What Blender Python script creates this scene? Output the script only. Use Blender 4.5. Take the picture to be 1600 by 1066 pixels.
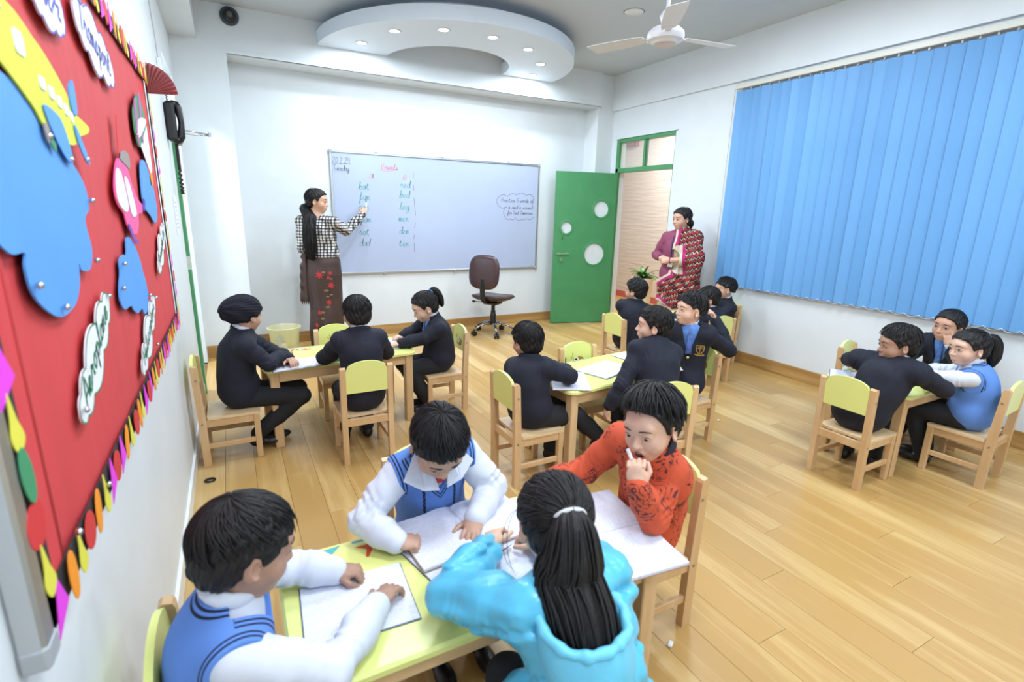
import bpy, math, random
import numpy as np
from mathutils import Matrix, Vector

for o in list(bpy.data.objects):
    bpy.data.objects.remove(o, do_unlink=True)
SC = bpy.context.scene
COL = SC.collection

# ------------------------------------------------------------------ camera
cam_d = bpy.data.cameras.new('camera')
cam = bpy.data.objects.new('camera', cam_d)
COL.objects.link(cam)
cam_d.sensor_fit = 'HORIZONTAL'
cam_d.sensor_width = 36.0
cam_d.lens = 36.0 * 807.2 / 1600.0
cam_d.clip_start = 0.02
cam_d.clip_end = 200
_r = (0.88173595, -0.47117014, 0.02324679)
_d = (-0.0955567, -0.22664506, -0.96927856)
_f = (0.46196388, 0.85242637, -0.24486456)
cam.matrix_world = Matrix(((_r[0], -_d[0], -_f[0], 0.0), (_r[1], -_d[1], -_f[1], 0.0),
                           (_r[2], -_d[2], -_f[2], 1.52), (0, 0, 0, 1)))
cam_d.dof.use_dof = True
cam_d.dof.focus_distance = 4.2
cam_d.dof.aperture_fstop = 3.2
SC.camera = cam

# ------------------------------------------------------------------ world, colour management
w = bpy.data.worlds.new('world')
SC.world = w
w.use_nodes = True
w.node_tree.nodes['Background'].inputs[0].default_value = (0.80, 0.90, 1.0, 1)
w.node_tree.nodes['Background'].inputs[1].default_value = 0.9
SC.view_settings.view_transform = 'Standard'
SC.view_settings.look = 'None'
SC.view_settings.gamma = 1.0
SC.view_settings.use_curve_mapping = False
SC.view_settings.exposure = 0.38

# power of the lamps (the fittings are built further down)
LAMP_FILL = 30.0      # ceiling panels added as fill light over the pupils, unseen
LAMP_SPOT = 9.5        # downlights in the curved false ceiling
LAMP_CORRIDOR = 45.0
LAMP_LOBBY = 60.0
COOL = (0.82, 0.915, 1.0)

# ------------------------------------------------------------------ helpers
def lin(c):
    out = []
    for v in c[:3]:
        v = v / 255.0
        out.append(v / 12.92 if v <= 0.04045 else ((v + 0.055) / 1.055) ** 2.4)
    return tuple(out) + (1.0,)

MATS = {}
def mat(name, rgb=(200, 200, 200), rough=0.5, metal=0.0, noise=0.0, nscale=20.0, bump=0.0, bscale=60.0,
        spec=0.5, coat=0.0, stretch=None, emit=0.0, alpha=None, trans=0.0):
    """plain principled material; optional procedural mottling (own colour variation) and fine relief"""
    if name in MATS:
        return MATS[name]
    m = bpy.data.materials.new(name)
    m.use_nodes = True
    nt = m.node_tree
    b = nt.nodes['Principled BSDF']
    c = lin(rgb)
    b.inputs['Base Color'].default_value = c
    b.inputs['Roughness'].default_value = rough
    b.inputs['Metallic'].default_value = metal
    b.inputs['Specular IOR Level'].default_value = spec
    b.inputs['Coat Weight'].default_value = coat
    if trans:
        b.inputs['Transmission Weight'].default_value = trans
    if alpha is not None:
        b.inputs['Alpha'].default_value = alpha
    if emit:
        b.inputs['Emission Color'].default_value = c
        b.inputs['Emission Strength'].default_value = emit
    if noise or bump:
        tc = nt.nodes.new('ShaderNodeTexCoord')
        mp = nt.nodes.new('ShaderNodeMapping')
        nt.links.new(tc.outputs['Object'], mp.inputs[0])
        if stretch:
            mp.inputs['Scale'].default_value = stretch
        if noise:
            n = nt.nodes.new('ShaderNodeTexNoise')
            n.inputs['Scale'].default_value = nscale
            n.inputs['Detail'].default_value = 4
            nt.links.new(mp.outputs[0], n.inputs['Vector'])
            r = nt.nodes.new('ShaderNodeValToRGB')
            r.color_ramp.elements[0].position = 0.3
            r.color_ramp.elements[1].position = 0.7
            r.color_ramp.elements[0].color = tuple(v * (1 - noise) for v in c[:3]) + (1,)
            r.color_ramp.elements[1].color = tuple(min(1, v * (1 + noise)) for v in c[:3]) + (1,)
            nt.links.new(n.outputs['Fac'], r.inputs[0])
            nt.links.new(r.outputs[0], b.inputs['Base Color'])
        if bump:
            n2 = nt.nodes.new('ShaderNodeTexNoise')
            n2.inputs['Scale'].default_value = bscale
            n2.inputs['Detail'].default_value = 3
            nt.links.new(mp.outputs[0], n2.inputs['Vector'])
            bp = nt.nodes.new('ShaderNodeBump')
            bp.inputs['Strength'].default_value = bump
            bp.inputs['Distance'].default_value = 0.01
            nt.links.new(n2.outputs['Fac'], bp.inputs['Height'])
            nt.links.new(bp.outputs[0], b.inputs['Normal'])
    MATS[name] = m
    return m

def ramp(nt, fac, stops, interp='LINEAR'):
    r = nt.nodes.new('ShaderNodeValToRGB')
    r.color_ramp.interpolation = interp
    el = r.color_ramp.elements
    while len(el) < len(stops):
        el.new(0.5)
    for e, (p, c) in zip(el, stops):
        e.position = p
        e.color = lin(c)
    nt.links.new(fac, r.inputs[0])
    return r.outputs[0]

def new_mat(name, rough=0.5):
    m = bpy.data.materials.new(name)
    m.use_nodes = True
    b = m.node_tree.nodes['Principled BSDF']
    b.inputs['Roughness'].default_value = rough
    MATS[name] = m
    return m, m.node_tree, b

def mathn(nt, op, a, b=None, clamp=False):
    n = nt.nodes.new('ShaderNodeMath')
    n.operation = op
    n.use_clamp = clamp
    for i, v in enumerate((a, b)):
        if v is None:
            continue
        if isinstance(v, (int, float)):
            n.inputs[i].default_value = v
        else:
            nt.links.new(v, n.inputs[i])
    return n.outputs[0]

class MB:
    """collects simple shapes into one mesh"""
    def __init__(s):
        s.v = []; s.f = []
    def add(s, vs, fs, M=None):
        o = len(s.v)
        if M is not None:
            vs = [tuple(M @ Vector(p)) for p in vs]
        s.v += [tuple(p) for p in vs]
        s.f += [tuple(i + o for i in f) for f in fs]
        return s
    def box(s, x0, x1, y0, y1, z0, z1, b=0.0, M=None):
        if b <= 0:
            vs = [(x, y, z) for x in (x0, x1) for y in (y0, y1) for z in (z0, z1)]
            fs = [(0, 1, 3, 2), (4, 6, 7, 5), (0, 4, 5, 1), (2, 3, 7, 6), (0, 2, 6, 4), (1, 5, 7, 3)]
            return s.add(vs, fs, M)
        # chamfered box: 24 vertices
        lo = (x0, y0, z0); hi = (x1, y1, z1)
        vs = []; idx = {}
        for cx in (0, 1):
            for cy in (0, 1):
                for cz in (0, 1):
                    c = (cx, cy, cz)
                    for ax in range(3):
                        p = []
                        for k in range(3):
                            full = hi[k] if c[k] else lo[k]
                            ins = full - b if c[k] else full + b
                            p.append(full if k == ax else ins)
                        idx[(c, ax)] = len(vs); vs.append(tuple(p))
        fs = []
        for ax in range(3):
            o1, o2 = [(1, 2), (2, 0), (0, 1)][ax]
            for sd in (0, 1):
                q = []
                for a, bb in ((0, 0), (1, 0), (1, 1), (0, 1)):
                    c = [0, 0, 0]; c[ax] = sd; c[o1] = a; c[o2] = bb
                    q.append(idx[(tuple(c), ax)])
                fs.append(tuple(q if sd else q[::-1]))
        for ax in range(3):       # edge chamfers parallel to ax
            o1, o2 = [(1, 2), (2, 0), (0, 1)][ax]
            for a in (0, 1):
                for bb in (0, 1):
                    c0 = [0, 0, 0]; c0[o1] = a; c0[o2] = bb
                    c1 = list(c0); c1[ax] = 1
                    c0 = tuple(c0); c1 = tuple(c1)
                    q = (idx[(c0, o1)], idx[(c1, o1)], idx[(c1, o2)], idx[(c0, o2)])
                    fs.append(q if (a == bb) == False else q[::-1])
        for c in [(x, y, z) for x in (0, 1) for y in (0, 1) for z in (0, 1)]:
            t = (idx[(c, 0)], idx[(c, 1)], idx[(c, 2)])
            fs.append(t if sum(c) % 2 else t[::-1])
        return s.add(vs, fs, M)
    def tube(s, pts, r, n=8, cap=True, M=None, flat=1.0, up=None):
        """tube along a polyline, r a number or a list"""
        pts = [Vector(p) for p in pts]
        m = len(pts)
        rr = r if isinstance(r, (list, tuple)) else [r] * m
        vs = []; fs = []
        prev = Vector(up) if up else None
        for i, p in enumerate(pts):
            t = (pts[min(i + 1, m - 1)] - pts[max(i - 1, 0)])
            if t.length < 1e-9:
                t = Vector((0, 0, 1))
            t.normalize()
            if prev is None:
                a = Vector((0, 0, 1)) if abs(t.z) < 0.9 else Vector((1, 0, 0))
            else:
                a = prev
            u = a - t * a.dot(t)
            if u.length < 1e-6:
                u = t.orthogonal()
            u.normalize()
            w_ = t.cross(u)
            prev = u
            for k in range(n):
                an = 2 * math.pi * k / n
                vs.append(tuple(p + u * (math.cos(an) * rr[i] * flat) + w_ * (math.sin(an) * rr[i])))
        for i in range(m - 1):
            for k in range(n):
                k2 = (k + 1) % n
                fs.append((i * n + k, i * n + k2, (i + 1) * n + k2, (i + 1) * n + k))
        if cap:
            fs.append(tuple(range(n))[::-1])
            fs.append(tuple((m - 1) * n + k for k in range(n)))
        return s.add(vs, fs, M)
    def cyl(s, p0, p1, r0, r1=None, n=16, M=None):
        return s.tube([p0, p1], [r0, r0 if r1 is None else r1], n, True, M)
    def lathe(s, prof, n=24, M=None, a0=0.0, a1=2 * math.pi):
        vs = []; fs = []
        full = abs(a1 - a0 - 2 * math.pi) < 1e-6
        nn = n if full else n + 1
        for (r, z) in prof:
            for k in range(nn):
                a = a0 + (a1 - a0) * k / n
                vs.append((r * math.cos(a), r * math.sin(a), z))
        for i in range(len(prof) - 1):
            for k in range(n):
                k2 = (k + 1) % nn
                fs.append((i * nn + k, i * nn + k2, (i + 1) * nn + k2, (i + 1) * nn + k))
        return s.add(vs, fs, M)
    def prism(s, poly, z0, z1, M=None):
        n = len(poly)
        vs = [(x, y, z0) for x, y in poly] + [(x, y, z1) for x, y in poly]
        fs = [tuple(range(n))[::-1], tuple(range(n, 2 * n))]
        for i in range(n):
            j = (i + 1) % n
            fs.append((i, j, n + j, n + i))
        return s.add(vs, fs, M)
    def ball(s, c, r, n=12, m=8, M=None):
        rx, ry, rz = r if isinstance(r, (tuple, list)) else (r, r, r)
        vs = [(c[0], c[1], c[2] - rz)]
        for i in range(1, m):
            ph = -math.pi / 2 + math.pi * i / m
            for k in range(n):
                a = 2 * math.pi * k / n
                vs.append((c[0] + rx * math.cos(ph) * math.cos(a), c[1] + ry * math.cos(ph) * math.sin(a), c[2] + rz * math.sin(ph)))
        vs.append((c[0], c[1], c[2] + rz))
        fs = []
        for k in range(n):
            fs.append((0, 1 + (k + 1) % n, 1 + k))
        for i in range(m - 2):
            for k in range(n):
                k2 = (k + 1) % n
                fs.append((1 + i * n + k, 1 + i * n + k2, 1 + (i + 1) * n + k2, 1 + (i + 1) * n + k))
        L = len(vs) - 1
        o = 1 + (m - 2) * n
        for k in range(n):
            fs.append((o + k, o + (k + 1) % n, L))
        return s.add(vs, fs, M)
    def build(s, name, m, parent=None, smooth=False, auto=None):
        me = bpy.data.meshes.new(name)
        me.from_pydata(s.v, [], s.f)
        me.update()
        if m is not None:
            me.materials.append(m)
        if smooth:
            me.polygons.foreach_set('use_smooth', [True] * len(me.polygons))
        o = bpy.data.objects.new(name, me)
        COL.objects.link(o)
        if parent is not None:
            o.parent = parent
        if auto:
            try:
                me.set_sharp_from_angle(angle=math.radians(auto))
            except Exception:
                pass
        return o

def tag(o, label=None, cat=None, group=None, kind=None):
    if label: o['label'] = label
    if cat: o['category'] = cat
    if group: o['group'] = group
    if kind: o['kind'] = kind
    return o

def thing(name, label, cat, loc=(0, 0, 0), rz=0.0, group=None):
    o = bpy.data.objects.new(name, None)
    o.empty_display_size = 0.1
    COL.objects.link(o)
    o.location = loc
    o.rotation_euler = (0, 0, rz)
    return tag(o, label, cat, group)

def struct(o):
    o['kind'] = 'structure'
    return o

def copy_tree(o, parent=None):
    c = o.copy()
    COL.objects.link(c)
    c.parent = parent
    for ch in list(o.children):
        copy_tree(ch, c)
    return c

def round_poly(x0, x1, y0, y1, r, n=5):
    p = []
    for cx, cy, a0 in ((x1 - r, y1 - r, 0), (x0 + r, y1 - r, 90), (x0 + r, y0 + r, 180), (x1 - r, y0 + r, 270)):
        for i in range(n + 1):
            a = math.radians(a0 + 90 * i / n)
            p.append((cx + r * math.cos(a), cy + r * math.sin(a)))
    return p

def arealight(name, loc, size, power, color=COOL, rot=(0, 0, 0), parent=None, shape='DISK', spread=None):
    l = bpy.data.lights.new(name, 'AREA')
    l.shape = shape
    if shape == 'RECTANGLE':
        l.size, l.size_y = size if isinstance(size, tuple) else (size, size)
    else:
        l.size = size
    l.energy = power
    l.color = color
    if spread: l.spread = spread
    o = bpy.data.objects.new(name, l)
    COL.objects.link(o)
    o.location = loc
    o.rotation_euler = rot
    if parent: o.parent = parent
    return o
# ------------------------------------------------------------------ room dimensions
XL, XR = -0.31, 4.69
YB, YP, YR = -1.6, 5.88, 6.22
ZC = 3.26
PI = math.pi

# ------------------------------------------------------------------ materials of the shell
M_WALL = mat('white_wall_paint', (220, 226, 230), 0.42, noise=0.025, nscale=3.0, bump=0.04, bscale=25)
M_CEIL = mat('ceiling_paint', (198, 205, 212), 0.6, noise=0.02, nscale=2)
M_WHITEGLOSS = mat('white_gloss_paint', (226, 230, 232), 0.3)
M_GREEN = mat('green_enamel', (72, 142, 92), 0.32, noise=0.05, nscale=5)
M_ALU = mat('aluminium', (190, 193, 196), 0.35, 0.85)
M_CHROME = mat('chrome', (205, 207, 210), 0.15, 1.0)
M_BLACKPL = mat('black_plastic', (22, 22, 25), 0.38)
M_GLASS, _nt, _b = new_mat('clear_glass', 0.03)
_b.inputs['Base Color'].default_value = (0.93, 0.97, 0.96, 1)
_b.inputs['Alpha'].default_value = 0.12
M_FROST = mat('frosted_pane', (214, 222, 226), 0.35, noise=0.04, nscale=8)

def wood_mat(name, c0, c1, c2, scale=(14, 1.1, 14), rough=0.35, rnd=0.35, ring=2.2):
    m, nt, b = new_mat(name, rough)
    geo = nt.nodes.new('ShaderNodeTexCoord')
    oi = nt.nodes.new('ShaderNodeObjectInfo')
    mp = nt.nodes.new('ShaderNodeMapping')
    mp.inputs['Scale'].default_value = scale
    add = nt.nodes.new('ShaderNodeVectorMath'); add.operation = 'ADD'
    mul = nt.nodes.new('ShaderNodeVectorMath'); mul.operation = 'SCALE'
    comb = nt.nodes.new('ShaderNodeCombineXYZ')
    nt.links.new(oi.outputs['Random'], comb.inputs[0])
    nt.links.new(oi.outputs['Random'], comb.inputs[1])
    nt.links.new(oi.outputs['Random'], comb.inputs[2])
    nt.links.new(comb.outputs[0], mul.inputs[0]); mul.inputs['Scale'].default_value = 37.0
    nt.links.new(geo.outputs['Object'], add.inputs[0]); nt.links.new(mul.outputs[0], add.inputs[1])
    nt.links.new(add.outputs[0], mp.inputs[0])
    n1 = nt.nodes.new('ShaderNodeTexNoise'); n1.inputs['Scale'].default_value = 1.0; n1.inputs['Detail'].default_value = 5
    n1.inputs['Distortion'].default_value = 0.6
    nt.links.new(mp.outputs[0], n1.inputs['Vector'])
    n2 = nt.nodes.new('ShaderNodeTexNoise'); n2.inputs['Scale'].default_value = 7.0; n2.inputs['Detail'].default_value = 2
    nt.links.new(mp.outputs[0], n2.inputs['Vector'])
    a = mathn(nt, 'MULTIPLY', n1.outputs['Fac'], ring * 0.5)
    c = mathn(nt, 'MULTIPLY', n2.outputs['Fac'], 0.25)
    r = mathn(nt, 'MULTIPLY', mathn(nt, 'SUBTRACT', oi.outputs['Random'], 0.5), rnd)
    f = mathn(nt, 'ADD', mathn(nt, 'ADD', a, c), r)
    f = mathn(nt, 'SUBTRACT', f, 0.17 + (ring - 1) * 0.25, True)
    nt.links.new(ramp(nt, f, [(0.15, c0), (0.5, c1), (0.9, c2)]), b.inputs['Base Color'])
    b.inputs['Coat Weight'].default_value = 0.0
    return m
M_FLOOR = wood_mat('oak_laminate', (180, 142, 84), (208, 178, 122), (220, 196, 146), (11, 0.9, 11), 0.3, 0.28, 1.9)
M_BASE = wood_mat('oak_skirting', (160, 120, 70), (194, 156, 98), (206, 172, 116), (0.9, 0.9, 14), 0.35, 0.1)
M_WOOD = wood_mat('beech_wood', (202, 164, 118), (220, 188, 146), (228, 200, 162), (16, 16, 2.0), 0.35, 0.3, 1.6)

# ------------------------------------------------------------------ floor of single planks
fl = struct(MB().box(XL - 0.1, XR + 0.1, YB, YR + 0.1, -0.12, -0.010).build('floor', mat('underlay', (120, 92, 56), 0.8)))
PW, PL = 0.15625, 1.22
plank_me = MB().box(-PW / 2 + 0.0006, PW / 2 - 0.0006, -0.5 + 0.0005, 0.5 - 0.0005, -0.010, 0.0, 0.0006).build('plank', M_FLOOR, fl)
first = plank_me
random.seed(4)
ncol = 32
for c in range(ncol):
    x = XL + PW * (c + 0.5)
    y = YB - ((c * 0.41) % 1.0) * PL
    while y < YR:
        y0 = max(y, YB); y1 = min(y + PL, YR)
        if y1 - y0 > 0.03:
            if first is not None:
                o = first; first = None
            else:
                o = plank_me.copy(); COL.objects.link(o); o.parent = fl
            o.location = (x, (y0 + y1) / 2, 0)
            o.scale = (1, y1 - y0, 1)
        y += PL

# ------------------------------------------------------------------ walls
m = MB()
m.box(XL - 0.15, XR + 0.3, YR, YR + 0.15, 0, ZC + 0.1)
m.box(XL, 0.13, YP, YR + 0.01, 0, ZC)                # left pier
m.box(4.43, XR, YP + 0.06, YR + 0.01, 0, ZC)         # right pier
m.box(0.13, 4.43, YP, YR + 0.01, 2.86, ZC)           # beam over the recess
m.box(0.13, 4.43, YP - 0.012, YP + 0.02, 2.86, 2.885)
struct(m.build('wall_front', M_WALL))
m = MB()
m.box(XL - 0.14, XL, YB, 4.80, 0, ZC)
m.box(XL - 0.14, XL, 4.80, 5.70, 2.58, ZC)
m.box(XL - 0.14, XL, 5.70, YR, 0, ZC)
m.box(XL, -0.10, YB, YP, 2.95, ZC)                   # beam along the left wall
struct(m.build('wall_left', M_WALL))
m = MB()
m.box(XR, XR + 0.12, 5.82, YR, 0, ZC)
m.box(XR, XR + 0.12, 4.77, 5.82, 2.47, ZC)
m.box(XR, XR + 0.12, 3.70, 4.77, 0, ZC)
m.box(XR, XR + 0.12, 0.60, 3.70, 0, 0.95)
m.box(XR, XR + 0.12, 0.60, 3.70, 2.70, ZC)
m.box(XR, XR + 0.12, YB, 0.60, 0, ZC)
m.box(XR - 0.035, XR + 0.01, YB, YP + 0.06, 2.83, ZC)   # shallow beam over window and door
m.box(XR - 0.02, XR + 0.01, 4.74, 5.86, 2.47, 2.485)
struct(m.build('wall_right', M_WALL))
struct(MB().box(XL - 0.15, XR + 0.15, YB - 0.15, YB, 0, ZC).build('wall_back', M_WALL))
struct(MB().box(XL - 0.15, XR + 0.2, YB - 0.15, YR + 0.15, ZC, ZC + 0.12).build('ceiling', M_CEIL))

m = MB()
m.box(0.13, 4.43, YR - 0.014, YR + 0.002, 0, 0.122, 0.002)
m.box(XL, 0.144, YP - 0.014, YP + 0.002, 0, 0.122, 0.002)
m.box(0.128, 0.144, YP, YR, 0, 0.122, 0.002)
struct(m.build('baseboard_front', M_BASE))
m = MB()
M_BASER = wood_mat('oak_skirting_side', (160, 120, 70), (194, 156, 98), (206, 172, 116), (14, 0.9, 14), 0.35, 0.1)
m.box(XR - 0.014, XR + 0.002, YB, 4.77, 0, 0.122, 0.002)
struct(m.build('baseboard_right', M_BASER))
m = MB()
m.box(XL - 0.002, XL + 0.012, YB, 4.78, 0, 0.09, 0.002)
struct(m.build('baseboard_left', M_WHITEGLOSS))

# ------------------------------------------------------------------ curved false ceiling with its second, smaller step
def half_ring(m, cx, cy, ro, ri, z0, z1, n=64, ky=1.0):
    vs = []; fs = []
    for k in range(n + 1):
        a = PI + PI * k / n
        for r in (ro, ri):
            for z in (z0, z1):
                vs.append((cx + r * math.cos(a), cy + r * ky * math.sin(a), z))
    for k in range(n):
        o = k * 4; p = o + 4
        fs += [(o, o + 1, p + 1, p), (o + 2, p + 2, p + 3, o + 3), (o, p, p + 2, o + 2), (o + 1, o + 3, p + 3, p + 1)]
    fs += [(0, 2, 3, 1), (n * 4, n * 4 + 1, n * 4 + 3, n * 4 + 2)]
    m.add(vs, fs)
m = MB()
CX, CY = 2.29, YP - 0.001
half_ring(m, CX, CY, 1.36, 0.67, 3.05, 3.17, ky=1.07)
half_ring(m, CX, CY, 1.14, 0.80, 3.165, ZC, ky=1.07)
o = struct(m.build('trim_1', mat('false_ceiling_paint', (218, 228, 238), 0.5), smooth=True, auto=40))
o['label'] = 'white half-ring false ceiling panel with downlights'
M_LAMP = mat('lit_lamp', (235, 244, 255), 0.4, emit=14.0)
M_LAMPOFF = mat('lamp_rim', (230, 232, 233), 0.3)
dl_names = ['leftmost downlight of the curved ceiling panel, nearest the front wall',
            'second downlight from the left in the curved ceiling panel',
            'third downlight from the left in the curved ceiling panel',
            'middle right downlight of the curved panel, fourth from the left',
            'fifth downlight from the left in the curved ceiling panel',
            'sixth downlight from the left, near the panel\'s right end',
            'last downlight at the right end of the curved panel, by the wall']
for i, (x, y) in enumerate(((1.29, 5.56), (1.47, 5.05), (1.83, 4.78), (2.29, 4.73), (2.74, 4.87), (3.11, 5.25), (3.27, 5.70))):
    t = thing('downlight', dl_names[i], 'ceiling light', (x, y, 3.05), 0, 'downlights in the curved ceiling panel')
    MB().lathe([(0.040, 0.004), (0.058, 0.004), (0.060, -0.004), (0.050, -0.007), (0.042, -0.004), (0.040, 0.004)], 28).build('rim', M_LAMPOFF, t, True)
    MB().lathe([(0.0001, -0.003), (0.041, -0.003)], 28).build('lamp', M_LAMP, t)
    arealight('downlight_lamp', (0, 0, -0.008), 0.08, LAMP_SPOT, (0.80, 0.91, 1.0), parent=t)

# ------------------------------------------------------------------ added fill light: unseen flush panels on the ceiling
for i, (x, y) in enumerate(((0.9, 3.2), (3.2, 3.0), (0.9, 1.0), (3.2, 0.9), (0.9, -0.9), (3.2, -0.9))):
    t = thing('added_fill_panel', 'added unseen square fill light over the ' + ('left table', 'middle table', 'nearest table', 'right table', 'back left corner', 'back right corner')[i], 'ceiling light', (x, y, ZC), 0, 'added square fill lights over the pupils')
    MB().box(-0.31, 0.31, -0.31, 0.31, -0.03, 0.0, 0.004).build('frame', M_LAMPOFF, t)
    MB().box(-0.29, 0.29, -0.29, 0.29, -0.034, -0.029).build('diffuser', mat('panel_diffuser', (240, 245, 250), 0.4, emit=2.5), t)
    arealight('fill_lamp', (0, 0, -0.04), (0.56, 0.56), LAMP_FILL, COOL, parent=t, shape='RECTANGLE')

# ------------------------------------------------------------------ door on the right, standing open
d1 = bpy.data.objects.new('door_1', None); COL.objects.link(d1); struct(d1)
d1['label'] = 'green door frame with glazed transom in the right wall'
m = MB()
m.box(XR - 0.012, XR + 0.028, 5.765, 5.82, 0, 2.47, 0.003)
m.box(XR + 0.03, XR + 0.1, 4.77, 4.81, 0, 2.47, 0.003)
m.box(XR - 0.004, XR + 0.085, 4.77, 5.82, 2.425, 2.47, 0.003)
m.box(XR - 0.012, XR + 0.085, 4.77, 5.82, 2.045, 2.10, 0.003)
m.box(XR + 0.01, XR + 0.07, 5.285, 5.32, 2.10, 2.43, 0.003)
m.build('frame', M_GREEN, d1)
for y0, y1 in ((4.81, 5.285), (5.32, 5.765)):
    MB().box(XR + 0.035, XR + 0.041, y0, y1, 2.10, 2.425).build('pane', M_GLASS, d1)
m = MB().box(XR + 0.028, XR + 0.12, 5.785, 5.82, 0, 2.46)
m.build('reveal', M_WHITEGLOSS, d1)

leaf = thing('door_leaf', 'open green door leaf with three round porthole windows', 'door', (4.672, 5.765, 0), math.atan2(0.215, -0.83))
from mathutils.geometry import tessellate_polygon
holes = ((0.205, 1.565, 0.112), (0.69, 1.315, 0.082), (0.272, 0.965, 0.150))
def circ(cx, cy, r, n=40): return [(cx + r * math.cos(2 * PI * k / n), cy + r * math.sin(2 * PI * k / n)) for k in range(n)]
LW, LH, LT = 0.86, 2.035, 0.036
loops = [[(0.0, 0.008), (LW, 0.008), (LW, LH), (0.0, LH)]] + [circ(*h) for h in holes]
tri = tessellate_polygon([[Vector((a, b_, 0)) for a, b_ in L] for L in loops])
flat = [p for L in loops for p in L]
m = MB()
nfl = len(flat)
vs = [(a, -LT / 2, z) for a, z in flat] + [(a, LT / 2, z) for a, z in flat]
fs = [tuple(t) for t in tri] + [tuple(i + nfl for i in t[::-1]) for t in tri]
o0 = 0
for L in loops:
    n = len(L)
    for i in range(n):
        j = (i + 1) % n
        fs.append((o0 + i, o0 + j, o0 + j + nfl, o0 + i + nfl))
    o0 += n
m.add(vs, fs)
m.build('panel', M_GREEN, leaf)
for i, (cx, cz, r) in enumerate(holes):
    Mx = Matrix.Translation((cx, 0, cz)) @ Matrix.Rotation(PI / 2, 4, 'X')
    rg = MB().lathe([(r - 0.006, -0.024), (r + 0.006, -0.026), (r + 0.022, -0.022), (r + 0.024, -0.016), (r + 0.024, 0.016), (r + 0.022, 0.022), (r + 0.006, 0.026), (r - 0.006, 0.024), (r - 0.008, 0.0), (r - 0.006, -0.024)], 44, Mx).build('porthole_frame', M_GREEN, leaf, True, 40)
    MB().lathe([(0.0001, 0.004), (r - 0.004, 0.004), (r - 0.004, -0.004), (0.0001, -0.004)], 44, Mx).build('porthole_pane', M_FROST, rg)
m = MB()
for s in (-1, 1):
    y = s * (LT / 2 + 0.012)
    m.tube([(0.745, y, 1.16), (0.745, y, 1.29)], 0.005)
    m.tube([(0.745, s * LT / 2, 1.165), (0.745, y, 1.165)], 0.006); m.tube([(0.745, s * LT / 2, 1.285), (0.745, y, 1.285)], 0.006)
m.build('pull_handle', mat('painted_steel', (120, 165, 120), 0.35, 0.4), leaf, True)
m = MB()
for s in (-1, 1):
    y = s * (LT / 2 + 0.010)
    m.tube([(0.64, y, 0.965), (0.83, y, 0.962)], 0.008)
    m.box(0.66, 0.69, min(y, 0), max(y, 0), 0.945, 0.985); m.box(0.77, 0.80, min(y, 0), max(y, 0), 0.945, 0.985)
    m.box(0.735, 0.775, min(y * 1.3, 0), max(y * 1.3, 0), 0.865, 0.915, 0.0)
    m.tube([(0.742, y, 0.915), (0.742, y, 0.95), (0.768, y, 0.95), (0.768, y, 0.915)], 0.0035)
m.build('bolt_latch', mat('painted_steel', (120, 165, 120), 0.35, 0.4), leaf, True, 40)

# ------------------------------------------------------------------ corridor beyond the door
cw = MB()
cw.box(6.40, 6.5, 2.5, 9.5, 0, 3.2)
m, nt, b = new_mat('ribbed_cream_wall', 0.6)
b.inputs['Base Color'].default_value = lin((236, 226, 218))
tc = nt.nodes.new('ShaderNodeTexCoord'); mp = nt.nodes.new('ShaderNodeMapping')
mp.inputs['Scale'].default_value = (1, 3.0, 26)
nt.links.new(tc.outputs['Object'], mp.inputs[0])
n = nt.nodes.new('ShaderNodeTexNoise'); n.inputs['Scale'].default_value = 1.0; n.inputs['Detail'].default_value = 2
nt.links.new(mp.outputs[0], n.inputs['Vector'])
bp = nt.nodes.new('ShaderNodeBump'); bp.inputs['Strength'].default_value = 0.5; bp.inputs['Distance'].default_value = 0.022
nt.links.new(n.outputs['Fac'], bp.inputs['Height']); nt.links.new(bp.outputs[0], b.inputs['Normal'])
struct(cw.build('wall_corridor', m))
struct(MB().box(6.385, 6.402, 2.5, 9.5, 0, 0.11).build('baseboard_corridor', mat('red_skirting', (206, 112, 106), 0.5)))
struct(MB().box(XR + 0.12, 6.4, 2.5, 9.5, -0.1, 0.0).build('floor_corridor', mat('ochre_floor', (226, 180, 104), 0.35, noise=0.05, nscale=4)))
mm = MB().box(XR + 0.12, 6.5, 2.4, 9.6, 3.2, 3.3)
struct(mm.build('ceiling_corridor', M_CEIL))
mm = MB(); mm.box(XR + 0.05, 6.5, 9.5, 9.6, 0, 3.2); mm.box(XR + 0.05, 6.5, 2.4, 2.5, 0, 3.2); mm.box(XR, XR + 0.12, YR, 9.5, 0, 3.2)
struct(mm.build('wall_corridor_end', M_WALL))
t = thing('corridor_light', 'ceiling light in the corridor beyond the door', 'ceiling light', (5.6, 5.9, 3.2))
MB().lathe([(0.0001, -0.06), (0.12, -0.055), (0.16, -0.03), (0.17, 0.0)], 32).build('diffuser', mat('panel_diffuser', (240, 245, 250), 0.4, emit=2.5), t, True)
arealight('corridor_lamp', (0, 0, -0.07), 0.3, LAMP_CORRIDOR, (1.0, 0.97, 0.94), parent=t)
t = thing('wall_sign', 'maroon box sign high on the corridor wall, seen through the transom', 'sign', (6.36, 7.60, 2.82))
MB().box(-0.04, 0.035, -0.25, 0.25, -0.17, 0.17, 0.006).build('box', mat('maroon_panel', (150, 84, 100), 0.5), t)
MB().box(-0.044, -0.038, -0.22, 0.22, -0.14, 0.14).build('face', mat('maroon_panel_face', (160, 92, 108), 0.45), t)

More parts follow.
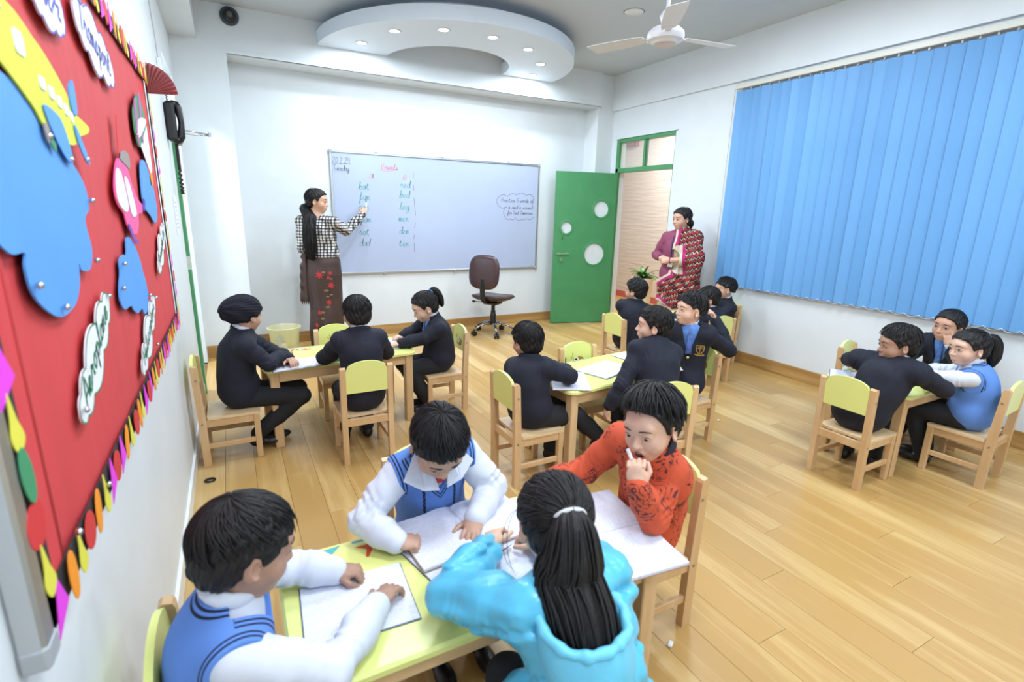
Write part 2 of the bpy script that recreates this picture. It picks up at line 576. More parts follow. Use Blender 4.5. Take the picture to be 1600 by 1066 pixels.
# ------------------------------------------------------------------ opening in the left wall with its green frame, lobby behind
d2 = bpy.data.objects.new('door_2', None); COL.objects.link(d2); struct(d2)
d2['label'] = 'opening in the left wall with chipped green frame'
m = MB()
m.box(XL - 0.02, XL + 0.022, 4.71, 4.80, 0, 2.06, 0.003)
m.box(XL - 0.14, XL - 0.02, 4.78, 4.815, 0, 2.06, 0.003)
m.box(XL - 0.02, XL + 0.012, 4.79, 4.80, 1.62, 1.95)
m.build('frame', M_GREEN, d2)
m = MB(); m.box(XL - 0.02, XL + 0.0235, 4.708, 4.803, 1.02, 1.12, 0.001)
m.build('bare_patch', mat('bare_filler', (190, 196, 184), 0.7, noise=0.1), d2)
m = MB()
m.box(-1.75, -1.65, 3.9, 6.6, 0, 3.2); m.box(-1.75, XL - 0.14, 3.8, 3.9, 0, 3.2); m.box(-1.75, XL - 0.14, 6.6, 6.7, 0, 3.2)
struct(m.build('wall_lobby', M_WALL))
struct(MB().box(-1.75, XL - 0.13, 3.8, 6.7, -0.1, 0.0).build('floor_lobby', mat('lobby_tile', (190, 188, 180), 0.4, noise=0.03)))
struct(MB().box(-1.75, XL - 0.13, 3.8, 6.7, 3.2, 3.3).build('ceiling_lobby', M_CEIL))
t = thing('lobby_light', 'ceiling light in the lobby behind the left opening', 'ceiling light', (-1.0, 5.2, 3.2))
MB().lathe([(0.0001, -0.06), (0.12, -0.055), (0.16, -0.03), (0.17, 0.0)], 32).build('diffuser', mat('panel_diffuser', (240, 245, 250), 0.4, emit=2.5), t, True)
arealight('lobby_lamp', (0, 0, -0.07), 0.3, LAMP_LOBBY, (0.9, 0.96, 1.0), parent=t)
t = thing('door_closer', 'steel door closer arm reaching out from the green frame', 'door closer', (XL + 0.018, 4.78, 2.03))
MB().tube([(0.0, 0.0, 0.01), (0.10, 0.02, 0.012), (0.235, 0.03, -0.004)], 0.006, 8).build('upper_arm', M_CHROME, t, True)
MB().tube([(0.0, 0.0, -0.04), (0.03, 0.0, -0.012), (0.12, 0.02, -0.012), (0.235, 0.03, -0.012)], 0.005, 8).build('lower_arm', M_CHROME, t, True)
MB().cyl((0.228, 0.03, -0.02), (0.228, 0.03, 0.012), 0.011).build('pivot', M_CHROME, t, True, 40)
MB().cyl((-0.002, 0.0, -0.075), (0.045, 0.0, -0.075), 0.026, None, 20).build('drum', M_ALU, t, True, 40)

# ------------------------------------------------------------------ window behind the blind
w1 = bpy.data.objects.new('window_1', None); COL.objects.link(w1); struct(w1)
w1['label'] = 'wide window behind the closed blue blind'
m = MB()
for y in (0.60, 1.36, 2.13, 2.90, 3.66):
    m.box(XR + 0.03, XR + 0.09, y, y + 0.04, 0.95, 2.70, 0.003)
m.box(XR + 0.03, XR + 0.09, 0.60, 3.70, 0.95, 1.0, 0.003); m.box(XR + 0.03, XR + 0.09, 0.60, 3.70, 2.65, 2.70, 0.003)
m.build('frame', mat('dark_window_frame', (60, 58, 56), 0.45), w1)
for y in (0.64, 1.40, 2.17, 2.94):
    MB().box(XR + 0.056, XR + 0.062, y, y + 0.72, 1.0, 2.65).build('pane', mat('dark_window_glass', (22, 26, 30), 0.08), w1)
# ------------------------------------------------------------------ vertical blind
m_sl, nt, b = new_mat('blue_blind_fabric', 0.55)
tc = nt.nodes.new('ShaderNodeTexCoord'); mp = nt.nodes.new('ShaderNodeMapping')
mp.inputs['Scale'].default_value = (180, 180, 60)
nt.links.new(tc.outputs['Object'], mp.inputs[0])
n = nt.nodes.new('ShaderNodeTexNoise'); n.inputs['Scale'].default_value = 1.0
nt.links.new(mp.outputs[0], n.inputs['Vector'])
oi = nt.nodes.new('ShaderNodeObjectInfo')
f = mathn(nt, 'ADD', mathn(nt, 'MULTIPLY', n.outputs['Fac'], 0.35), mathn(nt, 'MULTIPLY', oi.outputs['Random'], 0.6))
nt.links.new(ramp(nt, f, [(0.1, (94, 150, 204)), (0.9, (108, 164, 218))]), b.inputs['Base Color'])
BX = XR - 0.052
bl = thing('vertical_blind', 'wide sky blue vertical blind drawn closed over the window', 'blind', (BX, 2.2, 0.80))
m = MB(); m.box(-0.022, 0.03, -1.72, 1.74, 1.950, 1.992, 0.003); m.box(0.0, 0.052, -1.6, -1.58, 1.955, 1.985); m.box(0.0, 0.052, 1.6, 1.62, 1.955, 1.985)
m.build('headrail', mat('cream_rail', (212, 212, 202), 0.4), bl)
def slat_mesh():
    w_, n_ = 0.122, 8
    vs = []; fs = []
    for i in range(n_ + 1):
        u = -0.5 + i / n_
        x = 0.006 * (1 - 4 * u * u)
        for z in (0.0, 1.93):
            vs.append((x, u * w_, z)); vs.append((x - 0.0009, u * w_, z))
    for i in range(n_):
        o = i * 4; p = o + 4
        fs += [(o, p, p + 2, o + 2), (o + 1, o + 3, p + 3, p + 1), (o, o + 1, p + 1, p), (o + 2, p + 2, p + 3, o + 3)]
    fs += [(0, 2, 3, 1), (n_ * 4, n_ * 4 + 1, n_ * 4 + 3, n_ * 4 + 2)]
    return MB().add(vs, fs)
sl0 = slat_mesh().build('slat', m_sl, bl, True, 40)
random.seed(11)
ys = []
yy = 3.865
i = 0
while yy > 0.5:
    o = sl0 if i == 0 else sl0.copy()
    if i: COL.objects.link(o); o.parent = bl
    tilt = math.radians(9 + random.uniform(-4, 4))
    if i == 3: tilt = math.radians(34)
    o.location = (random.uniform(-0.002, 0.002), yy - 2.2, 0.0)
    o.rotation_euler = (random.uniform(-0.0006, 0.0006), 0, tilt)
    ys.append(yy)
    yy -= 0.1; i += 1
hk0 = MB().box(-0.004, 0.004, -0.006, 0.006, 1.928, 1.956).build('hanger', mat('clear_plastic_grey', (150, 154, 156), 0.3), bl)
for j, y in enumerate(ys):
    o = hk0 if j == 0 else hk0.copy()
    if j: COL.objects.link(o); o.parent = bl
    o.location = (0, y - 2.2, 0)
m = MB()
for a, b_ in zip(ys[:-1], ys[1:]):
    pts = []
    for k in range(9):
        u = k / 8
        pts.append((-0.016, a + (b_ - a) * u - 2.2, 0.012 - 0.022 * 4 * u * (1 - u)))
    m.tube(pts, 0.0016, 5)
m.build('bead_chain', mat('white_beads', (225, 232, 240), 0.3), bl, True)
m = MB(); m.tube([(-0.012, 1.745, 1.955), (-0.012, 1.75, 1.0), (-0.012, 1.752, 0.40)], 0.0018, 5); m.ball((-0.012, 1.752, 0.395), 0.008)
m.build('pull_cord', mat('grey_cord', (150, 150, 148), 0.6), bl, True)

# ------------------------------------------------------------------ ceiling fan
fan = thing('ceiling_fan', 'white three-bladed ceiling fan hanging near the right wall', 'fan', (2.73, 2.96, 2.69))
M_FAN = mat('white_fan_enamel', (226, 226, 232), 0.35)
MB().lathe([(0.0001, -0.055), (0.07, -0.053), (0.085, -0.045), (0.09, -0.038), (0.118, -0.03), (0.125, -0.005), (0.12, 0.02), (0.09, 0.045), (0.05, 0.06), (0.025, 0.065)], 36).build('motor', M_FAN, fan, True, 50)
MB().lathe([(0.0001, -0.058), (0.066, -0.056)], 36).build('cap', mat('fan_cap', (214, 202, 204), 0.4), fan)
MB().cyl((0, 0, 0.06), (0, 0, ZC - 2.69), 0.012).build('rod', M_FAN, fan, True, 40)
MB().lathe([(0.018, 0.075), (0.035, 0.08), (0.05, 0.12), (0.03, 0.15), (0.014, 0.155)], 24).build('lower_canopy', M_FAN, fan, True)
MB().lathe([(0.014, ZC - 2.69 - 0.1), (0.05, ZC - 2.69 - 0.06), (0.065, ZC - 2.69 - 0.002)], 24).build('upper_canopy', M_FAN, fan, True)
for a in (113, -7, 233):
    Mx = Matrix.Rotation(math.radians(a), 4, 'Z') @ Matrix.Rotation(math.radians(9), 4, 'X')
    vs = []; fs = []
    prof = [(0.15, 0.045), (0.22, 0.058), (0.40, 0.066), (0.545, 0.066), (0.58, 0.060)]
    for j, (r, hw) in enumerate(prof):
        sk = 0.02 if j == len(prof) - 1 else 0
        for z in (-0.002, 0.002):
            vs += [(r - sk, -hw, z), (r, hw, z)]
    for j in range(len(prof) - 1):
        o = j * 4; p = o + 4
        fs += [(o, p, p + 1, o + 1), (o + 2, o + 3, p + 3, p + 2), (o, o + 2, p + 2, p), (o + 1, p + 1, p + 3, o + 3)]
    fs += [(0, 1, 3, 2), (16, 18, 19, 17)]
    bl_ = MB().add(vs, fs, Mx).build('blade', M_FAN, fan)
    MB().box(0.09, 0.19, -0.02, 0.02, -0.006, 0.0, 0.002, Mx).build('blade_bracket', M_FAN, bl_)

t = thing('ceiling_disc', 'round white unlit fitting on the ceiling beside the fan', 'ceiling light', (3.36, 4.07, ZC))
MB().lathe([(0.0001, -0.014), (0.075, -0.012), (0.085, -0.004), (0.085, 0.0)], 32).build('cover', M_LAMPOFF, t, True, 50)
MB().lathe([(0.085, -0.001), (0.092, -0.001), (0.092, 0.0)], 32).build('gap_ring', mat('dark_gap', (70, 70, 66), 0.7), t)

t = thing('dome_camera', 'small black dome camera high on the front wall', 'camera', (0.185, YP, 3.17))
Mx = Matrix.Rotation(PI / 2, 4, 'X')
MB().lathe([(0.078, 0.0), (0.078, 0.02), (0.070, 0.028), (0.060, 0.03)], 28, Mx).build('base', mat('grey_blue_plastic', (62, 74, 86), 0.4), t, True, 40)
MB().lathe([(0.062, 0.026), (0.058, 0.048), (0.045, 0.062), (0.028, 0.070), (0.0001, 0.074)], 28, Mx).build('dome', mat('black_dome', (26, 26, 30), 0.12), t, True)
MB().lathe([(0.022, 0.070), (0.024, 0.0745), (0.012, 0.077), (0.0001, 0.077)], 20, Mx).build('lens', mat('lens_grey', (90, 88, 84), 0.2), t, True)

# ------------------------------------------------------------------ hand lettering: a small stroke alphabet
GL = {
 'a': [[(.85,.8),(.5,1),(.12,.65),(.15,.15),(.5,.02),(.82,.4),(.88,.95),(.86,.25),(1.1,.05)]],
 'b': [[(0,.1),(.3,.9),(.42,1.9),(.22,1.95),(.18,1.0),(.2,.1),(.6,.02),(.85,.45),(.7,.85),(.45,.75),(1.0,.85)]],
 'c': [[(.85,.8),(.5,1),(.15,.6),(.25,.1),(.6,0),(1.0,.25)]],
 'd': [[(.8,.85),(.45,1),(.1,.6),(.2,.1),(.5,.05),(.8,.5),(.95,2.0),(.85,.3),(1.1,.05)]],
 'e': [[(.0,.3),(.5,.5),(.75,.8),(.45,1),(.15,.6),(.25,.1),(.6,0),(1.0,.3)]],
 'f': [[(0,.2),(.45,.9),(.65,1.8),(.45,1.95),(.4,1.0),(.35,-.8),(.15,-.9),(.3,-.2),(.55,.1),(.95,.3)]],
 'g': [[(.8,.8),(.5,1),(.15,.6),(.3,.1),(.6,.15),(.82,.9),(.75,-.6),(.45,-.95),(.2,-.7),(.6,-.1),(1.05,.2)]],
 'h': [[(0,.1),(.35,1.2),(.4,1.95),(.2,1.8),(.18,0),(.3,.7),(.6,1),(.75,.7),(.75,.15),(1.05,.05)]],
 'i': [[(0,.1),(.35,.95),(.35,.2),(.65,.05)],[(.38,1.4),(.42,1.45)]],
 'k': [[(0,.1),(.3,1.2),(.35,1.9),(.18,1.7),(.15,0),(.3,.6),(.65,.95),(.35,.5),(.8,.05),(1.05,.1)]],
 'l': [[(0,.1),(.4,1.1),(.5,1.9),(.3,1.9),(.25,.6),(.4,.02),(.8,.2)]],
 'm': [[(0,.6),(.15,.95),(.18,0),(.3,.8),(.5,.95),(.55,0),(.65,.8),(.88,.95),(.93,.15),(1.15,.05)]],
 'n': [[(0,.6),(.2,.95),(.22,0),(.4,.8),(.65,.95),(.75,.15),(1.05,.05)]],
 'o': [[(.75,.85),(.45,1),(.12,.55),(.35,.02),(.75,.3),(.75,.85),(1.05,.85)]],
 'p': [[(.1,.8),(.25,.95),(.2,-.9),(.25,.6),(.55,1),(.85,.6),(.6,.05),(.25,.2)]],
 'r': [[(0,.3),(.3,1.0),(.35,1.1),(.45,.85),(.75,.85),(.65,.2),(.95,.05)]],
 's': [[(0,.2),(.5,1.0),(.6,.4),(.4,0),(.15,.15)],[(.4,.0),(.9,.2)]],
 't': [[(.05,.3),(.4,1.7),(.35,.3),(.55,0),(.95,.2)],[(.1,1.15),(.75,1.25)]],
 'u': [[(.05,.9),(.1,.2),(.4,0),(.75,.4),(.8,.95),(.8,.2),(1.05,.05)]],
 'v': [[(.05,.8),(.2,.95),(.4,0),(.8,.9),(1.0,.85)]],
 'w': [[(.05,.9),(.15,.1),(.4,.1),(.5,.85),(.6,.1),(.9,.2),(1.0,.95),(1.15,.85)]],
 'y': [[(.05,.9),(.15,.2),(.45,.1),(.8,.9),(.75,-.6),(.45,-.95),(.25,-.6),(.7,0),(1.05,.2)]],
 'T': [[(0,1.9),(1.0,2.0)],[(.5,1.95),(.45,0)]],
 'V': [[(0,1.9),(.4,0),(.9,2.0)]],
 'P': [[(.15,0),(.2,1.9),(.7,1.9),(.85,1.4),(.6,1.0),(.2,.95)]],
 'A': [[(0,0),(.5,2.0),(1.0,0)],[(.2,.7),(.85,.7)]],
 'H': [[(.1,2.0),(.1,0)],[(.95,2.0),(.95,0)],[(.1,1.0),(.95,1.0)]],
 '0': [[(.5,1.8),(.1,1.2),(.2,.2),(.55,0),(.85,.6),(.8,1.4),(.5,1.8)]],
 '2': [[(.1,1.4),(.4,1.85),(.75,1.5),(.1,.05),(.9,.05)]],
 '4': [[(.2,1.8),(.1,.9),(.85,.9)],[(.75,1.7),(.75,0)]],
 '5': [[(.8,1.8),(.25,1.8),(.2,1.1),(.6,1.1),(.8,.6),(.5,.05),(.1,.2)]],
 '.': [[(.3,.0),(.36,.05)]], "'": [[(.3,1.9),(.25,1.5)]], ' ': [],
}
def smooth_pts(p, n=5):
    if len(p) < 3: return p
    out = []
    q = [p[0]] + list(p) + [p[-1]]
    for i in range(1, len(q) - 2):
        a, b_, c, d = q[i - 1], q[i], q[i + 1], q[i + 2]
        for k in range(n):
            t_ = k / n
            out.append(tuple(0.5 * (2 * b_[j] + (c[j] - a[j]) * t_ + (2 * a[j] - 5 * b_[j] + 4 * c[j] - d[j]) * t_ ** 2 + (3 * b_[j] - a[j] - 3 * c[j] + d[j]) * t_ ** 3) for j in (0, 1)))
    out.append(p[-1])
    return out
def strokes(text, x, z, h, width=None, slant=0.15):
    """polylines of a word; h = x-height, baseline start (x, z)"""
    res = []; cx = 0.0
    adv = 1.05
    for ch in text:
        for s in GL.get(ch, []):
            res.append([(cx + a + b_ * slant, b_) for a, b_ in smooth_pts(s)])
        cx += {'.': .6, ' ': .8, 'm': 1.15, 'w': 1.15, 'i': .65, 'l': .75, "'": .5}.get(ch, adv)
    sx = (width / cx) if width else h * 0.8
    return [[(x + a * sx, z + b_ * h) for a, b_ in s] for s in res]
def ribbon(m, pts, wd, to3, nrm_off=0.0):
    """flat ribbon along a 2-d polyline, mapped to 3-d by to3(u, v, off)"""
    n = len(pts)
    vs = []
    for i, p in enumerate(pts):
        a = pts[max(i - 1, 0)]; c = pts[min(i + 1, n - 1)]
        dx, dy = c[0] - a[0], c[1] - a[1]
        L = math.hypot(dx, dy) or 1
        nx, ny = -dy / L * wd / 2, dx / L * wd / 2
        vs.append(to3(p[0] + nx, p[1] + ny, nrm_off)); vs.append(to3(p[0] - nx, p[1] - ny, nrm_off))
    m.add(vs, [(2 * i, 2 * i + 1, 2 * i + 3, 2 * i + 2) for i in range(n - 1)])

# ------------------------------------------------------------------ whiteboard
WX0, WX1, WZ0, WZ1 = 1.05, 3.70, 0.765, 2.105
wb = thing('whiteboard', 'large white marker board with handwritten words on the front wall', 'whiteboard', (0, YR, 0))
M_WB = mat('whiteboard_enamel', (174, 186, 212), 0.16, noise=0.012, nscale=4)
MB().box(WX0, WX1, -0.018, -0.004, WZ0, WZ1).build('surface', M_WB, wb)
for nm, bx in (('frame_top', (WX0 - 0.012, WX1 + 0.012, WZ1 - 0.012, WZ1 + 0.014)), ('frame_bottom', (WX0 - 0.012, WX1 + 0.012, WZ0 - 0.014, WZ0 + 0.012)),
               ('frame_side', (WX0 - 0.014, WX0 + 0.012, WZ0 - 0.014, WZ1 + 0.014)), ('frame_side', (WX1 - 0.012, WX1 + 0.014, WZ0 - 0.014, WZ1 + 0.014))):
    MB().box(bx[0], bx[1], -0.028, 0.0, bx[2], bx[3], 0.004).build(nm, M_ALU, wb)
for x, z in ((WX0, WZ1), (WX1, WZ1), (WX0, WZ0), (WX1, WZ0)):
    MB().box(x - 0.022, x + 0.022, -0.032, 0.0, z - 0.022, z + 0.022, 0.008).build('corner_cap', mat('grey_cap', (160, 164, 168), 0.4), wb)
for x, z in ((1.55, WZ1 + 0.016), (2.35, WZ1 + 0.016), (3.25, WZ1 + 0.016), (1.6, WZ0 - 0.016), (2.5, WZ0 - 0.016)):
    MB().box(x - 0.015, x + 0.015, -0.03, 0.0, z - 0.009, z + 0.009, 0.003).build('clip', mat('grey_cap', (160, 164, 168), 0.4), wb)
def wbmap(u, v, off): return (u, -0.0188 - off, v)
INK = {'grey': mat('grey_ink', (128, 132, 146), 0.6), 'teal': mat('teal_ink', (98, 166, 172), 0.6), 'red': mat('red_ink', (206, 130, 146), 0.6), 'black': mat('black_ink', (110, 114, 130), 0.6)}
def write(text, x, z, h, ink, width=None, wd=0.0065):
    m = MB()
    for s in strokes(text, x, z, h, width): ribbon(m, s, wd, wbmap)
    m.build('handwriting', INK[ink], wb)
write('20.2.24', 1.066, 1.985, 0.034, 'grey', 0.19)
write('Tuesday', 1.07, 1.905, 0.03, 'grey', 0.175)
write('Vowels', 1.60, 1.945, 0.032, 'red', 0.2)
write('a', 1.46, 1.838, 0.05, 'red', 0.05); write('e', 1.85, 1.842, 0.05, 'red', 0.055)
for wd_, x, z in (('bat', 1.335, 1.712), ('fan', 1.335, 1.60), ('can', 1.32, 1.487), ('pan', 1.34, 1.350), ('rat', 1.315, 1.205), ('dad', 1.315, 1.080),
                  ('red', 1.815, 1.75), ('bed', 1.805, 1.635), ('leg', 1.80, 1.50), ('men', 1.785, 1.362), ('den', 1.787, 1.217), ('ten', 1.782, 1.07)):
    write(wd_, x, z, 0.042, 'teal', 0.125, 0.0065)
m = MB()
for a, c in (((1.982, 1.934), (1.981, 1.867)), ((1.979, 1.793), (1.984, 1.719)), ((1.982, 1.645), (1.997, 1.438)), ((1.995, 1.349), (1.98, 1.285)), ((1.978, 1.208), (1.970, 1.157)), ((1.976, 1.111), (1.973, 1.001))):
    ribbon(m, [a, c], 0.006, wbmap)
ribbon(m, [(1.063, 1.972), (1.262, 1.984)], 0.004, wbmap); ribbon(m, [(1.075, 1.885), (1.235, 1.897)], 0.003, wbmap)
m.build('ruled_line', INK['grey'], wb)
m = MB(); ribbon(m, smooth_pts([(1.575, 1.94), (1.66, 1.925), (1.75, 1.94), (1.80, 1.955)]), 0.005, wbmap); m.build('underline', INK['red'], wb)
def scallop(pts, bulge):
    out = []
    for a, c in zip(pts[:-1], pts[1:]):
        dx, dy = c[0] - a[0], c[1] - a[1]
        for k in range(6):
            t_ = k / 6
            s = bulge * 4 * t_ * (1 - t_)
            out.append((a[0] + dx * t_ - dy * s, a[1] + dy * t_ + dx * s))
    out.append(pts[-1])
    return out
m = MB()
ribbon(m, scallop([(3.234, 1.568), (3.105, 1.585), (3.105, 1.675), (3.246, 1.694), (3.375, 1.716), (3.523, 1.716), (3.638, 1.694)], -0.0 + 0.22), 0.005, wbmap)
ribbon(m, scallop([(3.234, 1.568), (3.214, 1.429), (3.283, 1.412), (3.366, 1.429), (3.474, 1.412), (3.533, 1.423), (3.648, 1.445)], -0.25), 0.005, wbmap)
m.build('cloud_outline', INK['black'], wb)
write('Practice 5 words of', 3.15, 1.625, 0.026, 'black', 0.49, 0.0055)
write('a and e sound', 3.255, 1.538, 0.026, 'black', 0.37, 0.0055)
write('for Test Tomorrow', 3.245, 1.470, 0.024, 'black', 0.38, 0.0055)

# ------------------------------------------------------------------ red bulletin board on the left wall
BY0, BY1, BZ0, BZ1 = 0.855, 3.17, 0.915, 2.115
bb = thing('bulletin_board', 'large red bulletin board on air transport with paper cutouts and coloured border', 'bulletin board', (XL, 0, 0))
def paper(name, rgb, rough=0.65):
    return mat(name, rgb, rough, noise=0.03, nscale=6)
M_RED = mat('red_cloth', (204, 62, 66), 0.7, noise=0.06, nscale=2.5, bump=0.25, bscale=3.0, stretch=(1, 4, 0.6))
MB().box(0.0, 0.016, BY0, BY1, BZ0, BZ1).build('backing', mat('brown_softboard', (92, 72, 58), 0.8), bb)
m = MB()
def cloth(m, y0, y1, x):
    n = 24; vs = []; fs = []
    for i in range(n + 1):
        y = y0 + (y1 - y0) * i / n
        for j in range(9):
            z = BZ0 + 0.01 + (BZ1 - BZ0 - 0.02) * j / 8
            vs.append((x + 0.0025 * math.sin(y * 23 + 0.6 * math.sin(z * 4)) * math.sin(y * 7), y, z))
    for i in range(n):
        for j in range(8):
            o = i * 9 + j
            fs.append((o, o + 9, o + 10, o + 1))
    m.add(vs, fs)
cloth(m, 0.96, BY1 - 0.01, 0.021)
m.build('red_sheet', M_RED, bb, True)
m = MB(); cloth(m, BY0 + 0.01, 0.965, 0.026); m.box(0.018, 0.028, 0.958, 0.966, BZ0 + 0.01, BZ1 - 0.01)
m.build('red_sheet', M_RED, bb, True)
MB().box(0.0, 0.034, BY0 - 0.045, BY0 - 0.004, BZ0 - 0.01, BZ1 + 0.02, 0.005).build('frame_side', M_ALU, bb)
MB().box(0.0, 0.036, BY0 - 0.048, BY0 + 0.002, BZ0 - 0.03, BZ0 + 0.01, 0.006).build('corner_cap', mat('grey_cap', (160, 164, 168), 0.4), bb)
def cut(name, pts, mt, x=0.03, th=0.0035, parent=None, sm=True):
    if sm:
        q = []
        n = len(pts)
        for i in range(n):
            a, b_, c, d = pts[i - 1], pts[i], pts[(i + 1) % n], pts[(i + 2) % n]
            for k in range(4):
                t_ = k / 4
                q.append(tuple(0.5 * (2 * b_[j] + (c[j] - a[j]) * t_ + (2 * a[j] - 5 * b_[j] + 4 * c[j] - d[j]) * t_ ** 2 + (3 * b_[j] - a[j] - 3 * c[j] + d[j]) * t_ ** 3) for j in (0, 1)))
        pts = q
    n = len(pts)
    tr = tessellate_polygon([[Vector((a, b_, 0)) for a, b_ in pts]])
    vs = [(x, a, b_) for a, b_ in pts] + [(x + th, a, b_) for a, b_ in pts]
    fs = [tuple(t_) for t_ in tr] + [tuple(i + n for i in t_[::-1]) for t_ in tr]
    fs += [(i, (i + 1) % n, (i + 1) % n + n, i + n) for i in range(n)]
    return MB().add(vs, fs).build(name, mt, parent or bb)
def bumpy(cy, cz, wy, wz, n=11, tilt=0.0, amp=0.12, seed=0, spiky=False):
    rnd = random.Random(seed)
    p = []
    for k in range(n):
        a = 2 * PI * k / n
        for dk, s in ((0.0, 1.0), (0.5, 1 - 2 * amp)) if not spiky else ((0.0, 1.0), (0.5, 0.84)):
            aa = a + dk * 2 * PI / n
            r = s * (1 + rnd.uniform(-0.04, 0.04))
            u, v = math.copysign(abs(math.cos(aa)) ** 0.8, math.cos(aa)) * wy * r, math.copysign(abs(math.sin(aa)) ** 0.8, math.sin(aa)) * wz * r
            p.append((cy + u * math.cos(tilt) - v * math.sin(tilt), cz + u * math.sin(tilt) + v * math.cos(tilt)))
    return p
M_BLUEP = paper('blue_paper', (84, 152, 226)); M_YELP = paper('yellow_paper', (214, 222, 62)); M_WHP = paper('white_paper', (228, 230, 236))
M_PINKP = paper('pink_paper', (244, 92, 158)); M_GREYP = paper('grey_paper', (150, 140, 136)); M_GRNP = paper('green_paper', (60, 140, 96)); M_PURP = paper('purple_paper', (166, 96, 150))
M_ORGP = paper('orange_paper', (240, 146, 34)); M_MAGP = paper('magenta_paper', (226, 62, 214)); M_REDP = paper('red_paper', (204, 50, 52)); M_LEMP = paper('lemon_paper', (222, 214, 74)); M_BLKP = paper('black_paper', (48, 44, 46))
cut('big_cloud', [(0.70 + 0.28, 1.70), (1.119, 1.70), (1.195, 1.69), (1.292, 1.659), (1.406, 1.607), (1.505, 1.56), (1.524, 1.505), (1.462, 1.478), (1.479, 1.414), (1.431, 1.375), (1.358, 1.38), (1.345, 1.395), (1.321, 1.355), (1.266, 1.325), (1.173, 1.318), (1.101, 1.339), (1.044, 1.377), (1.033, 1.418), (1.043, 1.441), (0.978, 1.446), (0.91, 1.50), (0.90, 1.60)], M_BLUEP, 0.031)
pl = cut('paper_aeroplane', [(1.03, 1.78), (1.10, 1.81), (1.179, 1.815), (1.238, 1.806), (1.277, 1.796), (1.329, 1.785), (1.382, 1.768), (1.432, 1.749), (1.473, 1.727), (1.49, 1.702), (1.528, 1.699), (1.63, 1.688), (1.61, 1.672), (1.515, 1.654), (1.483, 1.637), (1.407, 1.631), (1.37, 1.658), (1.34, 1.673), (1.261, 1.645), (1.221, 1.667), (1.161, 1.69), (1.10, 1.71), (1.03, 1.735)], M_YELP, 0.036)
for (y, z), w_ in zip(((1.286, 1.721), (1.339, 1.714), (1.389, 1.706), (1.433, 1.698), (1.47, 1.689)), (0.018, 0.017, 0.016, 0.014, 0.011)):
    cut('paper_window', round_poly(y - w_, y + w_, z - 0.011, z + 0.011, 0.006, 3), M_WHP, 0.0395, 0.002, pl, False)
cut('paper_window', round_poly(1.165, 1.213, 1.745, 1.782, 0.01, 3), M_WHP, 0.0395, 0.002, pl, False)
for q in ([(1.264, 1.683), (1.351, 1.675), (1.385, 1.648), (1.406, 1.606), (1.39, 1.591), (1.344, 1.604), (1.296, 1.635), (1.27, 1.659)], [(1.479, 1.752), (1.526, 1.768), (1.518, 1.704), (1.479, 1.701), (1.472, 1.733)], [(1.471, 1.673), (1.50, 1.661), (1.562, 1.604), (1.527, 1.605), (1.483, 1.637)]):
    cut('paper_wing', q, M_BLUEP, 0.0405, 0.0025, pl)
cut('paper_engine', [(1.24, 1.648), (1.268, 1.648), (1.272, 1.625), (1.25, 1.62)], M_GREYP, 0.0405, 0.002, pl)
cut('paper_engine', [(1.262, 1.632), (1.295, 1.622), (1.292, 1.606), (1.272, 1.612)], M_GRNP, 0.0405, 0.002, pl)
he = cut('paper_helicopter', [(1.94, 1.625), (2.017, 1.647), (2.124, 1.637), (2.197, 1.577), (2.277, 1.529), (2.374, 1.506), (2.333, 1.48), (2.244, 1.478), (2.204, 1.44), (2.143, 1.416), (2.048, 1.424), (1.977, 1.448), (1.952, 1.483), (1.871, 1.512), (1.861, 1.558)], M_PINKP, 0.034)
cut('paper_window', [(1.915, 1.605), (1.993, 1.604), (2.037, 1.527), (2.019, 1.492), (1.947, 1.493), (1.87, 1.526)], M_WHP, 0.0378, 0.002, he)
cut('paper_window', [(2.05, 1.59), (2.117, 1.58), (2.18, 1.507), (2.175, 1.477), (2.096, 1.473), (2.064, 1.507)], M_WHP, 0.0378, 0.002, he)
cut('paper_rotor', [(1.995, 1.652), (2.115, 1.676), (2.201, 1.668), (2.186, 1.625), (2.119, 1.631)], M_GREYP, 0.0378, 0.002, he)
cut('paper_rotor', [(2.00, 1.66), (2.03, 1.66), (2.10, 1.755), (2.06, 1.77)], M_REDP, 0.0378, 0.002, he)
cut('paper_rotor', [(2.40, 1.53), (2.44, 1.52), (2.39, 1.485), (2.36, 1.495)], mat('indigo_paper', (70, 60, 170), 0.6), 0.0378, 0.002, he)
cut('paper_skid', [(1.98, 1.445), (2.01, 1.45), (2.08, 1.405), (2.14, 1.395), (2.12, 1.385), (2.05, 1.395)], mat('violet_paper', (120, 70, 170), 0.6), 0.0378, 0.002, he)
cut('small_cloud', [(1.949, 1.413), (2.055, 1.395), (2.145, 1.328), (2.168, 1.287), (2.198, 1.252), (2.21, 1.197), (2.139, 1.156), (2.07, 1.156), (2.033, 1.181), (1.952, 1.181), (1.882, 1.202), (1.85, 1.222), (1.746, 1.229), (1.703, 1.26), (1.723, 1.297), (1.764, 1.327), (1.781, 1.361), (1.848, 1.371), (1.906, 1.366)], M_BLUEP, 0.031)
cut('small_cloud', [(2.523, 1.668), (2.652, 1.679), (2.717, 1.647), (2.803, 1.603), (2.847, 1.541), (2.834, 1.468), (2.716, 1.432), (2.589, 1.466), (2.439, 1.506), (2.445, 1.585)], M_BLUEP, 0.031)
pc = cut('paper_parachute', [(2.509, 1.857), (2.662, 1.929), (2.773, 1.928), (2.844, 1.879), (2.853, 1.84), (2.562, 1.726), (2.479, 1.748), (2.472, 1.80)], M_GRNP, 0.033)
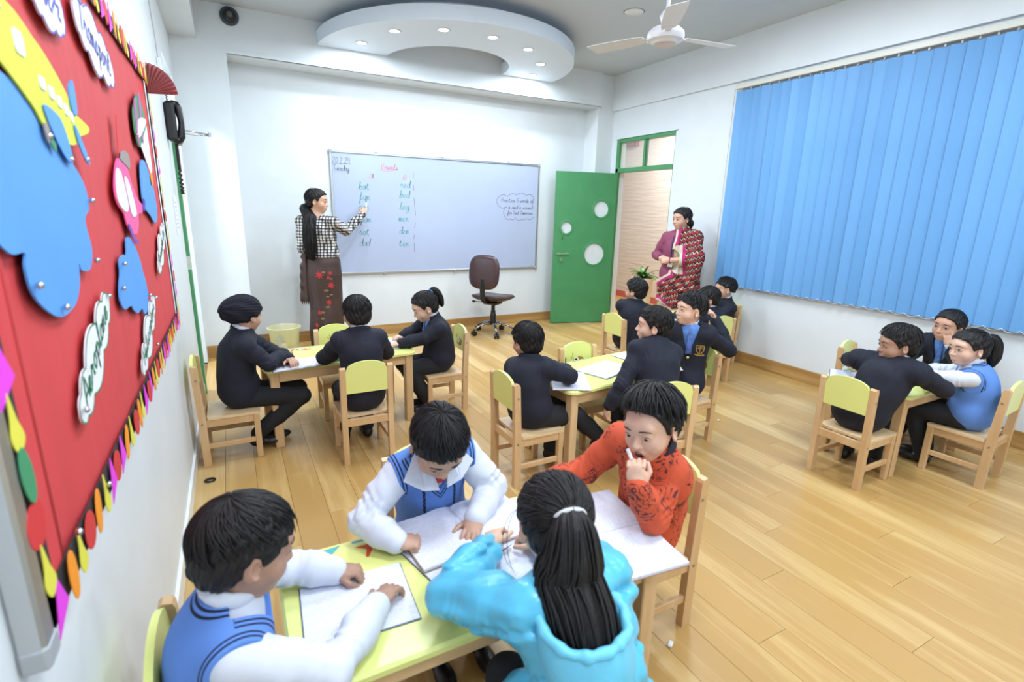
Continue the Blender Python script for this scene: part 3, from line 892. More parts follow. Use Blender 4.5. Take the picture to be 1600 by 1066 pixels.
for q in ([(2.53, 1.87), (2.60, 1.90), (2.55, 1.74), (2.50, 1.745)], [(2.70, 1.935), (2.76, 1.93), (2.68, 1.775), (2.63, 1.755)]):
    cut('paper_stripe', q, M_PURP, 0.0368, 0.0015, pc)
cut('paper_stripe', [(2.60, 1.83), (2.80, 1.86), (2.83, 1.845), (2.58, 1.765), (2.53, 1.77)], M_WHP, 0.038, 0.0015, pc)
cut('paper_strings', [(2.57, 1.728), (2.849, 1.836), (2.842, 1.661), (2.781, 1.626)], M_WHP, 0.0368, 0.0015, pc, False)
cut('paper_pilot', [(2.74, 1.63), (2.80, 1.64), (2.80, 1.60), (2.75, 1.59)], M_ORGP, 0.0368, 0.002, pc)
def bbmap_factory(tilt, x):
    def f(u, v, off): return (x + off, u, v)
    return f
M_INKB = mat('blue_marker', (72, 74, 190), 0.6); M_INKG = mat('green_marker', (28, 120, 78), 0.6)
def label(text, cy, cz, wy, wz, tilt, ink, h, spiky, seed):
    nb = 13; base = []
    for k in range(nb):
        a = 2 * PI * k / nb
        u, v = math.copysign(abs(math.cos(a)) ** 0.7, math.cos(a)) * wy, math.copysign(abs(math.sin(a)) ** 0.7, math.sin(a)) * wz
        base.append((cy + u * math.cos(tilt) - v * math.sin(tilt), cz + u * math.sin(tilt) + v * math.cos(tilt)))
    lb = cut('paper_label', scallop(base + [base[0]], -0.20)[:-1], M_WHP, 0.033, 0.003, None, False)
    rl = MB(); ribbon(rl, scallop(base + [base[0]], -0.18), 0.004, lambda u, v, off: (0.0366, u, v)); rl.build('label_outline', ink, lb)
    m = MB(); L = wy * 1.55
    for s in strokes(text, -L / 2, -h * 0.6, h, L):
        q = [(cy + u * math.cos(tilt) - v * math.sin(tilt), cz + u * math.sin(tilt) + v * math.cos(tilt)) for u, v in s]
        ribbon(m, q, 0.0075, lambda u, v, off: (0.0368, u, v))
    m.build('lettering', ink, lb)
label('Air', 1.46, 1.905, 0.12, 0.048, 0.0, M_INKB, 0.03, True, 1)
label('Transport', 1.93, 1.93, 0.235, 0.055, -0.12, M_INKB, 0.036, True, 2)
label('Aeroplane', 1.355, 1.21, 0.215, 0.036, 0.40, M_INKG, 0.026, False, 3)
label('Helicopter', 2.10, 1.09, 0.26, 0.030, 0.30, M_INKG, 0.022, False, 4)
label('Parachute', 2.80, 1.325, 0.23, 0.036, 0.36, M_INKG, 0.024, False, 5)
# border: black band with cut shapes
for y0, y1, z0, z1 in ((BY0, BY1, BZ0 - 0.005, BZ0 + 0.055), (BY0, BY1, BZ1 - 0.055, BZ1 + 0.005), (BY0, BY0 + 0.045, BZ0, BZ1), (BY1 - 0.04, BY1 + 0.01, BZ0, BZ1)):
    MB().box(0.028, 0.030, y0, y1, z0, z1).build('border_band', M_BLKP, bb)
random.seed(21)
SHP = ['magenta', 'orange', 'lemon', 'red', 'orange2', 'lemon', 'magenta', 'red']
def border_piece(kind, y, z, s, horiz):
    r = lambda a: random.uniform(-a, a)
    x = 0.0335 + random.uniform(0, 0.004)
    if kind == 'magenta':
        p = [(y - s * 0.5, z - s * 0.75 + r(.004)), (y + s * 0.6, z - s * 0.3), (y + r(.006), z + s * 0.8)]
        return cut('border_shape', p, M_MAGP, x, 0.0015, None, False)
    if kind in ('orange', 'orange2'):
        a = r(0.5); w_, h_ = (0.36, 0.75)
        p = [(y + s * (w_ * math.cos(t_) * math.cos(a) - h_ * math.sin(t_) * math.sin(a)), z + s * (w_ * math.cos(t_) * math.sin(a) + h_ * math.sin(t_) * math.cos(a))) for t_ in [2 * PI * k / 14 for k in range(14)]]
        return cut('border_shape', p, M_ORGP if kind == 'orange' or random.random() < .8 else M_GRNP, x, 0.0015, None, False)
    if kind == 'lemon':
        p = [(y - s * .35, z - s * .3), (y - s * .05, z - s * .7), (y + s * .4, z - s * .45), (y + s * .15, z + .1 * s), (y - s * .1, z + s * .8), (y - s * .2, z + s * .2)]
        return cut('border_shape', p, M_LEMP, x, 0.0015)
    p = circ(y, z, s * 0.6, 18)
    return cut('border_shape', p, M_REDP, x, 0.0015, None, False)
k = 0
y = BY0 + 0.03
while y < BY1:
    border_piece(SHP[k % 8], y, BZ0 + 0.022, 0.058, True); k += 1
    border_piece(SHP[(k + 3) % 8], y + 0.02, BZ1 - 0.025, 0.058, True)
    y += 0.068
z = BZ0 + 0.09
while z < BZ1 - 0.05:
    border_piece(SHP[k % 8], BY0 + 0.012, z, 0.058, False); k += 1
    border_piece(SHP[(k + 2) % 8], BY1 - 0.012, z, 0.05, False)
    z += 0.075
# pleated paper fan on the top corner
m = MB(); vs = [(0.03, BY1 - 0.02, BZ1 - 0.10)]; n = 20
for i in range(n + 1):
    a = math.radians(2 + 84 * i / n)
    vs.append((0.03 + 0.125 * math.cos(a), BY1 - 0.02 + (0.010 if i % 2 else -0.010), BZ1 - 0.10 + 0.135 * math.sin(a)))
off = len(vs); vs += [(x, y_ + 0.002, z_) for x, y_, z_ in vs]
fs = [(0, i, i + 1) for i in range(1, n + 1)] + [(off, off + i + 1, off + i) for i in range(1, n + 1)] + [(i, off + i, off + i + 1, i + 1) for i in range(1, n + 1)]
m.add(vs, fs); m.build('paper_fan', paper('dusty_pink_paper', (178, 106, 108)), bb)
for y, z in ((1.39, 1.60), (1.54, 1.61), (1.52, 1.52), (1.17, 1.335), (1.26, 1.63), (1.05, 1.39), (1.47, 1.39), (2.46, 1.76), (2.20, 1.20), (1.73, 1.29), (1.80, 1.35), (1.53, 1.30), (1.17, 1.14), (2.34, 1.17), (1.00, 0.985), (1.23, 0.955), (2.2, 1.02), (1.10, 1.79)):
    MB().ball((0.042, y, z), 0.006, 8, 6).build('drawing_pin', M_CHROME, bb, True)

# ------------------------------------------------------------------ intercom on the left wall
t = thing('intercom_phone', 'black wall intercom handset with coiled cord by the green frame', 'telephone', (XL, 4.42, 2.05))
MB().box(0.0, 0.062, -0.06, 0.05, -0.125, 0.125, 0.016).build('cradle', M_BLACKPL, t)
m = MB()
pts = [(0.062, 0.0, 0.12), (0.082, 0.0, 0.09), (0.090, 0.0, 0.0), (0.082, 0.0, -0.09), (0.062, 0.0, -0.12)]
m.tube(pts, [0.026, 0.024, 0.018, 0.024, 0.026], 12); m.ball((0.055, 0, 0.115), (0.03, 0.03, 0.026)); m.ball((0.055, 0, -0.115), (0.03, 0.03, 0.026))
m.build('handset', M_BLACKPL, t, True)
m = MB(); pts = []
for i in range(220):
    u = i / 219
    z = -0.13 - 0.30 * u if u < 0.6 else -0.13 - 0.30 * 0.6 - 0.16 * math.sin((u - 0.6) / 0.4 * PI)
    yb = 0.02 + (0 if u < 0.6 else 0.05 * math.sin((u - 0.6) / 0.4 * 2 * PI * 0.9))
    pts.append((0.045 + 0.008 * math.cos(i * 1.1), yb + 0.008 * math.sin(i * 1.1), z))
m.tube(pts, 0.0052, 5); m.build('coiled_cord', M_BLACKPL, t, True)
m = MB(); pts = [(0.03 + 0.008 * math.cos(i * 1.3), -0.04 + 0.008 * math.sin(i * 1.3), 0.125 + 0.16 * i / 60) for i in range(61)]
m.tube(pts, 0.003, 5); m.build('coiled_lead', M_BLACKPL, t, True)
MB().tube([(0.006, -0.04, 0.28), (0.006, -0.06, 0.5), (0.006, -0.30, 0.9), (0.006, -0.36, 1.15)], 0.003, 5).build('feed_wire', mat('grey_wire', (176, 182, 186), 0.6), t, True)
MB().box(0.0, 0.025, -0.12, -0.02, 0.28, 0.37, 0.004).build('junction_box', M_WHITEGLOSS, t)
t = thing('notice_paper', 'small printed notice taped to the left wall below the intercom', 'paper', (XL, 4.30, 1.43))
MB().box(0.001, 0.003, -0.12, 0.12, -0.13, 0.13).build('sheet', M_WHP, t)
m = MB()
for k in range(7):
    z = 0.09 - k * 0.028
    ribbon(m, [(-0.09, z), (-0.02 + 0.03 * (k % 3), z), (0.08 - 0.02 * (k % 2), z)], 0.005, lambda u, v, off: (0.0034, u, v))
m.build('print_lines', mat('pale_print', (176, 180, 186), 0.7), t)
# ------------------------------------------------------------------ pupils' furniture
M_YEL = mat('yellow_laminate', (224, 228, 140), 0.28, noise=0.015, nscale=5)
M_BROWN = mat('print_brown', (170, 128, 56), 0.5); M_EYEW = mat('print_white', (236, 236, 230), 0.5); M_PRK = mat('print_black', (30, 28, 30), 0.5)
M_TEAL = mat('print_teal', (70, 168, 170), 0.45); M_ORPR = mat('print_orange', (216, 84, 48), 0.5)
M_BOLT = mat('bolt_steel', (150, 146, 140), 0.3, 0.8)

def yz_extrude(poly, x0, x1):
    n = len(poly)
    vs = [(x0, y, z) for y, z in poly] + [(x1, y, z) for y, z in poly]
    fs = [tuple(range(n)), tuple(range(n, 2 * n))[::-1]] + [(i, i + n, (i + 1) % n + n, (i + 1) % n) for i in range(n)]
    return MB().add(vs, fs)
def disc_decal(name, mt, parent, cx, cy, rx, ry, plane, off, n=22, rot=0.0):
    """flat printed shape; plane(u, v, off) -> 3-d"""
    m = MB()
    p = []
    for k in range(n):
        a = 2 * PI * k / n
        u, v = rx * math.cos(a), ry * math.sin(a)
        p.append(plane(cx + u * math.cos(rot) - v * math.sin(rot), cy + u * math.sin(rot) + v * math.cos(rot), off))
    m.add(p, [tuple(range(n))])
    return m.build(name, mt, parent)
def poly_decal(name, mt, parent, pts, plane, off):
    return MB().add([plane(u, v, off) for u, v in pts], [tuple(range(len(pts)))]).build(name, mt, parent)

def make_chair():
    t = thing('pupil_chair', 'x', 'chair')
    prof = [(-0.124, 0), (-0.126, 0.30), (-0.141, 0.60), (-0.146, 0.612), (-0.166, 0.617), (-0.176, 0.607), (-0.166, 0.30), (-0.164, 0)]
    for s in (-1, 1):
        x0, x1 = (0.122, 0.154) if s > 0 else (-0.154, -0.122)
        p = yz_extrude(prof, x0, x1).build('back_post', M_WOOD, t)
        m = MB()
        for y, z in ((-0.152, 0.535), (-0.147, 0.265)):
            m.cyl((s * 0.150, y, z), (s * 0.1555, y, z), 0.006, None, 10)
        m.build('bolt', M_BOLT, p)
        MB().box(s * 0.137 - 0.016, s * 0.137 + 0.016, 0.122, 0.156, 0, 0.286, 0.003).build('front_leg', M_WOOD, t)
        MB().box(s * 0.137 - 0.010, s * 0.137 + 0.010, -0.13, 0.125, 0.240, 0.286, 0.002).build('side_rail', M_WOOD, t)
        MB().box(s * 0.137 - 0.009, s * 0.137 + 0.009, -0.13, 0.125, 0.105, 0.135, 0.002).build('stretcher', M_WOOD, t)
    MB().box(-0.125, 0.125, -0.155, -0.135, 0.240, 0.286, 0.002).build('back_rail', M_WOOD, t)
    MB().box(-0.125, 0.125, 0.128, 0.148, 0.240, 0.286, 0.002).build('front_rail', M_WOOD, t)
    MB().prism(round_poly(-0.153, 0.153, -0.122, 0.162, 0.012, 3), 0.286, 0.302).build('seat', mat('beech_seat', (222, 192, 150), 0.25, noise=0.08, nscale=5, stretch=(8, 1, 1)), t)
    # arched yellow back panel, leaning with the posts
    pts = [(-0.122, 0.452), (0.122, 0.452), (0.122, 0.585)]
    for k in range(1, 16):
        u = 0.122 - 0.244 * k / 16
        pts.append((u, 0.585 + 0.062 * math.sqrt(max(0, 1 - (u / 0.128) ** 2))))
    pts.append((-0.122, 0.585))
    def pl(u, v, off): return (u, -0.1575 - (v - 0.45) * 0.055 + off, v)
    n = len(pts)
    vs = [pl(u, v, -0.008) for u, v in pts] + [pl(u, v, 0.008) for u, v in pts]
    b_ = MB().add(vs, [tuple(range(n)), tuple(range(n, 2 * n))[::-1]] + [(i, i + n, (i + 1) % n + n, (i + 1) % n) for i in range(n)]).build('backrest', M_YEL, t)
    disc_decal('printed_body', M_BROWN, b_, -0.012, 0.512, 0.045, 0.030, pl, 0.0086)
    poly_decal('printed_neck', M_BROWN, b_, [(0.024, 0.486), (0.040, 0.484), (0.034, 0.53), (0.024, 0.525)], pl, 0.0086)
    poly_decal('printed_feather', M_BROWN, b_, [(0.034, 0.535), (0.040, 0.535), (0.046, 0.572), (0.041, 0.572)], pl, 0.0086)
    poly_decal('printed_feather', M_BROWN, b_, [(0.044, 0.53), (0.050, 0.532), (0.060, 0.553), (0.055, 0.556)], pl, 0.0086)
    disc_decal('printed_eye', M_EYEW, b_, 0.010, 0.520, 0.021, 0.021, pl, 0.0092)
    disc_decal('printed_pupil', M_PRK, b_, 0.014, 0.522, 0.009, 0.009, pl, 0.0097)
    return t

def make_table():
    t = thing('pupil_table', 'x', 'table')
    outer = round_poly(-0.5, 0.5, -0.25, 0.25, 0.055, 6)
    inner = round_poly(-0.493, 0.493, -0.243, 0.243, 0.050, 6)
    n = len(outer)
    vs = [(x, y, 0.508) for x, y in outer] + [(x, y, 0.522) for x, y in outer] + [(x, y, 0.530) for x, y in inner]
    fs = [tuple(range(n))[::-1], tuple(range(2 * n, 3 * n))]
    for a in (0, n):
        fs += [(a + i, a + (i + 1) % n, a + n + (i + 1) % n, a + n + i) for i in range(n)]
    top = MB().add(vs, fs).build('tabletop', M_YEL, t)
    def pl(u, v, off): return (u, v, 0.530 + off)
    poly_decal('printed_band', M_TEAL, top, [(-0.30, 0.226), (0.10, 0.226), (0.10, 0.236), (-0.30, 0.236)], pl, 0.0005)
    poly_decal('printed_patch', M_TEAL, top, [(-0.46, 0.20), (-0.40, 0.23), (-0.33, 0.235), (-0.36, 0.20), (-0.42, 0.17)], pl, 0.0005)
    poly_decal('printed_patch', M_TEAL, top, [(-0.10, -0.232), (0.02, -0.232), (0.03, -0.19), (-0.06, -0.185)], pl, 0.0005)
    disc_decal('printed_creature', M_ORPR, top, -0.20, 0.175, 0.042, 0.026, pl, 0.0005)
    poly_decal('printed_claw', M_ORPR, top, [(-0.30, 0.205), (-0.24, 0.205), (-0.25, 0.185), (-0.27, 0.145), (-0.278, 0.147), (-0.268, 0.185)], pl, 0.0005)
    poly_decal('printed_claw', M_ORPR, top, [(-0.17, 0.16), (-0.13, 0.185), (-0.14, 0.165), (-0.165, 0.145)], pl, 0.0005)
    disc_decal('printed_eye', M_EYEW, top, -0.20, 0.178, 0.022, 0.016, pl, 0.0009); disc_decal('printed_pupil', M_PRK, top, -0.195, 0.180, 0.009, 0.008, pl, 0.0013)
    disc_decal('printed_bird', M_BROWN, top, 0.10, 0.06, 0.045, 0.028, pl, 0.0005); disc_decal('printed_eye', M_EYEW, top, 0.075, 0.064, 0.020, 0.018, pl, 0.0009)
    disc_decal('printed_pupil', M_PRK, top, 0.07, 0.066, 0.009, 0.008, pl, 0.0013)
    poly_decal('printed_feather', M_BROWN, top, [(0.035, 0.07), (0.055, 0.062), (0.055, 0.056), (0.034, 0.064)], pl, 0.0005)
    poly_decal('printed_feather', M_BROWN, top, [(0.03, 0.10), (0.05, 0.075), (0.045, 0.072), (0.024, 0.098)], pl, 0.0005)
    for sx in (-1, 1):
        for sy in (-1, 1):
            MB().box(sx * 0.445 - 0.027, sx * 0.445 + 0.027, sy * 0.198 - 0.027, sy * 0.198 + 0.027, 0, 0.508, 0.004).build('leg', M_WOOD, t)
        MB().box(sx * 0.450 - 0.010, sx * 0.450 + 0.010, -0.172, 0.172, 0.435, 0.508, 0.002).build('apron', M_WOOD, t)
    for sy in (-1, 1):
        MB().box(-0.42, 0.42, sy * 0.203 - 0.010, sy * 0.203 + 0.010, 0.435, 0.508, 0.002).build('apron', mat('beech_apron', (218, 184, 138), 0.35, noise=0.12, nscale=3, stretch=(1, 8, 8)), t)
    return t

chair0 = make_chair(); table0 = make_table()
G_CH, G_TB = 'small wooden pupil chairs with yellow backs', 'small yellow-topped pupil tables'
T_SPOTS = [  # x, y, rotation, scale, label
    (0.555, 1.195, 0, 1.06, 'yellow pupil table nearest the camera, covered with open notebooks'),
    (0.585, 3.655, 5, 1.0, 'yellow pupil table by the left wall, below the standing teacher'),
    (2.085, 2.56, 6, 1.0, 'yellow pupil table in the middle of the room'),
    (3.82, 1.63, 0, 0.93, 'yellow pupil table at the right, below the blue blind'),
    (3.84, 3.70, 0, 1.0, 'yellow pupil table in the far right corner by the door')]
for i, (x, y, r, s, lb) in enumerate(T_SPOTS):
    o = table0 if i == 0 else copy_tree(table0)
    o.location = (x, y, 0); o.rotation_euler = (0, 0, math.radians(r)); o.scale = (s, 1.0, 1.0)
    tag(o, lb, 'table', G_TB)
C_SPOTS = [  # x, y, facing in degrees, label
    (-0.055, 1.14, 0, 'yellow-backed chair squeezed between the left wall and the nearest table'),
    (0.57, 1.60, -90, 'chair under the boy who reads bent over at the nearest table'),
    (0.62, 0.64, 90, 'chair under the girl in the bright blue jacket'),
    (1.245, 1.275, 180, 'chair under the boy in the orange sweatshirt'),
    (-0.10, 3.46, 0, 'chair of the boy in the knitted cap, against the left wall'),
    (0.635, 3.13, 90, 'chair with its yellow back to the camera at the left table'),
    (1.36, 3.67, 180, 'chair under the girl with the short ponytail at the left table'),
    (0.64, 3.875, -90, 'empty chair on the board side of the left table'),
    (1.44, 2.44, 0, 'chair at the left end of the middle table'),
    (2.07, 2.07, 77, 'chair on the near side of the middle table, behind the orange boy'),
    (2.665, 2.42, 180, 'chair at the right end of the middle table, under the boy with the crest'),
    (2.06, 2.68, -90, 'empty chair with a printed bird pushed in behind the middle table'),
    (3.15, 3.59, 0, 'chair at the left end of the far table'),
    (3.85, 3.275, 88, 'chair on the near side of the far table, back to the camera'),
    (4.455, 3.69, 180, 'chair against the right wall at the far table, printed bird showing'),
    (3.20, 1.555, 0, 'chair with its back to the camera at the right table'),
    (3.865, 1.255, 94, 'chair under the girl in the blue vest at the right table'),
    (4.49, 1.66, 180, 'chair between the right table and the wall under the blind'),
    (4.00, 1.93, -78, 'empty chair on the far side of the right table')]
CHAIRS = []
for i, (x, y, r, lb) in enumerate(C_SPOTS):
    o = chair0 if i == 0 else copy_tree(chair0)
    o.location = (x, y, 0); o.rotation_euler = (0, 0, math.radians(r - 90))
    tag(o, lb, 'chair', G_CH)
    CHAIRS.append(o)

# ------------------------------------------------------------------ notebooks
m_pg, nt, b = new_mat('ruled_page', 0.7)
tc = nt.nodes.new('ShaderNodeTexCoord'); sp = nt.nodes.new('ShaderNodeSeparateXYZ')
nt.links.new(tc.outputs['Object'], sp.inputs[0])
row = mathn(nt, 'MULTIPLY', sp.outputs[1], 1 / 0.0105)
fr = mathn(nt, 'FRACT', row)
ln = mathn(nt, 'LESS_THAN', fr, 0.09)
rowi = mathn(nt, 'FLOOR', row)
cv = nt.nodes.new('ShaderNodeCombineXYZ')
nt.links.new(mathn(nt, 'MULTIPLY', sp.outputs[0], 420), cv.inputs[0]); nt.links.new(mathn(nt, 'MULTIPLY', sp.outputs[1], 420), cv.inputs[1]); nt.links.new(rowi, cv.inputs[2])
oi = nt.nodes.new('ShaderNodeObjectInfo')
nz = nt.nodes.new('ShaderNodeTexNoise'); nz.inputs['Scale'].default_value = 1.0; nz.inputs['Detail'].default_value = 1
nt.links.new(cv.outputs[0], nz.inputs['Vector'])
scr = mathn(nt, 'GREATER_THAN', nz.outputs['Fac'], 0.60)
cv2 = nt.nodes.new('ShaderNodeCombineXYZ')
nt.links.new(mathn(nt, 'MULTIPLY', sp.outputs[0], 30), cv2.inputs[0]); nt.links.new(rowi, cv2.inputs[1]); nt.links.new(mathn(nt, 'MULTIPLY', oi.outputs['Random'], 50), cv2.inputs[2])
nw = nt.nodes.new('ShaderNodeTexNoise'); nw.inputs['Scale'].default_value = 1.0
nt.links.new(cv2.outputs[0], nw.inputs['Vector'])
words = mathn(nt, 'GREATER_THAN', nw.outputs['Fac'], 0.48)
mid = mathn(nt, 'MULTIPLY', mathn(nt, 'GREATER_THAN', fr, 0.2), mathn(nt, 'LESS_THAN', fr, 0.75))
ink = mathn(nt, 'MULTIPLY', mathn(nt, 'MULTIPLY', scr, words), mid)
mx = nt.nodes.new('ShaderNodeMix'); mx.data_type = 'RGBA'
mx.inputs['A'].default_value = lin((226, 228, 240)); mx.inputs['B'].default_value = lin((186, 190, 220))
nt.links.new(ln, mx.inputs['Factor'])
mx2 = nt.nodes.new('ShaderNodeMix'); mx2.data_type = 'RGBA'
nt.links.new(mx.outputs['Result'], mx2.inputs['A']); mx2.inputs['B'].default_value = lin((150, 150, 172))
nt.links.new(mathn(nt, 'MULTIPLY', ink, 0.75), mx2.inputs['Factor'])
nt.links.new(mx2.outputs['Result'], b.inputs['Base Color'])
M_COVER = [mat('book_cover_%d' % i, c, 0.5) for i, c in enumerate(((92, 96, 110), (70, 84, 120), (150, 120, 104)))]
def notebook(x, y, z, rot, L, H, label, th=0.007, seed=0, one=False):
    rnd = random.Random(seed)
    t = thing('notebook', label, 'notebook', (x, y, z), math.radians(rot), 'notebooks on the pupil tables')
    MB().box(-L / 2 - 0.003, L / 2 + 0.003, -H / 2 - 0.003, H / 2 + 0.003, 0.0, 0.0016).build('cover', M_COVER[seed % 3], t)
    sides = ((-L / 2, L / 2),) if one else ((-L / 2, -0.001), (0.001, L / 2))
    for si, (a, c) in enumerate(sides):
        n = 12; vs = []; fs = []
        tt = th * rnd.uniform(0.7, 1.3)
        for i in range(n + 1):
            u = i / n
            xx = a + (c - a) * u
            e = (1 - u) if si == 0 and not one else u          # distance from the spine
            zz = tt + (0.0 if one else 0.006 * math.sin(min(1, e * 2.2) * PI) * (1 - e * 0.3)) - (0.003 if (not one and (u if si else 1 - u) < 0.03) else 0)
            if rnd.random() < 0.0: zz += 0.002
            curl = 0.006 * max(0, e - 0.75) * 4 * rnd.choice((0, 1)) if False else 0
            for yy in (-H / 2, H / 2):
                vs.append((xx, yy, 0.0016)); vs.append((xx, yy, zz + curl))
        for i in range(n):
            o = i * 4; p = o + 4
            fs += [(o + 1, p + 1, p + 3, o + 3), (o, o + 2, p + 2, p), (o, p, p + 1, o + 1), (o + 2, o + 3, p + 3, p + 2)]
        fs += [(0, 1, 3, 2), (n * 4, n * 4 + 2, n * 4 + 3, n * 4 + 1)]
        MB().add(vs, fs).build('pages', m_pg, t)
    return t
notebook(0.20, 1.165, 0.5305, -3, 0.265, 0.225, 'open notebook under the hands of the boy at the left end', 0.006, 1, True)
notebook(0.575, 1.335, 0.5385, 5, 0.40, 0.25, 'open notebook in front of the boy with the white collar', 0.007, 2)
notebook(0.55, 1.285, 0.5305, 14, 0.36, 0.22, 'closed notebook lying beneath the white-collared boy\'s open one', 0.006, 3, True)
notebook(0.60, 1.065, 0.5305, 24, 0.30, 0.19, 'notebook under the blue-jacketed girl\'s sleeve', 0.006, 4)
notebook(0.985, 1.12, 0.5305, 84, 0.43, 0.255, 'open notebook overhanging the table end before the orange boy', 0.009, 5)
notebook(0.30, 3.44, 0.5305, 9, 0.33, 0.21, 'open notebook before the boy in the knitted cap', 0.006, 6)
notebook(0.965, 3.70, 0.5305, 4, 0.20, 0.27, 'notebook under the hands of the short-ponytailed girl', 0.008, 7, True)
notebook(1.72, 2.44, 0.5305, 62, 0.34, 0.22, 'open notebook at the left end of the middle table', 0.006, 8)
notebook(2.07, 2.53, 0.5305, 18, 0.33, 0.23, 'open notebook in the centre of the middle table', 0.007, 9)
notebook(2.43, 2.73, 0.5305, 8, 0.20, 0.15, 'small notebook at the back edge of the middle table', 0.005, 10, True)
notebook(2.46, 2.46, 0.5305, 78, 0.26, 0.2, 'notebook at the right end of the middle table', 0.006, 11, True)
notebook(3.92, 1.66, 0.5305, 8, 0.40, 0.27, 'open notebook between the two girls at the right table', 0.008, 12)
notebook(3.43, 1.78, 0.5305, 30, 0.24, 0.18, 'notebook by the boy\'s left hand at the right table', 0.007, 13, True)
notebook(3.75, 3.62, 0.5305, 12, 0.32, 0.22, 'open notebook on the far table by the door', 0.006, 14)

# ------------------------------------------------------------------ swivel chair by the whiteboard
oc = thing('office_chair', 'dark brown leather swivel chair standing below the whiteboard', 'chair', (2.82, 5.72, 0), math.radians(-54))
M_LEATH = mat('brown_leather', (66, 46, 48), 0.3, bump=0.05, bscale=90)
def superell(cx, cy, cz, rx, ry, rz, e=0.5, n=28, m_=14, M=None):
    mb = MB(); vs = []
    f = lambda v, p: math.copysign(abs(v) ** p, v)
    for i in range(m_ + 1):
        ph = -PI / 2 + PI * i / m_
        for k in range(n):
            a = 2 * PI * k / n
            vs.append((cx + rx * f(math.cos(ph), e) * f(math.cos(a), e), cy + ry * f(math.cos(ph), e) * f(math.sin(a), e), cz + rz * f(math.sin(ph), 1.0)))
    fs = [(i * n + k, i * n + (k + 1) % n, (i + 1) * n + (k + 1) % n, (i + 1) * n + k) for i in range(m_) for k in range(n)]
    mb.add(vs, fs, M)
    return mb
mb = superell(0, 0, 0, 0.24, 0.235, 0.042, 0.55)
mb.v = [(x, y, z + 0.46 - 0.16 * max(0, y - 0.12) ** 1.4 + 0.02 * (abs(x) / 0.24) ** 2 + (0.035 * max(0, -y / 0.235) ** 2)) for x, y, z in mb.v]
mb.build('seat', M_LEATH, oc, True)
Mx = Matrix.Translation((0, -0.24, 0.80)) @ Matrix.Rotation(PI / 2 - 0.10, 4, 'X')
mb = superell(0, 0, 0, 0.205, 0.205, 0.042, 0.62)
mb.v = [(x * (1 - 0.12 * max(0, y)), y, z + 0.10 * x * x) for x, y, z in mb.v]
mb.v = [tuple(Mx @ Vector(p)) for p in mb.v]
mb.build('backrest', M_LEATH, oc, True)
MB().tube([(0, -0.06, 0.415), (0, -0.20, 0.42), (0, -0.275, 0.47), (0, -0.285, 0.62), (0, -0.28, 0.72)], 0.036, 8, True, None, 0.35).build('back_bracket', M_BLACKPL, oc, True, 40)
MB().box(-0.09, 0.09, -0.10, 0.08, 0.385, 0.42, 0.008).build('seat_plate', M_BLACKPL, oc)
mb = MB(); mb.tube([(-0.05, 0, 0.395), (-0.26, -0.02, 0.395)], 0.006); mb.ball((-0.27, -0.02, 0.395), (0.024, 0.016, 0.016))
mb.build('lever', M_BLACKPL, oc, True)
MB().lathe([(0.0001, 0.13), (0.036, 0.13), (0.038, 0.25), (0.032, 0.26), (0.030, 0.30), (0.024, 0.30), (0.024, 0.39), (0.0001, 0.39)], 20).build('gas_column', M_BLACKPL, oc, True, 40)
for k in range(5):
    a = math.radians(72 * k + 20)
    Mz = Matrix.Rotation(a, 4, 'Z')
    ar = MB().tube([(0.02, 0, 0.135), (0.10, 0, 0.145), (0.20, 0, 0.115), (0.26, 0, 0.075)], [0.026, 0.024, 0.020, 0.018], 10, True, Mz, 0.6).build('base_arm', mat('polished_base', (150, 146, 146), 0.22, 0.9), oc, True)
    mb = MB()
    for s in (-1, 1):
        mb.cyl(tuple(Mz @ Vector((0.265, s * 0.006, 0.03))), tuple(Mz @ Vector((0.265, s * 0.028, 0.03))), 0.03, None, 16)
    mb.cyl(tuple(Mz @ Vector((0.262, 0, 0.03))), tuple(Mz @ Vector((0.262, 0, 0.08))), 0.008, None, 8)
    mb.build('castor', M_BLACKPL, ar, True, 40)

# ------------------------------------------------------------------ waste bin with a few papers in it
bn = thing('waste_bin', 'translucent pale yellow plastic waste bin against the front wall', 'bin', (0.40, 5.68, 0))
m_bin, nt, b = new_mat('milky_yellow_plastic', 0.35)
b.inputs['Base Color'].default_value = lin((214, 212, 160))
b.inputs['Alpha'].default_value = 0.42
MB().lathe([(0.0001, 0.006), (0.118, 0.006), (0.122, 0.012), (0.150, 0.29), (0.164, 0.292), (0.166, 0.305), (0.152, 0.31), (0.146, 0.30), (0.118, 0.014), (0.0001, 0.012)], 40).build('bucket', m_bin, bn, True, 50)
random.seed(5)
for k, c in enumerate(((206, 196, 170), (180, 92, 84), (84, 116, 164), (84, 116, 164), (220, 216, 205), (190, 180, 120))):
    mb = MB(); a = k * 1.1
    cx, cy, cz = 0.065 * math.cos(a), 0.065 * math.sin(a), 0.06 + 0.03 * (k % 3)
    mb.ball((cx, cy, cz), (0.045, 0.04, 0.05 if k not in (2, 3) else 0.09), 9, 7)
    mb.v = [(x + random.uniform(-.01, .01), y + random.uniform(-.01, .01), z + random.uniform(-.01, .01)) for x, y, z in mb.v]
    mb.build('crumpled_paper', mat('scrap_%d' % k, c, 0.7), bn)

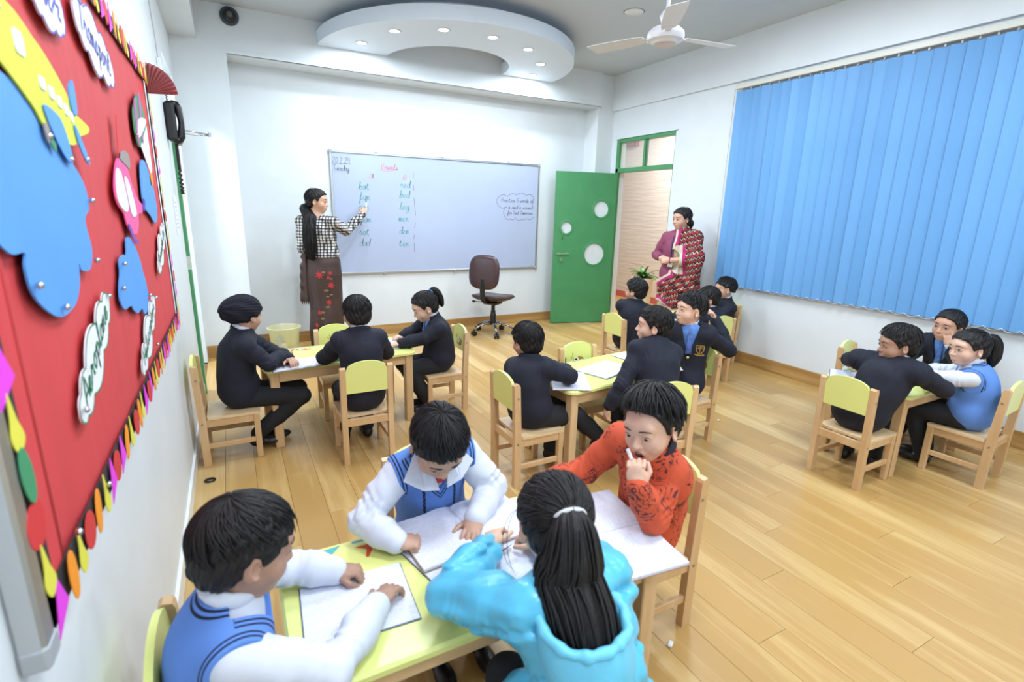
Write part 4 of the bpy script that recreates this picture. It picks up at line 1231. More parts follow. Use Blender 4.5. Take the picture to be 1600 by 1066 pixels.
# ------------------------------------------------------------------ planter in the corridor
pt = thing('potted_plant', 'leafy green plant in a cream planter in the corridor', 'plant', (5.35, 5.84, 0))
mb = MB(); mb.lathe([(0.0001, 0.0), (0.12, 0.0), (0.15, 0.55), (0.165, 0.57), (0.165, 0.60), (0.15, 0.60), (0.14, 0.56), (0.0001, 0.55)], 32)
mb.build('planter', mat('cream_ceramic', (236, 228, 212), 0.4), pt, True, 40)
MB().lathe([(0.0001, 0.565), (0.142, 0.565)], 24).build('soil', mat('soil', (60, 44, 34), 0.9), pt)
random.seed(9)
M_LEAF = mat('green_leaf', (74, 128, 52), 0.4, noise=0.2, nscale=12)
for k in range(26):
    a = k * 2.4; el = random.uniform(0.5, 1.35); L = random.uniform(0.20, 0.34); wd = random.uniform(0.028, 0.045)
    mb = MB(); vs = []; fs = []
    n = 7
    for i in range(n + 1):
        u = i / n
        r = L * u * math.cos(el) + 0.10 * u * u * math.cos(el); z = 0.57 + L * math.sin(el) * u - 0.12 * u * u * u
        hw = wd * math.sin(PI * min(1, u * 0.93 + 0.06)) ** 0.8
        for s in (-1, 0, 1):
            vs.append((r * math.cos(a) - s * hw * math.sin(a), r * math.sin(a) + s * hw * math.cos(a), z - (0.008 if s == 0 else 0)))
    for i in range(n):
        for s in (0, 1):
            o = i * 3 + s
            fs.append((o, o + 1, o + 4, o + 3))
    mb.add(vs, fs).build('leaf', M_LEAF, pt, True)

# ------------------------------------------------------------------ small things on the floor and tables
mb = MB(); mb.tube([(0.024 * math.cos(2 * PI * k / 24), 0.019 * math.sin(2 * PI * k / 24), 0.006) for k in range(25)], 0.006, 8, False)
o = mb.build('hair_band', M_BLACKPL, None, True); o.location = (-0.23, 3.11, 0.0); tag(o, 'black elastic hair band lying on the floor by the left wall', 'hair band')
o = MB().box(-0.014, 0.014, -0.008, 0.008, 0, 0.011, 0.003).build('eraser', mat('white_rubber', (226, 226, 226), 0.6)); o.location = (1.27, 1.08, 0); o.rotation_euler = (0, 0, 0.5)
tag(o, 'small white eraser lying on the floor by the orange boy\'s chair', 'eraser')
mb = MB(); mb.ball((0, 0, 0.006), (0.012, 0.008, 0.006), 7, 5)
o = mb.build('paper_scrap', M_WHP); o.location = (3.15, 2.48, 0); tag(o, 'tiny white paper scrap on the floor right of the middle table', 'paper')
def pencil(loc, direction, label, L=0.14, col=(40, 40, 46)):
    t = thing('pencil', label, 'pencil', loc)
    d = Vector(direction).normalized()
    MB().cyl((0, 0, 0), tuple(d * (L - 0.014)), 0.0036, None, 6).build('shaft', mat('pencil_%d_%d_%d' % col, col, 0.4), t)
    MB().cyl(tuple(d * (L - 0.014)), tuple(d * L), 0.0036, 0.0006, 6).build('tip', mat('pencil_wood', (200, 160, 110), 0.6), t)
    return t
# ------------------------------------------------------------------ organic shapes: blended volumes turned into one smooth surface
F32 = np.float32
def nrm(v):
    v = np.asarray(v, float)
    return v / (np.linalg.norm(v) + 1e-12)
V = lambda *a: np.array(a, float)

class Vol:
    """list of round cones / ellipsoids that melt into each other; mesh() returns vertices and quads"""
    def __init__(s):
        s.p = []
        s.clips = []
        s.disp = None
    def cone(s, a, b, ra, rb=None, k=0.01, neg=False):
        a = np.asarray(a, float); b = np.asarray(b, float); rb = ra if rb is None else rb
        s.p.append(('c', a, b, ra, rb, k, neg)); return s
    def chain(s, pts, rad, k=0.01):
        for i in range(len(pts) - 1):
            r0 = rad[i] if isinstance(rad, (list, tuple)) else rad
            r1 = rad[i + 1] if isinstance(rad, (list, tuple)) else rad
            s.cone(pts[i], pts[i + 1], r0, r1, k)
        return s
    def ell(s, c, r, ax=None, k=0.01, neg=False):
        ax = np.eye(3) if ax is None else np.asarray(ax, float)     # rows: local axes in space
        s.p.append(('e', np.asarray(c, float), np.asarray(r, float), ax, k, neg)); return s
    def box(s, c, h, ax=None, r=0.004, k=0.004, neg=False):
        ax = np.eye(3) if ax is None else np.asarray(ax, float)
        s.p.append(('b', np.asarray(c, float), np.asarray(h, float), ax, r, k, neg)); return s
    def _bb(s, q):
        if q[0] == 'c':
            R_ = max(q[3], q[4]); lo = np.minimum(q[1], q[2]) - R_; hi = np.maximum(q[1], q[2]) + R_; k = q[5]
        elif q[0] == 'e':
            e = np.abs(q[3]).T @ q[2]; lo = q[1] - e; hi = q[1] + e; k = q[4]
        else:
            e = np.abs(q[3]).T @ (q[2] + q[4]); lo = q[1] - e; hi = q[1] + e; k = q[5]
        return lo, hi, k
    def mesh(s, h):
        lo = np.full(3, 1e9); hi = np.full(3, -1e9)
        for q in s.p:
            if q[-1]: continue
            a, b, k = s._bb(q)
            lo = np.minimum(lo, a); hi = np.maximum(hi, b)
        pad = 0.02 + 3 * h
        lo -= pad; hi += pad
        n = np.ceil((hi - lo) / h).astype(int) + 1
        ax = [(lo[i] + h * np.arange(n[i])).astype(F32) for i in range(3)]
        D = np.full(tuple(n), 0.1, F32)
        for q in s.p:
            a, b, k = s._bb(q)
            mgn = k + 2.5 * h
            i0 = np.maximum(0, np.floor((a - mgn - lo) / h).astype(int)); i1 = np.minimum(n, np.ceil((b + mgn - lo) / h).astype(int) + 1)
            if (i1 <= i0).any(): continue
            sl = tuple(slice(i0[i], i1[i]) for i in range(3))
            X = ax[0][sl[0]][:, None, None]; Y = ax[1][sl[1]][None, :, None]; Z = ax[2][sl[2]][None, None, :]
            if q[0] == 'c':
                ab = q[2] - q[1]; L2 = float(ab @ ab) + 1e-12
                px, py, pz = X - F32(q[1][0]), Y - F32(q[1][1]), Z - F32(q[1][2])
                t = np.clip((px * F32(ab[0]) + py * F32(ab[1]) + pz * F32(ab[2])) / F32(L2), 0, 1)
                d = np.sqrt((px - t * F32(ab[0])) ** 2 + (py - t * F32(ab[1])) ** 2 + (pz - t * F32(ab[2])) ** 2) - (F32(q[3]) + t * F32(q[4] - q[3]))
            else:
                c, r, A = q[1], q[2], q[3]
                px, py, pz = X - F32(c[0]), Y - F32(c[1]), Z - F32(c[2])
                u = [px * F32(A[i][0]) + py * F32(A[i][1]) + pz * F32(A[i][2]) for i in range(3)]
                if q[0] == 'e':
                    k0 = np.sqrt(sum((u[i] / F32(r[i])) ** 2 for i in range(3)))
                    k1 = np.sqrt(sum((u[i] / F32(r[i] ** 2)) ** 2 for i in range(3))) + F32(1e-6)
                    d = k0 * (k0 - 1) / k1
                else:
                    w = [np.abs(u[i]) - F32(r[i]) for i in range(3)]
                    d = np.sqrt(sum(np.maximum(x, 0) ** 2 for x in w)) + np.minimum(np.maximum(np.maximum(w[0], w[1]), w[2]), 0) - F32(q[4])
            k = F32(max(k, 1e-5)); S = D[sl]
            if q[-1]:
                d = -d
                hh = np.clip(0.5 - 0.5 * (S - d) / k, 0, 1)
                D[sl] = S * (1 - hh) + d * hh + k * hh * (1 - hh)
            else:
                hh = np.clip(0.5 + 0.5 * (S - d) / k, 0, 1)
                D[sl] = S * (1 - hh) + d * hh - k * hh * (1 - hh)
        if s.disp is not None:
            I = np.nonzero(np.abs(D) < 0.018)
            D[I] += s.disp(np.stack([ax[i][I[i]] for i in range(3)], 1).astype(float)).astype(F32)
        if s.clips:
            I = np.nonzero(D < 0.012)
            P = np.stack([ax[i][I[i]] for i in range(3)], 1).astype(float)
            d = D[I]
            for c in s.clips: d = np.maximum(d, c(P).astype(F32))
            D[I] = d
        D[0] = D[-1] = 0.1; D[:, 0] = D[:, -1] = 0.1; D[:, :, 0] = D[:, :, -1] = 0.1
        return surf_nets(D, lo, h)

def surf_nets(D, lo, h):
    S = D < 0
    C = np.zeros(tuple(x - 1 for x in D.shape), np.uint8)
    offs = [(i, j, k) for i in (0, 1) for j in (0, 1) for k in (0, 1)]
    sub = lambda A, o: A[o[0]:A.shape[0] - 1 + o[0], o[1]:A.shape[1] - 1 + o[1], o[2]:A.shape[2] - 1 + o[2]]
    for o in offs: C += sub(S, o)
    act = (C > 0) & (C < 8)
    I = np.nonzero(act)
    N = len(I[0])
    idx = np.full(C.shape, -1, np.int32); idx[I] = np.arange(N)
    vals = {o: D[I[0] + o[0], I[1] + o[1], I[2] + o[2]] for o in offs}
    pos = np.zeros((N, 3)); cnt = np.zeros(N)
    for a in offs:
        for ax_ in range(3):
            if a[ax_]: continue
            b = list(a); b[ax_] = 1; b = tuple(b)
            va, vb = vals[a], vals[b]
            cr = (va < 0) != (vb < 0)
            t = np.where(cr, va / np.where(cr, va - vb, 1), 0)
            p = np.zeros((N, 3)); p[:] = a; p[:, ax_] = t
            pos += p * cr[:, None]; cnt += cr
    verts = lo + h * (np.stack(I, 1) + pos / cnt[:, None])
    faces = []
    for ax_ in range(3):
        sa = [slice(None)] * 3; sb = [slice(None)] * 3
        sa[ax_] = slice(0, -1); sb[ax_] = slice(1, None)
        A = S[tuple(sa)]; B = S[tuple(sb)]
        E = np.nonzero(A != B)
        E = list(E)
        o1, o2 = [(1, 2), (2, 0), (0, 1)][ax_]
        ok = (E[o1] > 0) & (E[o2] > 0) & (E[o1] < C.shape[o1]) & (E[o2] < C.shape[o2])
        E = [e[ok] for e in E]
        inside = A[tuple(E)]
        q = []
        for d1, d2 in ((-1, -1), (0, -1), (0, 0), (-1, 0)):
            e = [x.copy() for x in E]; e[o1] = e[o1] + d1; e[o2] = e[o2] + d2
            q.append(idx[tuple(e)])
        Q = np.stack(q, 1)
        Q[~inside] = Q[~inside][:, ::-1]
        faces.append(Q)
    return verts, np.concatenate(faces, 0)

def np_mesh(name, verts, faces, mt, parent, smooth=True, attrs=None):
    me = bpy.data.meshes.new(name)
    me.vertices.add(len(verts)); me.vertices.foreach_set('co', np.ascontiguousarray(verts, F32).ravel())
    nf = len(faces); kf = faces.shape[1]
    me.loops.add(nf * kf); me.loops.foreach_set('vertex_index', np.ascontiguousarray(faces, np.int32).ravel())
    me.polygons.add(nf); me.polygons.foreach_set('loop_start', np.arange(nf, dtype=np.int32) * kf)
    try: me.polygons.foreach_set('loop_total', np.full(nf, kf, np.int32))
    except Exception: pass
    me.polygons.foreach_set('use_smooth', np.full(nf, smooth))
    me.update(calc_edges=True); me.validate()
    me.materials.append(mt)
    for k_, arr in (attrs or {}).items():
        at = me.attributes.new(k_, 'FLOAT', 'POINT'); at.data.foreach_set('value', np.ascontiguousarray(arr, F32))
    o = bpy.data.objects.new(name, me); COL.objects.link(o)
    if parent is not None: o.parent = parent
    return o

def vol_obj(name, vol, h, mt, root, attrs=None):
    v, f = vol.mesh(h)
    at = {k_: fn(v) for k_, fn in (attrs or {}).items()}
    o = np.array(root.location)
    return np_mesh(name, v - o, f, mt, root, True, at)

# ------------------------------------------------------------------ frames
def frame(yaw, pitch=0.0, roll=0.0):
    """rows: right, forward, up; yaw in degrees from +x, pitch down positive"""
    a, p, r = (math.radians(t) for t in (yaw, pitch, roll))
    f = V(math.cos(a) * math.cos(p), math.sin(a) * math.cos(p), -math.sin(p))
    rt = V(math.sin(a), -math.cos(a), 0)
    up = np.cross(rt, f)
    return np.array([rt * math.cos(r) + up * math.sin(r), f, up * math.cos(r) - rt * math.sin(r)])

# ------------------------------------------------------------------ skin, hair, cloth materials
def skin(name, rgb):
    rgb = tuple(255 - (255 - c_) * .84 for c_ in rgb)
    return mat(name, rgb, 0.5, noise=0.07, nscale=30, bump=0.03, bscale=200)
M_HAIR, nt, b = new_mat('black_hair', 0.55)
b.inputs['Specular IOR Level'].default_value = 0.35
tc = nt.nodes.new('ShaderNodeTexCoord')
n = nt.nodes.new('ShaderNodeTexNoise'); n.inputs['Scale'].default_value = 90; n.inputs['Detail'].default_value = 3
nt.links.new(tc.outputs['Object'], n.inputs['Vector'])
nt.links.new(ramp(nt, n.outputs['Fac'], [(0.3, (12, 10, 11)), (0.7, (30, 26, 26))]), b.inputs['Base Color'])
bp = nt.nodes.new('ShaderNodeBump'); bp.inputs['Strength'].default_value = 0.35; bp.inputs['Distance'].default_value = 0.004
nt.links.new(n.outputs['Fac'], bp.inputs['Height']); nt.links.new(bp.outputs[0], b.inputs['Normal'])
M_IRIS = mat('dark_iris', (30, 18, 14), 0.4, spec=0.3); M_EYE = mat('eye_white', (200, 194, 190), 0.3); M_BROW = mat('eyebrow_hair', (34, 26, 24), 0.7)
M_NAVY = mat('navy_wool', (18, 21, 38), 0.82, noise=0.12, nscale=120, bump=0.12, bscale=30)
M_TROUS = mat('charcoal_trousers', (26, 27, 32), 0.85, bump=0.1, bscale=25)
M_SHOE = mat('black_shoe', (20, 20, 22), 0.42, bump=0.05, bscale=40)
M_SHIRT = mat('white_shirt', (208, 212, 224), 0.72, noise=0.03, nscale=12, bump=0.15, bscale=18)
M_GOLD = mat('gold_thread', (176, 140, 70), 0.4, 0.5)
M_TIEB = mat('blue_tie', (74, 104, 170), 0.55, noise=0.4, nscale=60)

# ------------------------------------------------------------------ heads
def add_head(S, c, A, s, jaw=1.0, mouth_open=0.0, ears=True):
    P = lambda x, y, z: c + s * (A[0] * x + A[1] * y + A[2] * z)
    E = lambda x, y, z, rx, ry, rz, k, neg=False: S.ell(P(x, y, z), V(rx, ry, rz) * s, A, k * s, neg)
    E(0, -.008, .028, .074, .090, .076, .01)
    E(0, .018, -.030, .060 * jaw, .064, .066, .03)
    E(0, .050, -.074, .030 * jaw, .026, .026, .028)
    for q in (-1, 1):
        E(q * .034, .050, -.034, .028, .026, .027, .02)
        E(q * .031, .083, .000, .0165, .012, .010, .010, True)
        E(q * .031, .070, .000, .0150, .0135, .0125, .004)
    E(0, .070, .026, .050, .016, .020, .02)
    S.cone(P(0, .080, -.002), P(0, .0945, -.030), .0065 * s, .0105 * s, .010 * s)
    for q in (-1, 1): E(q * .0105, .0865, -.0335, .0075, .008, .0065, .006)
    E(0, .078, -.056, .021, .012, .012, .012)
    if mouth_open:
        E(0, .084, -.064, .015, .020, .013 * mouth_open, .004, True)
    if ears:
        for q in (-1, 1):
            T = frame(0)
            e = np.array([A[0] * q, A[1], A[2]])
            e2 = np.array([nrm(e[0] - .55 * e[1]) , nrm(e[1] + .55 * e[0]), e[2]])
            S.ell(P(q * .0755, -.006, -.012), V(.0085, .019, .029) * s, e2, .006 * s)
            S.ell(P(q * .0840, .002, -.010), V(.006, .011, .017) * s, e2, .004 * s, True)
    return P

def add_face_parts(root, P, A, s, gaze=(0, 0), lips=(182, 118, 106), mouth_open=0.0, lid=0.0, detail=True):
    """eyes, lids, brows, lips as small meshes of their own"""
    o = np.array(root.location)
    T = Matrix(((A[0][0] * s, A[1][0] * s, A[2][0] * s, 0), (A[0][1] * s, A[1][1] * s, A[2][1] * s, 0), (A[0][2] * s, A[1][2] * s, A[2][2] * s, 0), (0, 0, 0, 1)))
    base = P(0, 0, 0) - o
    T.translation = Vector(base)
    for q in (-1, 1):
        e = MB().ball((q * .031, .0765, .0), (.0120, .0085, .0062 * (1 - lid)), 14, 10, T).build('eye', M_EYE, root, True)
        gx, gz = gaze
        MB().ball((q * .031 + gx * .006, .0825, gz * .003 - .0005), (.0066, .0034, .0062 * (1 - lid * .6)), 12, 8, T).build('iris', M_IRIS, e, True)
        MB().tube([(q * .031 + u * .0135, .0835 - .0055 * u * u,   .0064 * (1 - lid) - .0054 * (u * u) * (1 - lid)) for u in (-1, -.5, 0, .5, 1)], [.0008, .0016, .0018, .0016, .0008], 6, True, T).build('eyelashes', M_BROW, root, True)
        MB().tube([(q * (.014 + .036 * u), .0885 - .013 * u * u, .0205 + .0034 * math.sin(u * 3.0) - .0015 * u) for u in (0, .25, .5, .75, 1)], [.0022, .0032, .0030, .0024, .0010], 6, True, T, 0.75).build('eyebrow', M_BROW, root, True)
    M_L = mat('lips_%d_%d_%d' % lips, lips, 0.45)
    op = .009 * mouth_open
    def lip(z, rz, ry, sag):
        m = MB(); n = 9; pts = []; rr = []
        for i in range(n):
            u = -1 + 2 * i / (n - 1)
            pts.append((u * .0195, .0866 - .0080 * u * u + ry, z - sag * (1 - u * u))); rr.append(rz * (1 - .75 * u * u) + .0005)
        return m.tube(pts, rr, 8, True, T)
    m = lip(-.0580 + op * .2, .0036, 0.0, -.0012 - op * .35)
    m2 = lip(-.0625 - op * .6, .0044, -.0008, .0022 + op * .75)
    m.add(m2.v, m2.f)
    m.build('lips', M_L, root, True)
    if mouth_open:
        MB().ball((0, .078, -.0625), (.0155, .006, .0115 * mouth_open), 12, 8, T).build('mouth_cavity', mat('mouth_dark', (74, 24, 26), 0.5), root, True)
        MB().ball((0, .0835, -.0565), (.0105, .0025, .0025), 10, 6, T).build('teeth', mat('teeth', (222, 216, 204), 0.3), root, True)

def hair_noise(q, seed):
    az = np.arctan2(q[:, 0], q[:, 1] + .03)
    po = np.arctan2(q[:, 2] - .03, np.hypot(q[:, 0], q[:, 1] + .01))
    return (.0022 * np.sin(az * 19 + 3 * np.sin(po * 4 + seed)) + .0016 * np.sin(az * 41 + 5 * po + seed * 2) + .0018 * np.sin(po * 13 + az * 7 + seed)) * np.cos(np.clip(po, -1.4, 1.35)) ** .5

HL_BOY = ([-.12, -.06, -.028, -.008, .004, .010, .022, .030, .050, .075, .11], [-.072, -.070, -.052, -.014, .016, .004, -.016, .006, .036, .052, .056])
HL_FRINGE = ([-.12, -.06, -.028, -.008, .004, .010, .022, .034, .050, .075, .11], [-.078, -.076, -.056, -.014, .014, .0, -.022, -.004, .018, .026, .026])
HL_CURLY = ([-.12, -.06, -.028, -.008, .004, .010, .022, .030, .050, .075, .11], [-.072, -.070, -.052, -.014, .016, .004, -.010, .018, .062, .084, .090])
HL_FADE = ([-.12, -.06, -.028, -.008, .004, .012, .024, .034, .050, .075, .11], [-.035, -.030, -.015, .010, .026, .020, .010, .024, .040, .046, .046])
HL_GIRL = ([-.12, -.06, -.028, -.008, .006, .014, .026, .036, .050, .072, .11], [-.082, -.078, -.056, -.012, .014, .0, -.004, .020, .044, .064, .072])
def add_hair(root, c, A, s, hl, h=.004, thick=(.010, .011, .013), seed=1.0, locks=150, crown=(0, -.045, .11), fluff=0.0, extra=None, name='hair', part=None, lock_r=.0026):
    S = Vol()
    P = lambda x, y, z: c + s * (A[0] * x + A[1] * y + A[2] * z)
    loc = lambda p: ((p - c) @ A.T) / s
    S.ell(P(0, -.009, .030), V(.074 + thick[0], .090 + thick[1], .077 + thick[2]) * s, A, .01)
    S.ell(P(0, -.045, -.02), V(.064 + thick[0] * .4, .046 + thick[1] * .8, .055) * s, A, .02)
    def disp(p):
        q = loc(p)
        d = hair_noise(q, seed) * s
        if fluff:
            d = d + fluff * s * (np.sin(q[:, 0] * 150 + seed) * np.sin(q[:, 1] * 140 + 2 * seed) * np.sin(q[:, 2] * 130)) 
        return d
    S.disp = disp
    def clip(p):
        q = loc(p)
        g = np.interp(q[:, 1], hl[0], hl[1])
        d = (g - q[:, 2]) * .75 * s
        face = -(((q[:, 0] / .064) ** 2 + ((q[:, 1] - .075) / .05) ** 2 + ((q[:, 2] + .03) / .09) ** 2) ** .5 - 1) * .05 * s
        return np.maximum(d, np.where(q[:, 1] > .03, face, -1))
    S.clips.append(clip)
    v, f = S.mesh(h)
    o = np.array(root.location)
    V_ = [v - o]; F_ = [f]; nv = len(v)
    # strands lying over the surface break up the outline
    rnd = np.random.RandomState(int(seed * 100) % 9999)
    cr = V(*crown); ctr = V(0, -.009, .030)
    R3 = V(.074 + thick[0], .090 + thick[1], .077 + thick[2])
    a0 = nrm((cr - ctr) / R3); b0 = nrm(np.cross(a0, V(1, 0, 0))); c0 = np.cross(a0, b0)
    n = 4
    for i in range(locks):
        ph = rnd.uniform(0, 2 * math.pi); t0 = rnd.uniform(.02, .8); tl = rnd.uniform(.5, 1.1); sw = rnd.uniform(-.35, .35) + .25
        pts = []; lift = rnd.uniform(-.0005, .0035) + fluff * rnd.uniform(0, 2.0)
        for j in range(7):
            t = t0 + tl * j / 6
            pp = ph + sw * (t - t0)
            d = math.cos(t) * a0 + math.sin(t) * (math.cos(pp) * b0 + math.sin(pp) * c0)
            q = ctr + R3 * d * (1 + lift / .09 * (1 + .6 * j / 6))
            g = np.interp(q[1], hl[0], hl[1])
            if q[2] < g - .006: break
            pts.append(q)
        if len(pts) < 3: continue
        m_ = len(pts); vs = []
        for j, q in enumerate(pts):
            t = nrm(pts[min(j + 1, m_ - 1)] - pts[max(j - 1, 0)]); u = nrm((q - ctr) / R3 ** 2); w_ = np.cross(t, u)
            r = lock_r * (math.sin(math.pi * (j + .35) / (m_ - .3)) + .12)
            for k in range(n):
                an = 2 * math.pi * k / n
                vs.append(P(*(q + u * math.cos(an) * r * .7 + w_ * math.sin(an) * r)) - o)
        fs = [(nv + j * n + k, nv + j * n + (k + 1) % n, nv + (j + 1) * n + (k + 1) % n, nv + (j + 1) * n + k) for j in range(m_ - 1) for k in range(n)]
        V_.append(np.array(vs)); F_.append(np.array(fs)); nv += len(vs)
    if extra:
        for ev, ef in extra(P):
            V_.append(np.asarray(ev) - o); F_.append(np.asarray(ef) + nv); nv += len(ev)
    return np_mesh(name, np.concatenate(V_), np.concatenate(F_), M_HAIR, root)

def strand_bundle(pts, rads, count, seed, r=.0035, n=4, ref=(.9, .35, .1)):
    """loose strands running along a tail of given radii -> list of (verts, faces)"""
    rnd = np.random.RandomState(seed)
    out = []
    pts = [np.asarray(p, float) for p in pts]
    m_ = len(pts)
    for i in range(count):
        ph = rnd.uniform(0, 2 * math.pi); rr = rnd.uniform(.55, 1.08); tw = rnd.uniform(-.6, .6); cutj = m_ if rnd.rand() < .75 else m_ - 1
        vs = []
        for j in range(cutj):
            t = nrm(pts[min(j + 1, m_ - 1)] - pts[max(j - 1, 0)])
            a = nrm(np.cross(t, V(*ref))); b_ = np.cross(t, a)
            an = ph + tw * j / m_
            p = pts[j] + (a * math.cos(an) + b_ * math.sin(an)) * rads[j] * rr
            rad = r * (1.0 if j < cutj - 1 else .2)
            for k in range(n):
                q = 2 * math.pi * k / n
                vs.append(p + a * math.cos(q) * rad + b_ * math.sin(q) * rad)
        fs = [(j * n + k, j * n + (k + 1) % n, (j + 1) * n + (k + 1) % n, (j + 1) * n + k) for j in range(cutj - 1) for k in range(n)]
        out.append((np.array(vs), np.array(fs)))
    return out

# ------------------------------------------------------------------ hands
CURL = {'flat': (10, 12, 8), 'rest': (28, 32, 20), 'grip': (52, 62, 35), 'fist': (78, 88, 55), 'splay': (14, 18, 12)}
def add_hand(S, w, fd, nb, side, s=1.0, pose='rest'):
    """w wrist, fd finger direction, nb back-of-hand normal, side +1 right hand, -1 left"""
    f = nrm(fd); n_ = nrm(nb - f * np.dot(nb, f)); lat = np.cross(f, n_) * (-side)      # towards the thumb
    A = np.array([lat, f, n_])
    P = lambda x, y, z: w + s * (lat * x + f * y + n_ * z)
    S.ell(P(0, .030, 0), V(.029, .036, .0125) * s, A, .008 * s)
    S.ell(P(.016, .020, -.003), V(.014, .024, .012) * s, A, .008 * s)
    S.cone(P(0, -.02, 0), P(0, .012, 0), .0185 * s, .0195 * s, .012 * s)
    c = CURL[pose]
    spread = 1.6 if pose == 'splay' else 1.0
    for i, (x, L) in enumerate(((.0215, .047), (.0075, .053), (-.0070, .049), (-.0205, .039))):
        ang = 0.0; p = P(x, .058 - abs(x) * .12, -.001); dirx = (x * 4.0 * spread)
        seg = (L * .42, L * .32, L * .26); rads = (.0072, .0066, .0060, .0050)
        for j in range(3):
            ang += math.radians(c[j] * (1 + .06 * i))
            d = f * math.cos(ang) - n_ * math.sin(ang)
            d = nrm(d + lat * dirx * math.cos(ang))
            q = p + d * seg[j] * s
            S.cone(p, q, rads[j] * s, rads[j + 1] * s, .002 * s)
            p = q
    t0 = P(.022, .012, -.004)
    if pose == 'fist':
        t1 = t0 + s * (lat * .016 + f * .024 - n_ * .012); t2 = t1 + s * (-lat * .014 + f * .012 - n_ * .010)
    elif pose == 'grip':
        t1 = t0 + s * (lat * .014 + f * .026 - n_ * .012); t2 = t1 + s * (f * .022 - n_ * .010 - lat * .004)
    else:
        t1 = t0 + s * (lat * .021 + f * .020 - n_ * .005); t2 = t1 + s * (lat * .010 + f * .022 - n_ * .004)
    S.cone(t0, t1, .0095 * s, .0080 * s, .006 * s); S.cone(t1, t2, .0078 * s, .0060 * s, .003 * s)
    return P

def ik(a, w, l1, l2, pole):
    d = w - a; L = np.linalg.norm(d); L_ = min(L, (l1 + l2) * .999); u = d / (L + 1e-9)
    x = (l1 * l1 - l2 * l2 + L_ * L_) / (2 * L_); hh = math.sqrt(max(0, l1 * l1 - x * x))
    p = np.asarray(pole, float); p = nrm(p - u * np.dot(p, u))
    return a + u * x * (L / L_) + p * hh
# ------------------------------------------------------------------ clothed figures
def cloth_disp(seed, amp):
    r = np.random.RandomState(seed)
    D_ = r.normal(size=(5, 3)); D_ /= np.linalg.norm(D_, axis=1)[:, None]
    ph = r.uniform(0, 6.28, 5); fq = (34, 52, 75, 41, 95); am = (1.0, .8, .5, .9, .35)
    def f(p):
        w_ = np.sin(p @ D_[0] * 21 + ph[0]) * 1.4
        out = 0
        for i in range(5):
            out = out + am[i] * np.sin(p @ D_[i] * fq[i] + ph[i] + w_)
        return amp * out
    return f

m_vest, nt, b = new_mat('blue_knit_vest', 0.85)
at = nt.nodes.new('ShaderNodeAttribute'); at.attribute_name = 'edge'
e_ = at.outputs['Fac']
band = lambda a, c: mathn(nt, 'MULTIPLY', mathn(nt, 'GREATER_THAN', e_, a), mathn(nt, 'LESS_THAN', e_, c))
st = mathn(nt, 'ADD', band(.007, .0115), band(.0165, .021))
mx = nt.nodes.new('ShaderNodeMix'); mx.data_type = 'RGBA'
mx.inputs['A'].default_value = lin((94, 138, 214)); mx.inputs['B'].default_value = lin((22, 30, 66))
nt.links.new(st, mx.inputs['Factor']); nt.links.new(mx.outputs['Result'], b.inputs['Base Color'])
nz = nt.nodes.new('ShaderNodeTexNoise'); nz.inputs['Scale'].default_value = 160
bp = nt.nodes.new('ShaderNodeBump'); bp.inputs['Strength'].default_value = .25; bp.inputs['Distance'].default_value = .004
nt.links.new(nz.outputs['Fac'], bp.inputs['Height']); nt.links.new(bp.outputs[0], b.inputs['Normal'])

M_CYAN = mat('cyan_nylon', (84, 180, 214), 0.3, noise=0.06, nscale=8, bump=0.5, bscale=14)
m_or, nt, b = new_mat('orange_printed_fleece', 0.85)
tc = nt.nodes.new('ShaderNodeTexCoord')
n1 = nt.nodes.new('ShaderNodeTexNoise'); n1.inputs['Scale'].default_value = 24; n1.inputs['Detail'].default_value = 2; n1.inputs['Distortion'].default_value = 1.5
n2 = nt.nodes.new('ShaderNodeTexNoise'); n2.inputs['Scale'].default_value = 11; n2.inputs['Detail'].default_value = 1
nt.links.new(tc.outputs['Object'], n1.inputs['Vector']); nt.links.new(tc.outputs['Object'], n2.inputs['Vector'])
ln_ = mathn(nt, 'LESS_THAN', mathn(nt, 'ABSOLUTE', mathn(nt, 'SUBTRACT', n1.outputs['Fac'], .5)), .030)
ln_ = mathn(nt, 'MAXIMUM', ln_, mathn(nt, 'GREATER_THAN', n1.outputs['Fac'], .72))
ptc = mathn(nt, 'MULTIPLY', ln_, mathn(nt, 'GREATER_THAN', n2.outputs['Fac'], .48))
mx = nt.nodes.new('ShaderNodeMix'); mx.data_type = 'RGBA'
mx.inputs['A'].default_value = lin((200, 80, 48)); mx.inputs['B'].default_value = lin((92, 38, 34))
nt.links.new(ptc, mx.inputs['Factor']); nt.links.new(mx.outputs['Result'], b.inputs['Base Color'])
M_ORANGE = m_or

def arm_folds(arms, amp, seed=0):
    """creases gathered round the elbow and along the forearm"""
    segs = [(s0, e, w_) for s0, e, w_, *_ in arms.values()]
    def f(p):
        out = np.zeros(len(p))
        for i, (s0, e, w_) in enumerate(segs):
            for a, c, o_ in ((s0, e, 0.0), (e, w_, 1.0)):
                ab = c - a; L = np.linalg.norm(ab); u = ab / L
                t = (p - a) @ u
                r = p - a - t[:, None] * u
                d = np.linalg.norm(r, axis=1)
                b1 = nrm(np.cross(u, V(.3, .5, .8))); an = np.arctan2(r @ b1, r @ np.cross(u, b1))
                tt = t / L
                wgt = np.exp(-((tt - (1 - o_)) / .6) ** 2) * (tt > -.15) * (tt < 1.15) * (d < .075)
                out = out + wgt * np.sin(t * 2 * math.pi / .034 + 1.6 * np.sin(an + seed + i) + 2.2 * np.sin(2 * an + i) + 1.6 * np.sin(t * 63 + seed)) * (.6 + .4 * np.sin(an * 1.0 + seed))
        return amp * out
    return f

class Fig: pass

